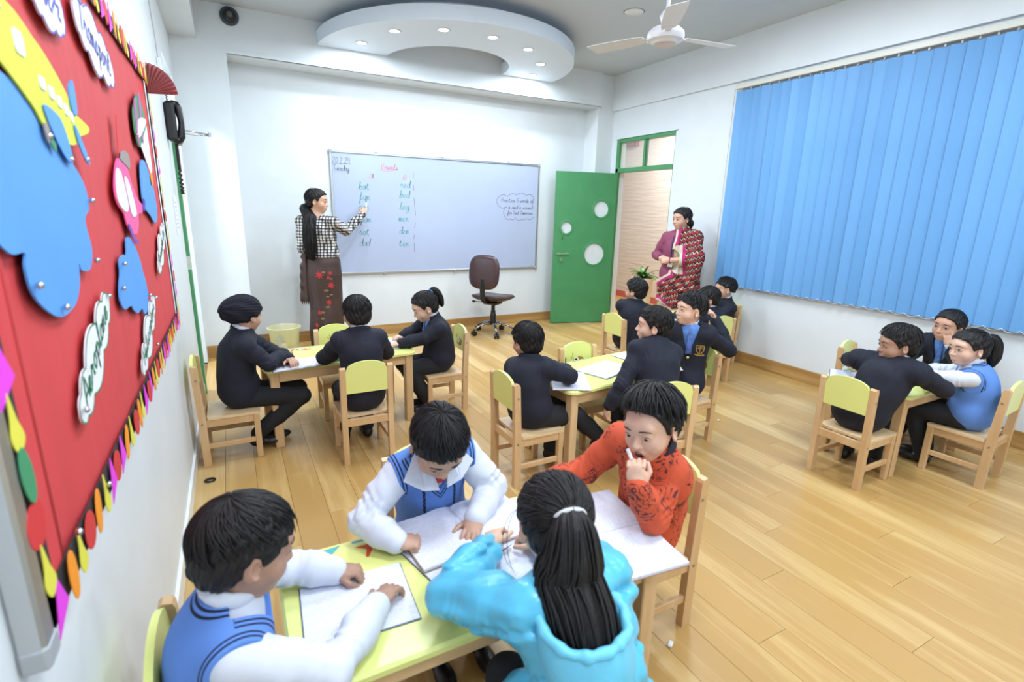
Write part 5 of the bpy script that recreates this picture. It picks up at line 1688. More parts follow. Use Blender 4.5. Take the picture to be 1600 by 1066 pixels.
def arm_spec(w, e=None, fd=None, nb=(0, 0, 1), pose='rest', pole=(0, 0, -1)):
    return dict(w=V(*w), e=None if e is None else V(*e), fd=fd, nb=V(*nb), pose=pose, pole=V(*pole))

def kid(label, pelvis, yaw, head, hyaw, hpitch=0, hroll=0, cyaw=None, left=None, right=None, outfit='blazer', skin_rgb=(190, 140, 110),
        hair=HL_BOY, hk=None, face=None, hb=.004, hc=.0055, hs=1.0, bend=.03, legs=None, feet_back=0.0, sh=None, mouth=0.0, seed=1, girl=False, arm_r=1.0, group='pupils sitting at the tables', hide_hair=False, tuck=None, bulk=0.0, vlines=False):
    g = Fig()
    pel = V(*pelvis); hd = V(*head); cyaw = yaw if cyaw is None else cyaw
    root = thing('person', label, 'person', (pelvis[0], pelvis[1], 0), 0, group)
    Ap = frame(yaw); Ah = frame(hyaw, hpitch, hroll)
    ntop = hd + (Ah[1] * -.018 + Ah[2] * -.062) * hs
    base = pel + V(0, 0, 1) * .30
    N = ntop + nrm((pel + V(0, 0, .12)) - ntop) * .048
    up = nrm(N - (pel + V(0, 0, .05)))
    Rt = frame(cyaw)[0]; Rt = nrm(Rt - up * np.dot(Rt, up)); Fw = np.cross(up, Rt)
    Ac = np.array([Rt, Fw, up])
    ax = N - pel
    mid = pel + ax * .36 - Fw * bend; C = pel + ax * .68 - Fw * bend * .8
    if sh: shL, shR = V(*sh[0]), V(*sh[1])
    else:
        shR = N + Rt * .108 - up * .048; shL = N - Rt * .108 - up * .048
    arms = {}
    for nm, sp, s0, sd in (('L', left, shL, -1), ('R', right, shR, 1)):
        if sp is None:
            sp = arm_spec(pel + Ap[1] * .20 + Ap[0] * sd * .08 + V(0, 0, .03))
        e = sp['e'] if sp['e'] is not None else ik(s0, sp['w'], .165, .15, sp['pole'] + Rt * sd * .6 - Fw * .3)
        fd = sp['fd']; fd = nrm(sp['w'] - e) if fd is None else nrm(V(*fd))
        arms[nm] = (s0, e, sp['w'], fd, sp['nb'], sp['pose'], sd)
    M_SK = skin('skin_%d_%d_%d' % skin_rgb, skin_rgb)
    # --- body: head, neck, trunk, arms and hands in one surface
    S = Vol()
    P = add_head(S, hd, Ah, hs, .96 if girl else 1.0, mouth)
    S.cone(ntop + Ah[2] * .02, N - up * .01, .036 * hs, .041, .02)
    S.cone(N - up * .01, C, .045, .07, .03); S.cone(C, pel, .07, .075, .03)
    for s0, e, w_, fd, nb, pose, sd in arms.values():
        S.cone(N - up * .04, s0, .03, .03, .02); S.chain([s0, e, w_], [.030, .025, .0185], .01)
        add_hand(S, w_, fd, nb, sd, 1.04, pose)
    vol_obj('body', S, hb, M_SK, root)
    if face is not None:
        add_face_parts(root, P, Ah, hs, **face)
    # --- clothes
    seat_z = .302
    def torso(S, gw):
        gw = gw + bulk
        S.ell(pel + V(0, 0, .03), V(.112 + gw, .092 + gw, .10 + gw), Ap, .01)
        S.ell(mid, V(.106 + gw, .088 + gw, .115 + gw), Ac, .05)
        S.ell(C, V(.112 + gw, .084 + gw, .105 + gw), Ac, .05)
        S.cone(N - up * .035, shL, .050 + gw, .044 + gw, .03); S.cone(N - up * .035, shR, .050 + gw, .044 + gw, .03)
        S.cone(C, N - up * .01, .06 + gw, .042 + gw * .6, .04)
    def sleeves(S, r0, cuff=0.0):
        for s0, e, w_, fd, nb, pose, sd in arms.values():
            fe = nrm(w_ - e)
            S.chain([s0, s0 * .5 + e * .5, e, e * .45 + w_ * .55, w_ - fe * (.004 + cuff)], [r0 + .007, r0 + .002, r0 - .002, r0 - .003, r0 - .010], .016)
    lowclip = lambda p: (seat_z + .004) - p[:, 2]
    neckcut = lambda gap: (lambda p: np.where(((p - N) @ up) > -.03, .0, 0.0))
    tuckN = N + up * .02
    def neck_open(S, r):            # leave the neck free of the collar
        S.cone(N - up * .02, ntop + Ah[2] * .05, r, r, .006, True)
    Fig_c = M_NAVY
    if outfit in ('blazer', 'blazer_front'):
        S = Vol(); torso(S, .021); sleeves(S, .048 * arm_r); S.ell(pel + V(0, 0, .025) - Ap[1] * .004, V(.136, .116, .105), Ap, .04)
        ring = [N + up * (.018 - .016 * math.cos(a)) + (Rt * math.sin(a) * .056 + Fw * math.cos(a) * .052) for a in np.linspace(.9, 2 * math.pi - .9, 11)]
        S.chain(ring, [.008] + [.012] * 9 + [.008], .010)
        if outfit == 'blazer_front':      # open lapels over shirt and vest
            for sd in (-1, 1):
                a0 = N + Rt * sd * .05 + Fw * .030 + up * .0; a1 = N + Fw * (.098 - bend * .3) - up * .20 + Rt * sd * .004
                S.cone(a0, a1, .013, .006, .006)
            def vcut(p):
                q = (p - N) @ Ac.T
                return np.minimum((q[:, 2] + .20 - 3.6 * np.abs(q[:, 0])) / 3.7, q[:, 1] - .028)
            S.clips.append(vcut)
        cdf = cloth_disp(seed, .0011); af = arm_folds(arms, .0017, seed); 
        def seams(p):          # armhole seams and centre back seam
            out = np.zeros(len(p))
            for s0, e, w_, fd, nb, pose, sd in arms.values():
                t = (p - s0) @ nrm(Rt * sd + nrm(e - s0) * .35)
                out += .0034 * np.exp(-(t / .0055) ** 2) * (np.linalg.norm(p - s0, axis=1) < .10)
            q = (p - N) @ Ac.T
            return out + .0022 * np.exp(-(q[:, 0] / .005) ** 2) * (q[:, 1] < -.02) * (q[:, 2] < -.03)
        S.disp = lambda p: cdf(p) + af(p) + seams(p); S.clips.append(lowclip)
        neck_open(S, .046)
        vol_obj('blazer', S, hc, M_NAVY, root)
        if outfit == 'blazer_front':
            S = Vol(); torso(S, .003); S.clips.append(lambda p: ((p - C) @ up) * -1 - .02); neck_open(S, .04)
            vol_obj('vest', S, .006, mat('pale_blue_vest', (96, 138, 206), .85, noise=.15, nscale=50), root)
            m = MB(); ro = np.array(root.location)
            pts = [N + Fw * (.060 + .045 * u) - up * (.005 + .16 * u) - ro for u in (0, .12, .3, .6, 1)]
            m.tube([tuple(p) for p in pts], [.014, .011, .014, .018, .020], 8, True, None, .35, tuple(Fw)); m.build('tie', M_TIEB, root, True)
        m = MB(); ro = np.array(root.location)
        ring = [N + up * (.040 - .018 * math.cos(a)) + (Rt * math.sin(a) * .047 + Fw * math.cos(a) * .045) - ro for a in np.linspace(.45, 2 * math.pi - .45, 15)]
        m.tube([tuple(p) for p in ring], .0042, 8, True, None, 3.2, tuple(up)); m.build('shirt_collar', M_SHIRT, root, True)
        for s0, e, w_, fd, nb, pose, sd in arms.values():
            fe = nrm(w_ - e); m = MB()
            m.tube([tuple(w_ - fe * .012 - ro), tuple(w_ + fe * .010 - ro)], [.0265, .0262], 14); m.build('shirt_cuff', M_SHIRT, root, True, 50)
            side = nrm(np.cross(fe, V(0, 0, 1)) + V(0, 0, .3))
            MB().ball(tuple(w_ - fe * .02 + side * .031 * arm_r - ro), .0055, 8, 6).build('cuff_button', M_GOLD, root, True)
    elif outfit == 'vest':
        S = Vol(); torso(S, .002); sleeves(S, .042 * arm_r); cdf = cloth_disp(seed, .0015); af = arm_folds(arms, .0042, seed); S.disp = lambda p: cdf(p) + af(p); S.clips.append(lowclip); neck_open(S, .043)
        vol_obj('shirt', S, hc, M_SHIRT, root)
        S = Vol(); torso(S, .018); S.ell(pel + V(0, 0, .03), V(.130, .110, .10), Ap, .04); neck_open(S, .046)
        adir = {}
        for nm, (s0, e, w_, fd, nb, pose, sd) in arms.items(): adir[nm] = (s0, nrm(Rt * sd * 1.0 + nrm(e - s0) * .25), sd)
        def vd(p):
            q = (p - N) @ Ac.T
            return (q[:, 2] + .105 - 1.55 * np.abs(q[:, 0])) / 1.85, q[:, 1]
        def vcut(p):
            a, y = vd(p); return np.minimum(a, y + .005)
        def acut(p):
            d = -1e9
            for s0, u, sd in adir.values(): d = np.maximum(d, np.where(np.linalg.norm(p - s0, axis=1) < .125, (p - s0) @ u - .022, -1))
            return d
        S.clips += [vcut, acut, lowclip]; S.disp = cloth_disp(seed + 5, .0009)
        def edge(p):
            a, y = vd(p); d = np.where(y > .0, -a, 1.0)
            for s0, u, sd in adir.values(): d = np.minimum(d, np.where(np.linalg.norm(p - s0, axis=1) < .085, .022 - (p - s0) @ u, 1))
            q = (p - N) @ Ac.T
            back = np.hypot(q[:, 0], q[:, 1]) - .052        # neckline at the back
            d = np.where(y <= .0, np.minimum(d, back), d)
            if vlines: d = np.where((np.abs(np.abs(q[:, 0]) - .052) < .0055) & (y > 0) & (d > .022), .009, d)
            return d
        vol_obj('vest', S, hc * .8, m_vest, root, {'edge': edge})
        m = MB(); ro = np.array(root.location)
        ring = [N + up * (.034 - .020 * math.cos(a)) + (Rt * math.sin(a) * .050 + Fw * math.cos(a) * .050) - ro for a in np.linspace(.5, 2 * math.pi - .5, 15)]
        m.tube([tuple(p) for p in ring], .005, 8, True, None, 3.4, tuple(up)); m.build('shirt_collar', M_SHIRT, root, True)
        for s0, e, w_, fd, nb, pose, sd in arms.values():
            fe = nrm(w_ - e); m = MB()
            m.tube([tuple(w_ - fe * .055 - ro), tuple(w_ - fe * .012 - ro)], [.0335 * arm_r, .0315 * arm_r], 16); m.build('shirt_cuff', M_SHIRT, root, True, 50)
    elif outfit == 'cyan':
        S = Vol(); torso(S, .022); S.ell(pel + V(0, 0, .0), V(.165, .155, .15), Ap, .05)
        for s0, e, w_, fd, nb, pose, sd in arms.values():
            fe = nrm(w_ - e)
            S.chain([s0, s0 * .5 + e * .5, e, e * .5 + w_ * .5, w_ - fe * .03], [.060, .063, .060, .054, .040], .02)
            S.cone(w_ - fe * .03, w_ - fe * .004, .033, .030, .006)
            S.cone(pel + Ap[0] * sd * .07, pel + Ap[0] * sd * .08 + Ap[1] * .14 - V(0, 0, .01), .10, .085, .05)
        cd0 = cloth_disp(seed, .0026); cd1 = cloth_disp(seed + 1, .0017); cd = lambda p: cd0(p) + cd1(p * 1.9); af = arm_folds(arms, .0020, seed)
        def disp(p):
            q = (p - pel) @ Ac.T
            tq = np.abs(np.sin(q[:, 2] * math.pi / .105 + .4))
            pk = .0022 * np.sin(np.arctan2(q[:, 0], q[:, 1]) * 26 + 4 * np.sin(q[:, 2] * 30)) * np.exp(-(tq / .45) ** 2)
            return cd(p) + af(p) + .011 * np.exp(-(tq / .28) ** 2) - .003 + pk
        S.disp = disp; S.clips.append(lambda p: (seat_z - .07) - p[:, 2])
        vol_obj('jacket', S, hc, M_CYAN, root)
        # hood hanging open down the back: a pocket with a gathered rim
        g.hood = N - Fw * .082 - up * .115 - Rt * .030
        hc_ = N - Fw * .082 - up * .115 - Rt * .030
        Hd = np.array([Rt, Fw, up]); hr = V(.104, .082, .150)
        pn_ = nrm(up * .80 - Fw * .60); pp_ = hc_ + up * .055 - Fw * .005
        S = Vol(); S.ell(hc_, hr, Hd, .01); S.ell(hc_ + up * .010, hr - .011, Hd, .004, True)
        ea = Rt; eb = np.cross(pn_, ea); ring = []
        for a in np.linspace(0, 2 * math.pi, 25):
            d = ea * math.cos(a) + eb * math.sin(a); lo_, hi_ = 0.0, .3
            for _ in range(24):
                md = (lo_ + hi_) / 2; q = ((pp_ + d * md - hc_) @ Hd.T) / hr
                if q @ q < 1: lo_ = md
                else: hi_ = md
            ring.append(pp_ + d * (lo_ - .004) + pn_ * .0016 * math.sin(a * 9))
        S.clips.append(lambda p: (p - pp_) @ pn_)
        cd2 = cloth_disp(seed + 3, .0012)
        S.disp = lambda p: cd2(p)
        ho = vol_obj('hood', S, .004, mat('cyan_hood', (104, 190, 220), .45, bump=.4, bscale=16), root)
        S2 = Vol(); S2.chain(ring, .0105, .006); S2.disp = lambda p: .0016 * np.sin((p - hc_) @ Rt * 160) + .0012 * np.sin((p - hc_) @ Fw * 190)
        v_, f_ = S2.mesh(.0032)
        np_mesh('hood_rim', v_ - np.array(root.location), f_, mat('cyan_hood', (96, 190, 226), .45), ho)
    elif outfit == 'orange':
        S = Vol(); torso(S, .018); sleeves(S, .047 * arm_r); cdf = cloth_disp(seed, .0013); af = arm_folds(arms, .0036, seed); S.disp = lambda p: cdf(p) + af(p); S.clips.append(lowclip); neck_open(S, .047)
        vol_obj('sweatshirt', S, hc, M_ORANGE, root)
        m = MB(); ro = np.array(root.location)
        ring = [N + up * (.026 - .030 * math.cos(a)) + (Rt * math.sin(a) * .055 + Fw * math.cos(a) * .054) - ro for a in np.linspace(.15, 2 * math.pi - .15, 17)]
        m.tube([tuple(p) for p in ring], .0075, 8, True, None, 2.6, tuple(up)); m.build('collar', mat('navy_rib', (30, 30, 44), .8), root, True)
        m = MB(); p0 = N + Fw * .066 - up * .02 - ro
        m.box(-.013, .013, -.003, .003, -.010, .010, .002, Matrix(((Rt[0], Fw[0], up[0], p0[0]), (Rt[1], Fw[1], up[1], p0[1]), (Rt[2], Fw[2], up[2], p0[2]), (0, 0, 0, 1)))); m.build('collar_tag', M_SHIRT, root)
        for s0, e, w_, fd, nb, pose, sd in arms.values():
            fe = nrm(w_ - e); m = MB()
            m.tube([tuple(w_ - fe * .035 - ro), tuple(w_ - fe * .002 - ro)], [.036, .034], 16); m.build('cuff', M_ORANGE, root, True, 50)
    # --- trousers and shoes
    S = Vol(); S.ell(pel + V(0, 0, .0), V(.110, .095, .072), Ap, .01)
    lg = legs or {}
    for sd, nm in ((-1, 'L'), (1, 'R')):
        hip = pel + Ap[0] * sd * .055 + V(0, 0, -.008) + Ap[1] * .02
        kn = V(*lg['k' + nm]) if 'k' + nm in lg else hip + Ap[1] * .235 + Ap[0] * sd * .02 + V(0, 0, -.01)
        an = V(*lg['a' + nm]) if 'a' + nm in lg else V(kn[0], kn[1], .085) - Ap[1] * (.03 + feet_back)
        S.chain([hip, kn], [.070, .057], .02); S.chain([kn, kn * .45 + an * .55, an], [.056, .051, .046], .015)
        fdir = V(*lg['f' + nm]) if 'f' + nm in lg else Ap[1]
        B = Vol(); fdir = nrm(fdir); fz = V(0, 0, 1); fr_ = np.cross(fdir, fz)
        zz = an[2] - .085
        a0 = V(an[0], an[1], 0) + V(0, 0, zz)
        X_ = np.array([fr_, fdir, fz])
        B.ell(a0 + fdir * .075 + fz * .030, V(.034, .065, .028), X_, .01); B.ell(a0 - fdir * .012 + fz * .036, V(.031, .042, .038), X_, .03)
        B.cone(a0 + fz * .05, a0 + fz * .085, .030, .030, .02)
        B.clips.append(lambda p, z0=zz: z0 + .003 - p[:, 2])
        vol_obj('shoe', B, .006, M_SHOE, root)
    S.disp = cloth_disp(seed + 9, .0012)
    vol_obj('trousers', S, .0075, M_TROUS, root)
    if not hide_hair:
        add_hair(root, hd, Ah, hs, hair, h=max(.0035, hb), seed=seed + .37, **(hk or {}))
    g.root, g.P, g.Ah, g.N, g.up, g.Rt, g.Fw, g.hd, g.C, g.arms, g.ro, g.shL, g.shR = root, P, Ah, N, up, Rt, Fw, hd, C, arms, np.array(root.location), shL, shR
    return g

def ponytail(g, base, pts, rads, seed, tie=(60, 110, 190), strands=60, tie_r=.016):
    """tail of hair with its band; pts in head coordinates"""
    W_ = [g.P(*p) if isinstance(p, tuple) else p for p in pts]
    n0 = len(W_); Q = [W_[0]] + W_ + [W_[-1]]; W2 = []; r2 = []
    for i in range(n0 - 1):
        for k in range(4):
            t = k / 4; a, b_, c, d = Q[i], Q[i + 1], Q[i + 2], Q[i + 3]
            W2.append(.5 * (2 * b_ + (c - a) * t + (2 * a - 5 * b_ + 4 * c - d) * t * t + (3 * b_ - a - 3 * c + d) * t ** 3)); r2.append(rads[i] + (rads[i + 1] - rads[i]) * t)
    W_ = W2 + [W_[-1]]; rads = r2 + [rads[-1]]
    S = Vol(); S.chain(W_, [r * .9 for r in rads], .01)
    ax0 = nrm(W_[-1] - W_[0])
    S.disp = lambda p: .002 * np.sin(np.arctan2((p - W_[0]) @ nrm(np.cross(ax0, V(1, .2, 0))), (p - W_[0]) @ nrm(np.cross(ax0, V(0, 1, .3)))) * 9)
    v, f = S.mesh(.004)
    V_ = [v - g.ro]; F_ = [f]; nv = len(v)
    for ev, ef in strand_bundle(W_, rads, strands, seed, ref=tuple(g.Ah[0])):
        V_.append(ev - g.ro); F_.append(ef + nv); nv += len(ev)
    o = np_mesh('ponytail', np.concatenate(V_), np.concatenate(F_), M_HAIR, g.root)
    t = nrm(W_[2] - W_[1]); a = nrm(np.cross(t, g.Ah[0])); b_ = np.cross(t, a)
    tie_r = rads[1] * 1.08 + .003
    m = MB(); c = W_[1] - g.ro
    m.tube([tuple(c + (a * math.cos(q) + b_ * math.sin(q)) * tie_r) for q in np.linspace(0, 2 * math.pi, 17)], .0055, 8, False)
    m.build('hair_tie', mat('hair_tie_%d_%d_%d' % tie, tie, .6), o, True)
    return o

# ------------------------------------------------------------------ the pupils
F_ = dict
TZ = .555        # height of wrists resting on a table
# 1 boy at the left end of the nearest table, back to the camera
g1 = kid('boy in blue vest and white shirt at the left end of the nearest table', (-.085, 1.10, .375), 2, (-.035, 1.085, .822), 14, 16, 4,
    left=arm_spec((.165, 1.275, TZ + .010), (.04, 1.315, .59), (.9, -.25, -.12), (-.1, .1, 1), 'grip'),
    right=arm_spec((.232, 1.095, TZ + .014), (.10, .945, .575), (.72, .66, .06), (-.35, -.1, 1), 'rest'),
    outfit='vest', skin_rgb=(150, 104, 80), hair=HL_FRINGE, hk=F_(thick=(.009, .012, .012), locks=620, lock_r=.0024), hb=.0030, hc=.0045, seed=3, arm_r=1.08,
    face=F_(gaze=(0, -.6), lid=.3), sh=None)
# 2 boy reading, facing the camera
g2 = kid('boy bending over his book in a blue vest with wide white collar', (.56, 1.60, .375), -90, (.497, 1.37, .832), -92, 44, 0,
    left=arm_spec((.600, 1.325, TZ + .012), (.715, 1.43, .60), (-.55, -.8, -.10), (.1, 0, 1), 'splay'),
    right=arm_spec((.345, 1.315, TZ + .015), (.275, 1.43, .60), (.85, -.35, .0), (-.2, -.1, 1), 'fist'),
    outfit='vest', skin_rgb=(172, 124, 98), hair=HL_BOY, hk=F_(thick=(.010, .011, .013), locks=620, fluff=.0012, lock_r=.0024), hb=.0030, hc=.0045, seed=5, arm_r=1.10,
    face=F_(gaze=(0, -1), lid=.75), bend=.045, vlines=True)
m = MB()
for sd in (-1, 1):
    q = [g2.N + g2.Rt * sd * .030 + g2.Fw * .048 + g2.up * .044, g2.N + g2.Rt * sd * .058 + g2.Fw * .010 + g2.up * .050, g2.N + g2.Rt * sd * .112 + g2.Fw * .060 - g2.up * .012, g2.N + g2.Rt * sd * .060 + g2.Fw * .096 - g2.up * .040, g2.N + g2.Rt * sd * .012 + g2.Fw * .100 - g2.up * .055]
    q = [p - g2.ro for p in q]
    nn = nrm(np.cross(q[1] - q[0], q[3] - q[0])); nn = nn if np.dot(nn, g2.Fw + g2.up) > 0 else -nn
    vs = [tuple(p) for p in q] + [tuple(p + nn * .005) for p in q]; n_ = len(q)
    m = MB().add(vs, [tuple(range(n_))[::-1], tuple(range(n_, 2 * n_))] + [(i, (i + 1) % n_, (i + 1) % n_ + n_, i + n_) for i in range(n_)])
    m.build('collar_wing', M_SHIRT, g2.root)
S = Vol(); S.ell(g2.N + g2.Fw * .062 - g2.up * .020, V(.036, .020, .050), np.array([g2.Rt, g2.Fw, g2.up]), .01)
vol_obj('undershirt', S, .004, mat('red_undershirt', (190, 36, 40), .7), g2.root)
# 3 girl in the cyan jacket, seen from behind
g3 = kid('girl in a bright blue hooded puffer jacket seen from behind', (.595, .665, .40), 92, (.598, .880, .822), 76, 20, -3,
    left=arm_spec((.575, 1.165, TZ + .030), (.395, .985, .625), (.55, .75, .05), (-.4, .2, 1), 'rest'),
    right=arm_spec((.72, 1.12, TZ + .02), (.755, .94, .62), (-.2, .9, -.1), (0, 0, 1), 'rest'),
    outfit='cyan', skin_rgb=(196, 148, 118), hair=HL_GIRL, hk=F_(thick=(.011, .012, .012), locks=640, crown=(0, -.098, .035), lock_r=.0022), hb=.0030, hc=.0045, seed=8, girl=True, bulk=.0, bend=.02)
ponytail(g3, None, [(.002, -.100, .036), (.002, -.116, .010), (.002, -.112, -.050), g3.hood + g3.up * .125 + g3.Fw * .015, g3.hood + g3.up * .05, g3.hood - g3.up * .03], [.022, .046, .062, .068, .070, .062], 31, (206, 208, 212), 240, .027)
mm = MB()
def bez(p, n=14):
    p = [np.asarray(q) for q in p]; out = []
    for k in range(n + 1):
        t = k / n; out.append(tuple((1 - t) ** 3 * p[0] + 3 * t * (1 - t) ** 2 * p[1] + 3 * t * t * (1 - t) * p[2] + t ** 3 * p[3]))
    return out
for i in range(2):
    pts = bez([g3.P(-.070, .035, .03) - g3.ro, g3.P(-.105 - .01 * i, .060 + .008 * i, .01) - g3.ro, g3.P(-.110 - .012 * i, .050 + .008 * i, -.09) - g3.ro, g3.P(-.080 - .006 * i, .04, -.125 + .012 * i) - g3.ro])
    mm.tube(pts, [.0007] * 12 + [.0006, .0004, .0002], 5)
mm.build('loose_strands', M_HAIR, g3.root, True)['kind'] = 'stuff'
# 4 boy in orange, hand at his mouth
g4 = kid('boy in orange printed sweatshirt holding an eraser to his open mouth', (1.255, 1.245, .375), 188, (1.118, 1.125, .872), 196, 10, -6, cyaw=196,
    left=arm_spec((1.005, 1.046, .728), (1.095, 1.052, .585), (.04, .24, .97), (-.75, -.65, .15), 'grip'),
    right=arm_spec((.90, 1.40, TZ + .03), (1.075, 1.385, .60), (-.95, .0, -.1), (0, 0, 1), 'rest'),
    outfit='orange', skin_rgb=(206, 152, 124), hair=HL_CURLY, hk=F_(thick=(.012, .012, .020), locks=620, fluff=.0055, lock_r=.003), hb=.0028, hc=.0045, seed=11, mouth=1.0,
    face=F_(gaze=(-.2, -.9), lid=.25, mouth_open=1.0, lips=(176, 96, 92)), sh=((1.185, 1.095, .715), (1.165, 1.315, .735)), bend=.03)
o = MB().box(-.005, .005, -.018, .018, -.005, .005, .002).build('eraser', mat('white_rubber', (226, 226, 226), .6))
o.location = tuple(g4.P(.012, .112, -.050)); o.rotation_euler = (1.0, .2, .4); tag(o, 'white eraser held at the orange boy\'s mouth', 'eraser')
# 5 boy in the knitted cap
g5 = kid('boy in a navy knitted cap and blazer at the left end of the left table', (-.03, 3.475, .375), 4, (.035, 3.455, .872), 40, 8, 0,
    left=arm_spec((.255, 3.43, TZ + .022), (.17, 3.60, .59), (.3, -.9, 0), (0, 0, 1), 'rest'),
    right=arm_spec((.235, 3.50, TZ + .035), (.135, 3.335, .585), (.4, .85, 0), (0, 0, 1), 'rest'),
    skin_rgb=(186, 134, 106), hb=.004, seed=13, hide_hair=True, feet_back=.20, legs={'kL': (.30, 3.53, .345), 'kR': (.31, 3.41, .33), 'aL': (.10, 3.55, .085), 'aR': (.04, 3.42, .115), 'fR': (1, 0, -.1)})
S = Vol(); A = g5.Ah
S.ell(g5.P(0, -.015, .035), V(.092, .112, .088), A, .01); S.ell(g5.P(0, -.095, .020), V(.078, .062, .062), A, .04); S.ell(g5.P(0, -.150, .032), V(.030, .018, .030), A, .02)
S.cone(g5.P(-.08, .02, .0), g5.P(.08, .02, .0), .0, .0, .001)
def capd(p):
    q = (p - g5.hd) @ A.T
    an = np.arctan2(q[:, 2] - .03, q[:, 0])
    return .0022 * np.sin(an * 34) + .003 * np.sin(an * 7 + q[:, 1] * 40)
S.disp = capd
S.clips.append(lambda p: (lambda q: (np.interp(q[:, 1], [-.2, -.08, -.02, .02, .06, .12], [-.06, -.075, -.045, -.005, .025, .035]) - q[:, 2]) * .8)((p - g5.hd) @ A.T))
vol_obj('knitted_cap', S, .004, mat('navy_knit', (16, 18, 32), .95, bump=.4, bscale=90), g5.root)
# 6 boy with his back to the camera at the left table
g6 = kid('boy in navy blazer seen squarely from behind at the left table', (.635, 3.115, .375), 92, (.638, 3.165, .885), 92, 12, 0,
    left=arm_spec((.56, 3.48, TZ + .02), (.455, 3.345, .585), (.5, .8, 0), (0, 0, 1), 'rest'),
    right=arm_spec((.72, 3.47, TZ + .02), (.845, 3.305, .585), (-.5, .8, 0), (0, 0, 1), 'rest'),
    skin_rgb=(180, 128, 98), hair=HL_BOY, hk=F_(locks=200), seed=17, feet_back=.0)
# 7 girl with short ponytail, looking down
g7 = kid('girl in navy blazer with a short ponytail looking down at her book', (1.335, 3.665, .375), 180, (1.225, 3.63, .812), 176, 24, 0,
    left=arm_spec((1.02, 3.575, TZ + .012), (1.18, 3.525, .600), (-.98, .1, -.1), (0, 0, 1), 'flat'),
    right=arm_spec((1.10, 3.80, TZ + .012), (1.20, 3.80, .60), (-.9, -.15, -.1), (0, 0, 1), 'rest'),
    outfit='blazer_front', skin_rgb=(206, 160, 134), hair=HL_GIRL, hk=F_(locks=220, crown=(0, -.085, .085), thick=(.009, .01, .010), lock_r=.003), seed=19, girl=True, face=F_(gaze=(0, -1), lid=.6), feet_back=.12)
ponytail(g7, None, [(.0, -.088, .083), (.0, -.112, .088), (.0, -.128, .055), (.0, -.130, .0), (.0, -.122, -.05)], [.012, .022, .026, .024, .012], 41, (62, 110, 190), 60, .014)
# 8 boy at the left end of the middle table
g8 = kid('boy in navy blazer turned to the board at the left end of the middle table', (1.455, 2.44, .375), 8, (1.47, 2.525, .785), 100, 2, 4, cyaw=26,
    left=arm_spec((1.74, 2.62, TZ + .012), (1.62, 2.74, .59), (.9, -.3, 0), (0, 0, 1), 'rest'),
    right=arm_spec((1.735, 2.545, TZ + .025), (1.655, 2.345, .600), (.1, .95, .05), (-.2, 0, 1), 'rest'),
    skin_rgb=(178, 124, 96), hair=HL_BOY, hk=F_(locks=220), seed=23, legs={'kR': (1.72, 2.36, .34), 'aR': (1.88, 2.33, .19), 'fR': (.9, .1, -.3), 'kL': (1.70, 2.52, .36), 'aL': (1.66, 2.52, .085)}, sh=None)
# 9 boy leaning on the near side of the middle table
g9 = kid('boy in navy blazer leaning forward on the near side of the middle table', (2.09, 2.10, .385), 78, (2.165, 2.235, .878), 138, -2, 0, cyaw=80,
    left=arm_spec((1.845, 2.20, .435), (1.90, 2.17, .56), (-.25, .2, -.95), (-.9, .3, 0), 'rest'),
    right=arm_spec((2.42, 2.34, TZ + .03), (2.32, 2.22, .60), (.5, .8, 0), (0, 0, 1), 'rest'),
    skin_rgb=(206, 152, 126), hair=HL_BOY, hk=F_(locks=240), seed=29, face=F_(gaze=(0, 0)), bulk=.006, legs={'aL': (1.98, 2.26, .10), 'aR': (2.16, 2.36, .085)})
# 10 boy with the school crest
g10 = kid('boy with a gold crest on his blazer and an elbow over his chair back', (2.69, 2.44, .375), 195, (2.655, 2.415, .908), 163, -4, 0, cyaw=225,
    left=arm_spec((2.975, 2.475, .800), (3.00, 2.350, .605), (-.35, .1, .75), (.6, -.5, .4), 'rest'),
    right=arm_spec((2.44, 2.50, TZ + .02), (2.53, 2.58, .60), (-.9, -.1, 0), (0, 0, 1), 'rest'),
    outfit='blazer_front', skin_rgb=(212, 158, 130), hair=HL_FADE, hk=F_(locks=260, fluff=.002, thick=(.007, .008, .018), lock_r=.0042), seed=31, face=F_(gaze=(-.3, .6)), bulk=.004)
sn = nrm(g10.Fw * .98 - g10.Rt * .12); cc = g10.N - g10.Rt * .070 + g10.Fw * .103 - g10.up * .125
def crestmap(u, v, off): return tuple(cc - g10.Rt * u * -1 + g10.up * v + sn * (.004 + off) - g10.ro)
sh_ = [(-.024, .026), (.024, .026), (.024, -.004), (.012, -.024), (0, -.032), (-.012, -.024), (-.024, -.004)]
mm = MB(); ribbon(mm, sh_ + [sh_[0]], .006, crestmap); ribbon(mm, [(-.02, .006), (.02, .006)], .005, crestmap); ribbon(mm, [(0, .022), (0, -.026)], .005, crestmap)
ribbon(mm, [(-.03, -.036), (0, -.042), (.03, -.036)], .009, crestmap); ribbon(mm, [(-.014, .015), (.014, .015)], .005, crestmap)
mm.build('crest', M_GOLD, g10.root)
MB().ball(tuple(g10.N + g10.Fw * .120 - g10.up * .185 - g10.ro), .010, 10, 8).build('gold_button', mat('gold_button', (206, 182, 116), .3, .7), g10.root, True)
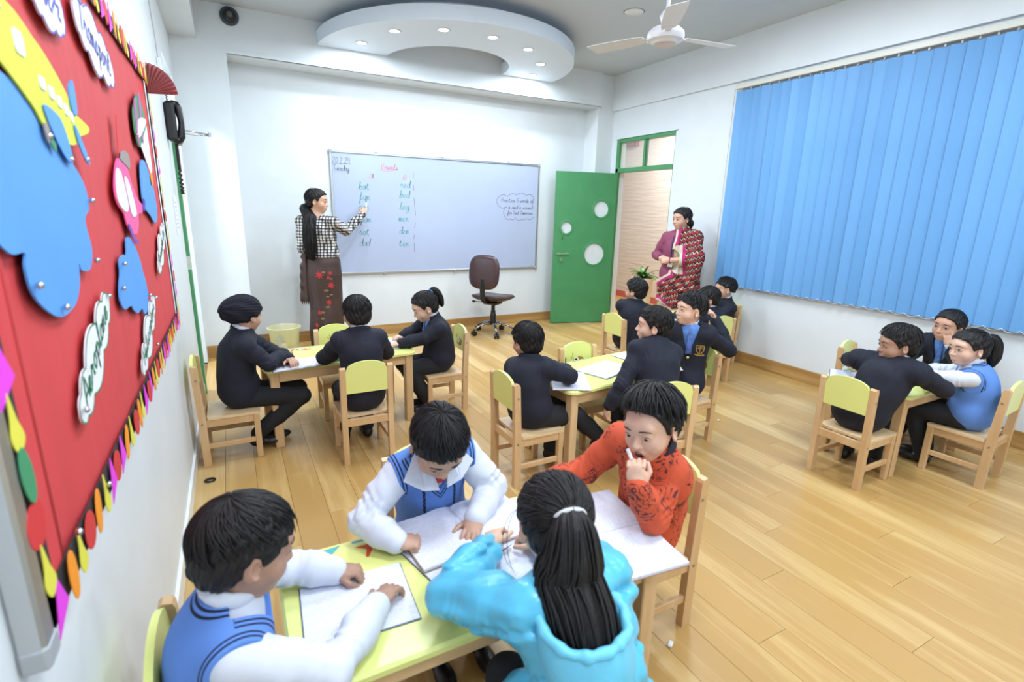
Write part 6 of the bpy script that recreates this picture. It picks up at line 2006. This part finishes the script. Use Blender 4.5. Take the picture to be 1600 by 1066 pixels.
# 11-13 boys at the far table
g11 = kid('boy in navy blazer seen from behind at the left end of the far table', (3.17, 3.60, .375), 20, (3.205, 3.575, .838), 112, 0, 0, cyaw=55,
    left=arm_spec((3.42, 3.82, TZ + .02)), right=arm_spec((3.46, 3.58, TZ + .02)), skin_rgb=(188, 138, 110), hair=HL_BOY, hk=F_(locks=140), hb=.005, hc=.007, seed=37)
g12 = kid('boy in navy blazer slumped over the near side of the far table', (3.84, 3.26, .375), 92, (3.80, 3.265, .778), 140, 10, 0,
    left=arm_spec((3.75, 3.58, TZ + .02)), right=arm_spec((3.98, 3.58, TZ + .02)), skin_rgb=(176, 124, 98), hair=HL_BOY, hk=F_(locks=140), hb=.005, hc=.007, seed=41)
g13 = kid('boy with short spiky hair in navy blazer against the right wall', (4.43, 3.675, .375), 175, (4.36, 3.555, .802), 150, 0, 0,
    left=arm_spec((4.15, 3.60, TZ + .02)), right=arm_spec((4.17, 3.82, TZ + .02)), skin_rgb=(190, 140, 112), hair=HL_FADE, hk=F_(locks=160, fluff=.003), hb=.005, hc=.007, seed=43)
# 14 boy at the right table, arms spread
g14 = kid('boy in navy blazer sprawling with spread arms over the right table', (3.22, 1.56, .375), 15, (3.315, 1.475, .828), 138, 6, 0, cyaw=38,
    left=arm_spec((3.70, 1.865, .605), (3.53, 1.83, .62), (.6, .6, .1), (0, 0, 1), 'rest'),
    right=arm_spec((3.66, 1.42, TZ + .02), (3.475, 1.275, .595), (.8, .6, 0), (0, 0, 1), 'rest'),
    skin_rgb=(158, 110, 86), hair=HL_BOY, hk=F_(locks=240, fluff=.002), seed=47, face=F_(gaze=(0, 0)), bulk=.004, sh=((3.33, 1.665, .685), (3.32, 1.355, .69)))
# 15 girl in blazer, hand at her chin
g15 = kid('girl in navy blazer resting her chin on her hand under the blind', (4.43, 1.665, .375), 180, (4.285, 1.632, .822), 172, 2, 4,
    left=arm_spec((4.215, 1.575, .705), (4.27, 1.52, .575), (.0, .30, .95), (-.9, -.4, .1), 'flat'),
    right=arm_spec((4.12, 1.78, TZ + .02), (4.28, 1.80, .59), (-.9, -.3, 0), (0, 0, 1), 'rest'),
    outfit='blazer_front', skin_rgb=(178, 124, 94), hair=HL_GIRL, hk=F_(locks=200, crown=(0, -.095, .06), lock_r=.003, thick=(.008, .009, .009)), seed=53, girl=True, face=F_(gaze=(-.3, .3)))
ponytail(g15, None, [(.0, -.096, .06), (.0, -.118, .05), (.0, -.124, .0), (.0, -.118, -.06)], [.012, .020, .022, .008], 61, (30, 30, 40), 40, .013)
# 16 girl in blue vest, profile, long ponytail
g16 = kid('girl in blue vest with a long ponytail at the right table', (3.86, 1.265, .375), 100, (3.800, 1.325, .790), 150, 4, -3, cyaw=112,
    left=arm_spec((3.80, 1.56, TZ + .012), (3.66, 1.41, .60), (.5, .8, 0), (0, 0, 1), 'flat'),
    right=arm_spec((3.92, 1.60, TZ + .012), (3.98, 1.42, .60), (-.3, .9, 0), (0, 0, 1), 'flat'),
    outfit='vest', skin_rgb=(206, 156, 130), hair=HL_GIRL, hk=F_(locks=240, crown=(0, -.092, .055), lock_r=.003, thick=(.009, .01, .010)), seed=59, girl=True, arm_r=1.05, face=F_(gaze=(-.2, 0)), hc=.005, legs={'aL': (3.79, 1.43, .09), 'aR': (3.90, 1.46, .085)})
ponytail(g16, None, [(.0, -.094, .056), (.0, -.128, .052), (.0, -.150, .01), (.0, -.150, -.06), (.0, -.138, -.115)], [.014, .028, .034, .032, .012], 67, (200, 190, 150), 90, .016)
pencil((1.80, 2.60, .536), (.05, .1, 1.0), 'short dark pencil standing in the hand of the boy at the middle table', .10)

# ------------------------------------------------------------------ the teacher writing on the board
def adult(label, pos, yaw, head, hyaw, hpitch, left, right, skin_rgb, hs=1.10, cyaw=None, face=None, seed=1, neckN=None, shw=.165, hroll=0):
    g = Fig(); root = thing('person', label, 'person', (pos[0], pos[1], 0))
    hd = V(*head); Ah = frame(hyaw, hpitch, hroll); cyaw = yaw if cyaw is None else cyaw
    ntop = hd + (Ah[1] * -.018 + Ah[2] * -.065) * hs
    pel = V(pos[0], pos[1], head[2] * .59)
    N = V((ntop[0] * .85 + pel[0] * .15), (ntop[1] * .85 + pel[1] * .15), ntop[2] - .075)
    up = nrm(N - pel); Rt = frame(cyaw)[0]; Fw = np.cross(up, Rt)
    shR = N + Rt * shw - up * .060; shL = N - Rt * shw - up * .060
    arms = {}
    for nm, sp, s0, sd in (('L', left, shL, -1), ('R', right, shR, 1)):
        e = sp['e'] if sp['e'] is not None else ik(s0, sp['w'], .27, .24, sp['pole'])
        fd = sp['fd']; fd = nrm(sp['w'] - e) if fd is None else nrm(V(*fd))
        arms[nm] = (s0, e, sp['w'], fd, sp['nb'], sp['pose'], sd)
    S = Vol(); P = add_head(S, hd, Ah, hs, .94)
    S.cone(ntop + Ah[2] * .02, N - up * .02, .047, .052, .02); S.cone(N - up * .02, pel + up * .2, .07, .09, .04)
    for s0, e, w_, fd, nb, pose, sd in arms.values():
        S.cone(N - up * .05, s0, .05, .04, .03); S.chain([s0, e, w_], [.042, .034, .025], .012); add_hand(S, w_, fd, nb, sd, 1.28, pose)
    vol_obj('body', S, .005, skin('skin_%d_%d_%d' % skin_rgb, skin_rgb), root)
    if face is not None: add_face_parts(root, P, Ah, hs, **face)
    g.__dict__.update(root=root, P=P, Ah=Ah, N=N, up=up, Rt=Rt, Fw=Fw, hd=hd, arms=arms, pel=pel, ro=np.array(root.location), shL=shL, shR=shR, yaw=yaw)
    return g

m_tw, nt, b = new_mat('black_white_tweed', .9)
tc = nt.nodes.new('ShaderNodeTexCoord'); mp = nt.nodes.new('ShaderNodeMapping'); mp.inputs['Rotation'].default_value = (0, 0, math.radians(35))
nt.links.new(tc.outputs['Object'], mp.inputs[0])
ck = nt.nodes.new('ShaderNodeSeparateXYZ'); nt.links.new(mp.outputs[0], ck.inputs[0])
def stripe(o_, per, duty, ph=0.0):
    return mathn(nt, 'LESS_THAN', mathn(nt, 'FRACT', mathn(nt, 'ADD', mathn(nt, 'MULTIPLY', o_, 1 / per), ph)), duty)
s1 = stripe(ck.outputs[0], .030, .42); s2 = stripe(ck.outputs[2], .030, .40); s3 = stripe(ck.outputs[1], .036, .32)
nz = nt.nodes.new('ShaderNodeTexNoise'); nz.inputs['Scale'].default_value = 110; nt.links.new(tc.outputs['Object'], nz.inputs['Vector'])
dk = mathn(nt, 'MULTIPLY', mathn(nt, 'ADD', mathn(nt, 'ADD', s1, s2), mathn(nt, 'MULTIPLY', s3, .6)), .55)
dk = mathn(nt, 'ADD', dk, mathn(nt, 'MULTIPLY', mathn(nt, 'SUBTRACT', nz.outputs['Fac'], .5), 1.2), True)
nt.links.new(ramp(nt, dk, [(.1, (212, 210, 208)), (.5, (110, 106, 106)), (.95, (26, 24, 26))]), b.inputs['Base Color'])

te = adult('teacher in checked jacket and brown sari writing on the whiteboard', (.845, 5.77, 0), 62, (.815, 5.735, 1.565), -22, 4,
    arm_spec((.80, 6.02, 1.02), (.655, 5.80, 1.09), (.5, .6, -.3), (-.4, .5, .4), 'rest'),
    arm_spec((1.335, 6.035, 1.445), (1.115, 5.90, 1.265), (.45, .55, .70), (.3, -.8, .35), 'grip'), (196, 142, 112), 1.10, cyaw=58,
    face=F_(gaze=(.3, 0), lips=(172, 84, 84)), hroll=2)
up, Rt, Fw, N, pel = te.up, te.Rt, te.Fw, te.N, te.pel
A = np.array([Rt, Fw, up])
S = Vol(); S.ell(pel + V(0, 0, .10), V(.172, .135, .12), A, .01); S.ell(pel + V(0, 0, .24), V(.150, .118, .15), A, .06); S.ell(N - up * .16, V(.168, .118, .14), A, .06)
for s0 in (te.shL, te.shR): S.cone(N - up * .04, s0, .062, .060, .04)
S.cone(N - up * .05, N + up * .015, .062, .052, .03)
for s0, e, w_, fd, nb, pose, sd in te.arms.values():
    fe = nrm(w_ - e); S.chain([s0, (s0 + e) / 2, e, (e + w_) / 2, w_ - fe * .02], [.062, .058, .052, .046, .040], .02)
S.cone(N - up * .02, te.P(0, -.02, -.02), .052, .05, .006, True)
S.disp = cloth_disp(71, .0016); hemz = 1.005
S.clips.append(lambda p: hemz - p[:, 2])
vol_obj('jacket', S, .007, m_tw, te.root)
m = MB()
M_SARI = mat('brown_sari_silk', (62, 44, 40), .55, noise=.12, nscale=10, bump=.15, bscale=12)
S = Vol(); c0 = pel + V(0, 0, .16)
lv = [(1.03, .142, .118), (.94, .168, .138), (.80, .182, .150), (.55, .170, .140), (.28, .175, .150), (.02, .195, .172)]
for (z0, a0, b0), (z1, a1, b1) in zip(lv[:-1], lv[1:]):
    for i in range(4):
        u = (i + .5) / 4; z = z0 + (z1 - z0) * u
        S.ell(V(pel[0], pel[1], z), V(a0 + (a1 - a0) * u, b0 + (b1 - b0) * u, abs(z0 - z1) * .42), frame(te.yaw), .03)
def saripl(p):
    q = (p - pel) @ A.T; an = np.arctan2(q[:, 0], q[:, 1]); d = np.clip((1.0 - p[:, 2]) * 1.2, 0, 1)
    return d * (.007 * np.sin(an * 8 + p[:, 2] * 5) + .005 * np.sin(an * 15 - p[:, 2] * 9)) + .006 * np.sin(p[:, 2] * 14 + an * 2.2) * d
S.disp = saripl; S.clips += [lambda p: p[:, 2] - 1.03, lambda p: .012 - p[:, 2]]
sari_v, sari_f = S.mesh(.009)
np_mesh('sari', sari_v - te.ro, sari_f, M_SARI, te.root)
S = Vol(); pc_ = V(*(pel - Rt * .150 - Fw * .060)); 
cdir = nrm(V(-pel[0], -pel[1], 0)); sdv = nrm(np.cross(V(0, 0, 1), cdir)) * -1; X_ = np.array([sdv, cdir, V(0, 0, 1)])
for z, hw in ((1.0, .060), (.90, .070), (.80, .078), (.70, .086), (.60, .092), (.54, .094)): S.ell(V(pc_[0], pc_[1], z), V(hw, .034, .075), X_, .03)
S.disp = lambda p: .007 * np.sin((p - pc_) @ sdv * 110 + p[:, 2] * 3); S.clips += [lambda p: .535 - p[:, 2], lambda p: p[:, 2] - 1.04]
pal_v, pal_f = S.mesh(.008)
pal = np_mesh('sari_pallu', pal_v - te.ro, pal_f, M_SARI, te.root)
mm = MB()
for u in np.linspace(-.08, .08, 9):
    p = pc_ + sdv * u - te.ro; mm.tube([(p[0], p[1], .545), (p[0] + .004, p[1], .52), (p[0] + .002, p[1], .500)], [.006, .007, .003], 6)
mm.build('tassels', M_SARI, pal, True)['kind'] = 'stuff'
def flower_on(verts, target, rad, mt, seed, parent, name='embroidered_flower', petals=7):
    """flat embroidery laid on the garment at the surface point nearest the target"""
    tgt = V(*target); i = np.argmin(((verts - tgt) ** 2).sum(1)); p = verts[i]
    nb_ = nrm(V(p[0] - pel[0], p[1] - pel[1], 0)); tx = nrm(np.cross(V(0, 0, 1), nb_)); rnd = random.Random(seed)
    vs = [tuple(p + nb_ * .007 - te.ro)]; n_ = petals * 4
    for k in range(n_):
        a = 2 * PI * k / n_; r = rad * (.72 + .28 * math.cos(petals * a)) * rnd.uniform(.92, 1.08)
        vs.append(tuple(p + nb_ * (.005) + (tx * math.cos(a) + V(0, 0, 1) * math.sin(a)) * r - te.ro))
    MB().add(vs, [(0, 1 + k, 1 + (k + 1) % n_) for k in range(n_)]).build(name, mt, parent)
M_FLR = mat('red_embroidery', (172, 44, 48), .7); M_FLL = mat('olive_embroidery', (116, 100, 66), .7)
camdir = nrm(V(-pel[0], -pel[1], 0)); sidev = np.cross(V(0, 0, 1), camdir) * -1     # towards image right
sidev = nrm(V(.88, -.47, 0))
def sp(u, z): return tuple(V(pel[0], pel[1], z) + camdir * .25 + sidev * u)
for i, (u, z, r) in enumerate(((-.075, .84, .045), (.095, .86, .026), (.065, .71, .040), (.04, .55, .034), (-.115, .43, .030), (.02, .79, .022), (-.13, .30, .03))): flower_on(sari_v, sp(u, z), r, M_FLR, i, te.root)
for i, (u, z, r) in enumerate(((-.02, .87, .022), (.0, .66, .026), (.07, .61, .018), (-.03, .50, .024), (-.06, .44, .028), (-.08, .38, .024), (.10, .78, .018), (.02, .60, .018))): flower_on(sari_v, sp(u, z), r, M_FLL, 40 + i, te.root, 'embroidered_leaf', 2)
for i, (u, z, r) in enumerate(((-.15, .66, .026),)): flower_on(pal_v, sp(u, z), r, M_FLR, 80 + i, te.root)
for i, (u, z, r) in enumerate(((-.12, .62, .022), (-.13, .74, .018), (-.10, .56, .02))): flower_on(pal_v, sp(u, z), r, M_FLL, 90 + i, te.root, 'embroidered_leaf', 2)
add_hair(te.root, te.hd, te.Ah, 1.10, HL_GIRL, h=.005, seed=7.3, locks=220, crown=(0, -.09, .0), thick=(.008, .012, .010), lock_r=.003)
tail = [te.P(0, -.085, -.045), te.P(-.0, -.108, -.075), te.hd + V(-.080, -.030, -.17), te.hd + V(-.095, -.045, -.27), te.hd + V(-.105, -.055, -.40), te.hd + V(-.10, -.06, -.52), te.hd + V(-.095, -.06, -.58)]
te.P_ = te.P
S = Vol(); S.chain(tail, [.030, .046, .056, .062, .060, .042, .015], .02)
tv, tf = S.mesh(.006); Vs = [tv - te.ro]; Fs = [tf]; nv_ = len(tv)
for ev, ef in strand_bundle(tail, [.032, .05, .062, .068, .066, .05, .03], 170, 5, .004):
    Vs.append(ev - te.ro); Fs.append(ef + nv_); nv_ += len(ev)
np_mesh('ponytail', np.concatenate(Vs), np.concatenate(Fs), M_HAIR, te.root)
MB().ball(tuple(te.P(.086, -.002, -.048) - te.ro), .008, 8, 6).build('earring', M_GOLD, te.root, True)
pn = thing('marker_pen', 'white marker pen with green tip held against the board', 'pen', tuple(te.arms['R'][2] + V(.045, .045, .075)))
MB().cyl((.0, -.005, -.06), (.012, .03, .05), .009, None, 12).build('barrel', mat('white_barrel', (226, 228, 228), .35), pn, True, 40)
MB().cyl((.012, .03, .05), (.018, .046, .098), .0075, .003, 12).build('tip', mat('dark_green_cap', (40, 84, 74), .4), pn, True, 40)

# ------------------------------------------------------------------ the woman with the shawl by the door
wo = adult('woman in plum jacket and patterned red shawl standing beside the doorway', (4.37, 4.26, 0), 205, (4.335, 4.205, 1.475), 176, 4,
    arm_spec((4.19, 4.185, 1.035), (4.36, 3.985, 1.06), (-.55, .75, -.1), (-.7, -.5, .45), 'grip'),
    arm_spec((4.215, 4.345, 1.045), (4.27, 4.47, 1.07), (-.1, -.9, -.2), (-.8, .1, .5), 'grip'), (196, 144, 118), 1.06, cyaw=205,
    face=F_(gaze=(-.2, 0), lips=(160, 82, 82)), shw=.150)
up, Rt, Fw, N, pel = wo.up, wo.Rt, wo.Fw, wo.N, wo.pel
A = np.array([Rt, Fw, up])
def wtorso(S, gw):
    S.ell(pel + V(0, 0, -.02), V(.165 + gw, .128 + gw, .18), A, .03); S.ell(pel + V(0, 0, .18), V(.140 + gw, .112 + gw, .17), A, .06); S.ell(N - up * .17, V(.150 + gw, .112 + gw, .15), A, .06)
    for s0 in (wo.shL, wo.shR): S.cone(N - up * .04, s0, .058 + gw, .052 + gw, .04)
    S.cone(N - up * .05, N + up * .01, .060 + gw, .050 + gw, .03)
S = Vol(); wtorso(S, .0)
for z, a0, b0 in ((.75, .175, .14), (.6, .18, .145), (.45, .18, .145), (.3, .17, .14)): S.ell(V(pel[0], pel[1], z), V(a0, b0, .14), frame(205), .05)
S.clips.append(lambda p: .18 - p[:, 2]); S.cone(N - up * .02, wo.P(0, -.02, -.02), .052, .05, .006, True)
vol_obj('kurta', S, .008, mat('beige_kurta', (190, 172, 146), .8, noise=.1, nscale=40), wo.root)
S = Vol()
for sd in (-1, 1):
    S.chain([V(*(pel + Rt * sd * .08))[:3] * V(1, 1, 0) + V(0, 0, .35), V(*(pel + Rt * sd * .08)) * V(1, 1, 0) + V(0, 0, .06)], [.075, .055], .02)
vol_obj('trousers', S, .009, mat('plum_trousers', (110, 52, 80), .8), wo.root)
for sd in (-1, 1):
    B = Vol(); a0 = V(*(pel + Rt * sd * .08)) * V(1, 1, 0); X_ = np.array([Rt, Fw, V(0, 0, 1)])
    B.ell(a0 + Fw * .07 + V(0, 0, .032), V(.042, .11, .032), X_, .01); B.cone(a0 + V(0, 0, .04), a0 + V(0, 0, .08), .038, .036, .02); B.clips.append(lambda p: .003 - p[:, 2])
    vol_obj('shoe', B, .007, M_SHOE, wo.root)
S = Vol(); wtorso(S, .012)
for s0, e, w_, fd, nb, pose, sd in wo.arms.values():
    fe = nrm(w_ - e); S.chain([s0, (s0 + e) / 2, e, (e + w_) / 2, w_ - fe * .02], [.058, .054, .050, .044, .036], .02)
S.clips += [lambda p: .78 - p[:, 2], lambda p: (lambda q: np.minimum(.050 - np.abs(q[:, 0] + .02), q[:, 1] - .03))((p - N) @ A.T)]
S.cone(N - up * .02, wo.P(0, -.02, -.02), .054, .05, .006, True)
S.disp = cloth_disp(83, .0018)
vol_obj('jacket', S, .007, mat('plum_wool', (136, 66, 94), .85, noise=.1, nscale=60), wo.root)
# shawl: thrown over her left shoulder, hanging to the knees
m_sh, nt, b = new_mat('woven_shawl', .8)
at = nt.nodes.new('ShaderNodeAttribute'); at.attribute_name = 'edge'; av = nt.nodes.new('ShaderNodeAttribute'); av.attribute_name = 'along'
e_ = at.outputs['Fac']; al = av.outputs['Fac']
zig = mathn(nt, 'MULTIPLY', mathn(nt, 'ABSOLUTE', mathn(nt, 'SUBTRACT', mathn(nt, 'FRACT', mathn(nt, 'MULTIPLY', e_, 1 / .034)), .5)), .05)
rowp = mathn(nt, 'FRACT', mathn(nt, 'MULTIPLY', mathn(nt, 'ADD', al, zig), 1 / .115))
rows = ramp(nt, rowp, [(.0, (40, 22, 26)), (.16, (176, 38, 50)), (.30, (60, 26, 32)), (.40, (196, 176, 150)), (.50, (52, 24, 28)), (.66, (190, 44, 56)), (.80, (120, 30, 44)), (.90, (206, 190, 166))], 'CONSTANT')
nz = nt.nodes.new('ShaderNodeTexNoise'); nz.inputs['Scale'].default_value = 75; tc = nt.nodes.new('ShaderNodeTexCoord'); nt.links.new(tc.outputs['Object'], nz.inputs['Vector'])
mk = nt.nodes.new('ShaderNodeMix'); mk.data_type = 'RGBA'; nt.links.new(rows, mk.inputs['A']); mk.inputs['B'].default_value = lin((50, 22, 28))
nt.links.new(mathn(nt, 'MULTIPLY', mathn(nt, 'GREATER_THAN', nz.outputs['Fac'], .54), .8), mk.inputs['Factor'])
def over(prev, lo_, hi_, rgb):
    k_ = nt.nodes.new('ShaderNodeMix'); k_.data_type = 'RGBA'; nt.links.new(prev, k_.inputs['A']); k_.inputs['B'].default_value = lin(rgb)
    nt.links.new(mathn(nt, 'MULTIPLY', mathn(nt, 'GREATER_THAN', e_, lo_), mathn(nt, 'LESS_THAN', e_, hi_)), k_.inputs['Factor']); return k_.outputs['Result']
col = over(mk.outputs['Result'], -.2, .024, (206, 194, 174)); col = over(col, .024, .054, (176, 36, 112))
nt.links.new(col, b.inputs['Base Color'])
S = Vol(); wtorso(S, .030)
for z, a0, b0 in ((.85, .20, .17), (.72, .205, .175), (.58, .20, .17)): S.ell(V(pel[0], pel[1], z) - Rt * .02, V(a0, b0, .12), frame(205), .06)
s0, e, w_, fd, nb, pose, sd = wo.arms['L']
S.chain([s0, e], [.075, .080], .04); S.cone(e, e * .45 + w_ * .55, .078, .062, .03); S.cone(e, V(e[0], e[1], .72), .085, .075, .05)
def wedge(p):        # outside the line running from the neck down to the right hip
    q = (p - N) @ A.T
    return (q[:, 0] - (.030 + np.clip(-q[:, 2] - .05, 0, 2) * .075 + np.clip(-q[:, 2] - .44, 0, .35) * 1.3)) / (1.05 + .5 * (q[:, 2] < -.44))
S.clips += [wedge, lambda p: .47 + .10 * np.sin((p - N) @ Rt * 9) - p[:, 2]]
S.cone(N - up * .02, wo.P(0, -.02, -.02), .060, .06, .006, True)
def fold(p):
    q = (p - N) @ A.T; an = np.arctan2(q[:, 0], q[:, 1])
    return .008 * np.sin(an * 9 + q[:, 2] * 16) + .004 * np.sin(an * 21 - q[:, 2] * 9)
S.disp = fold
def sh_edge(p):
    q = (p - N) @ A.T
    d1 = -wedge(p)
    d2 = p[:, 2] - (.47 + .10 * np.sin((p - N) @ Rt * 9))
    d3 = np.abs((p - e) @ nrm(w_ - e) - .13) * 1.0 + .0
    use = ((p - e) @ nrm(w_ - e) > .03) & (np.linalg.norm(p - (e * .5 + w_ * .5), axis=1) < .16)
    d = np.minimum(d1, d2)
    return np.where(use, np.minimum(d, .15 - (p - e) @ nrm(w_ - e)), d)
S.clips.append(lambda p: np.where(np.linalg.norm(p - w_, axis=1) < .12, (p - e) @ nrm(w_ - e) - .15, -1))
vol_obj('shawl', S, .007, m_sh, wo.root, {'edge': sh_edge, 'along': lambda p: (p - N) @ nrm(up + Rt * .4)})
add_hair(wo.root, wo.hd, wo.Ah, 1.06, HL_GIRL, h=.005, seed=9.1, locks=220, crown=(0, -.09, .0), thick=(.009, .014, .012), lock_r=.003)
S = Vol(); S.ell(wo.P(0, -.112, -.05), V(.045, .035, .045), wo.Ah, .01); S.ell(wo.P(.01, -.115, -.085), V(.03, .022, .03), wo.Ah, .02); S.disp = cloth_disp(3, .0025)
vol_obj('hair_bun', S, .005, M_HAIR, wo.root)
ro = wo.ro; m = MB()
m.tube([tuple(N + Rt * .05 + Fw * .055 + up * .0 - ro), tuple(N + Rt * .045 + Fw * .118 - up * .10 - ro), tuple(N + Rt * .02 + Fw * .150 - up * .26 - ro)], .006, 6, True, None, .35, tuple(Fw)); m.build('lanyard', mat('navy_ribbon', (34, 44, 84), .6), wo.root, True)
c = N + Rt * .02 + Fw * .152 - up * .32 - ro
MB().box(-.028, .028, -.002, .002, -.045, .045, .001, Matrix(((Rt[0], Fw[0], up[0], c[0]), (Rt[1], Fw[1], up[1], c[1]), (Rt[2], Fw[2], up[2], c[2]), (0, 0, 0, 1)))).build('name_card', mat('white_card', (228, 230, 234), .4), wo.root)
s0, e, w_, fd, nb, pose, sd = wo.arms['R']; fe = nrm(w_ - e)
MB().tube([tuple(w_ - fe * .012 - ro), tuple(w_ + fe * .004 - ro)], .033, 14).build('wristwatch', M_BLACKPL, wo.root, True, 50)
MB().ball(tuple(wo.P(0, .0885, .034) - ro), (.0035, .0035, .0035), 8, 6).build('bindi', mat('bindi_red', (120, 20, 30), .5), wo.root)
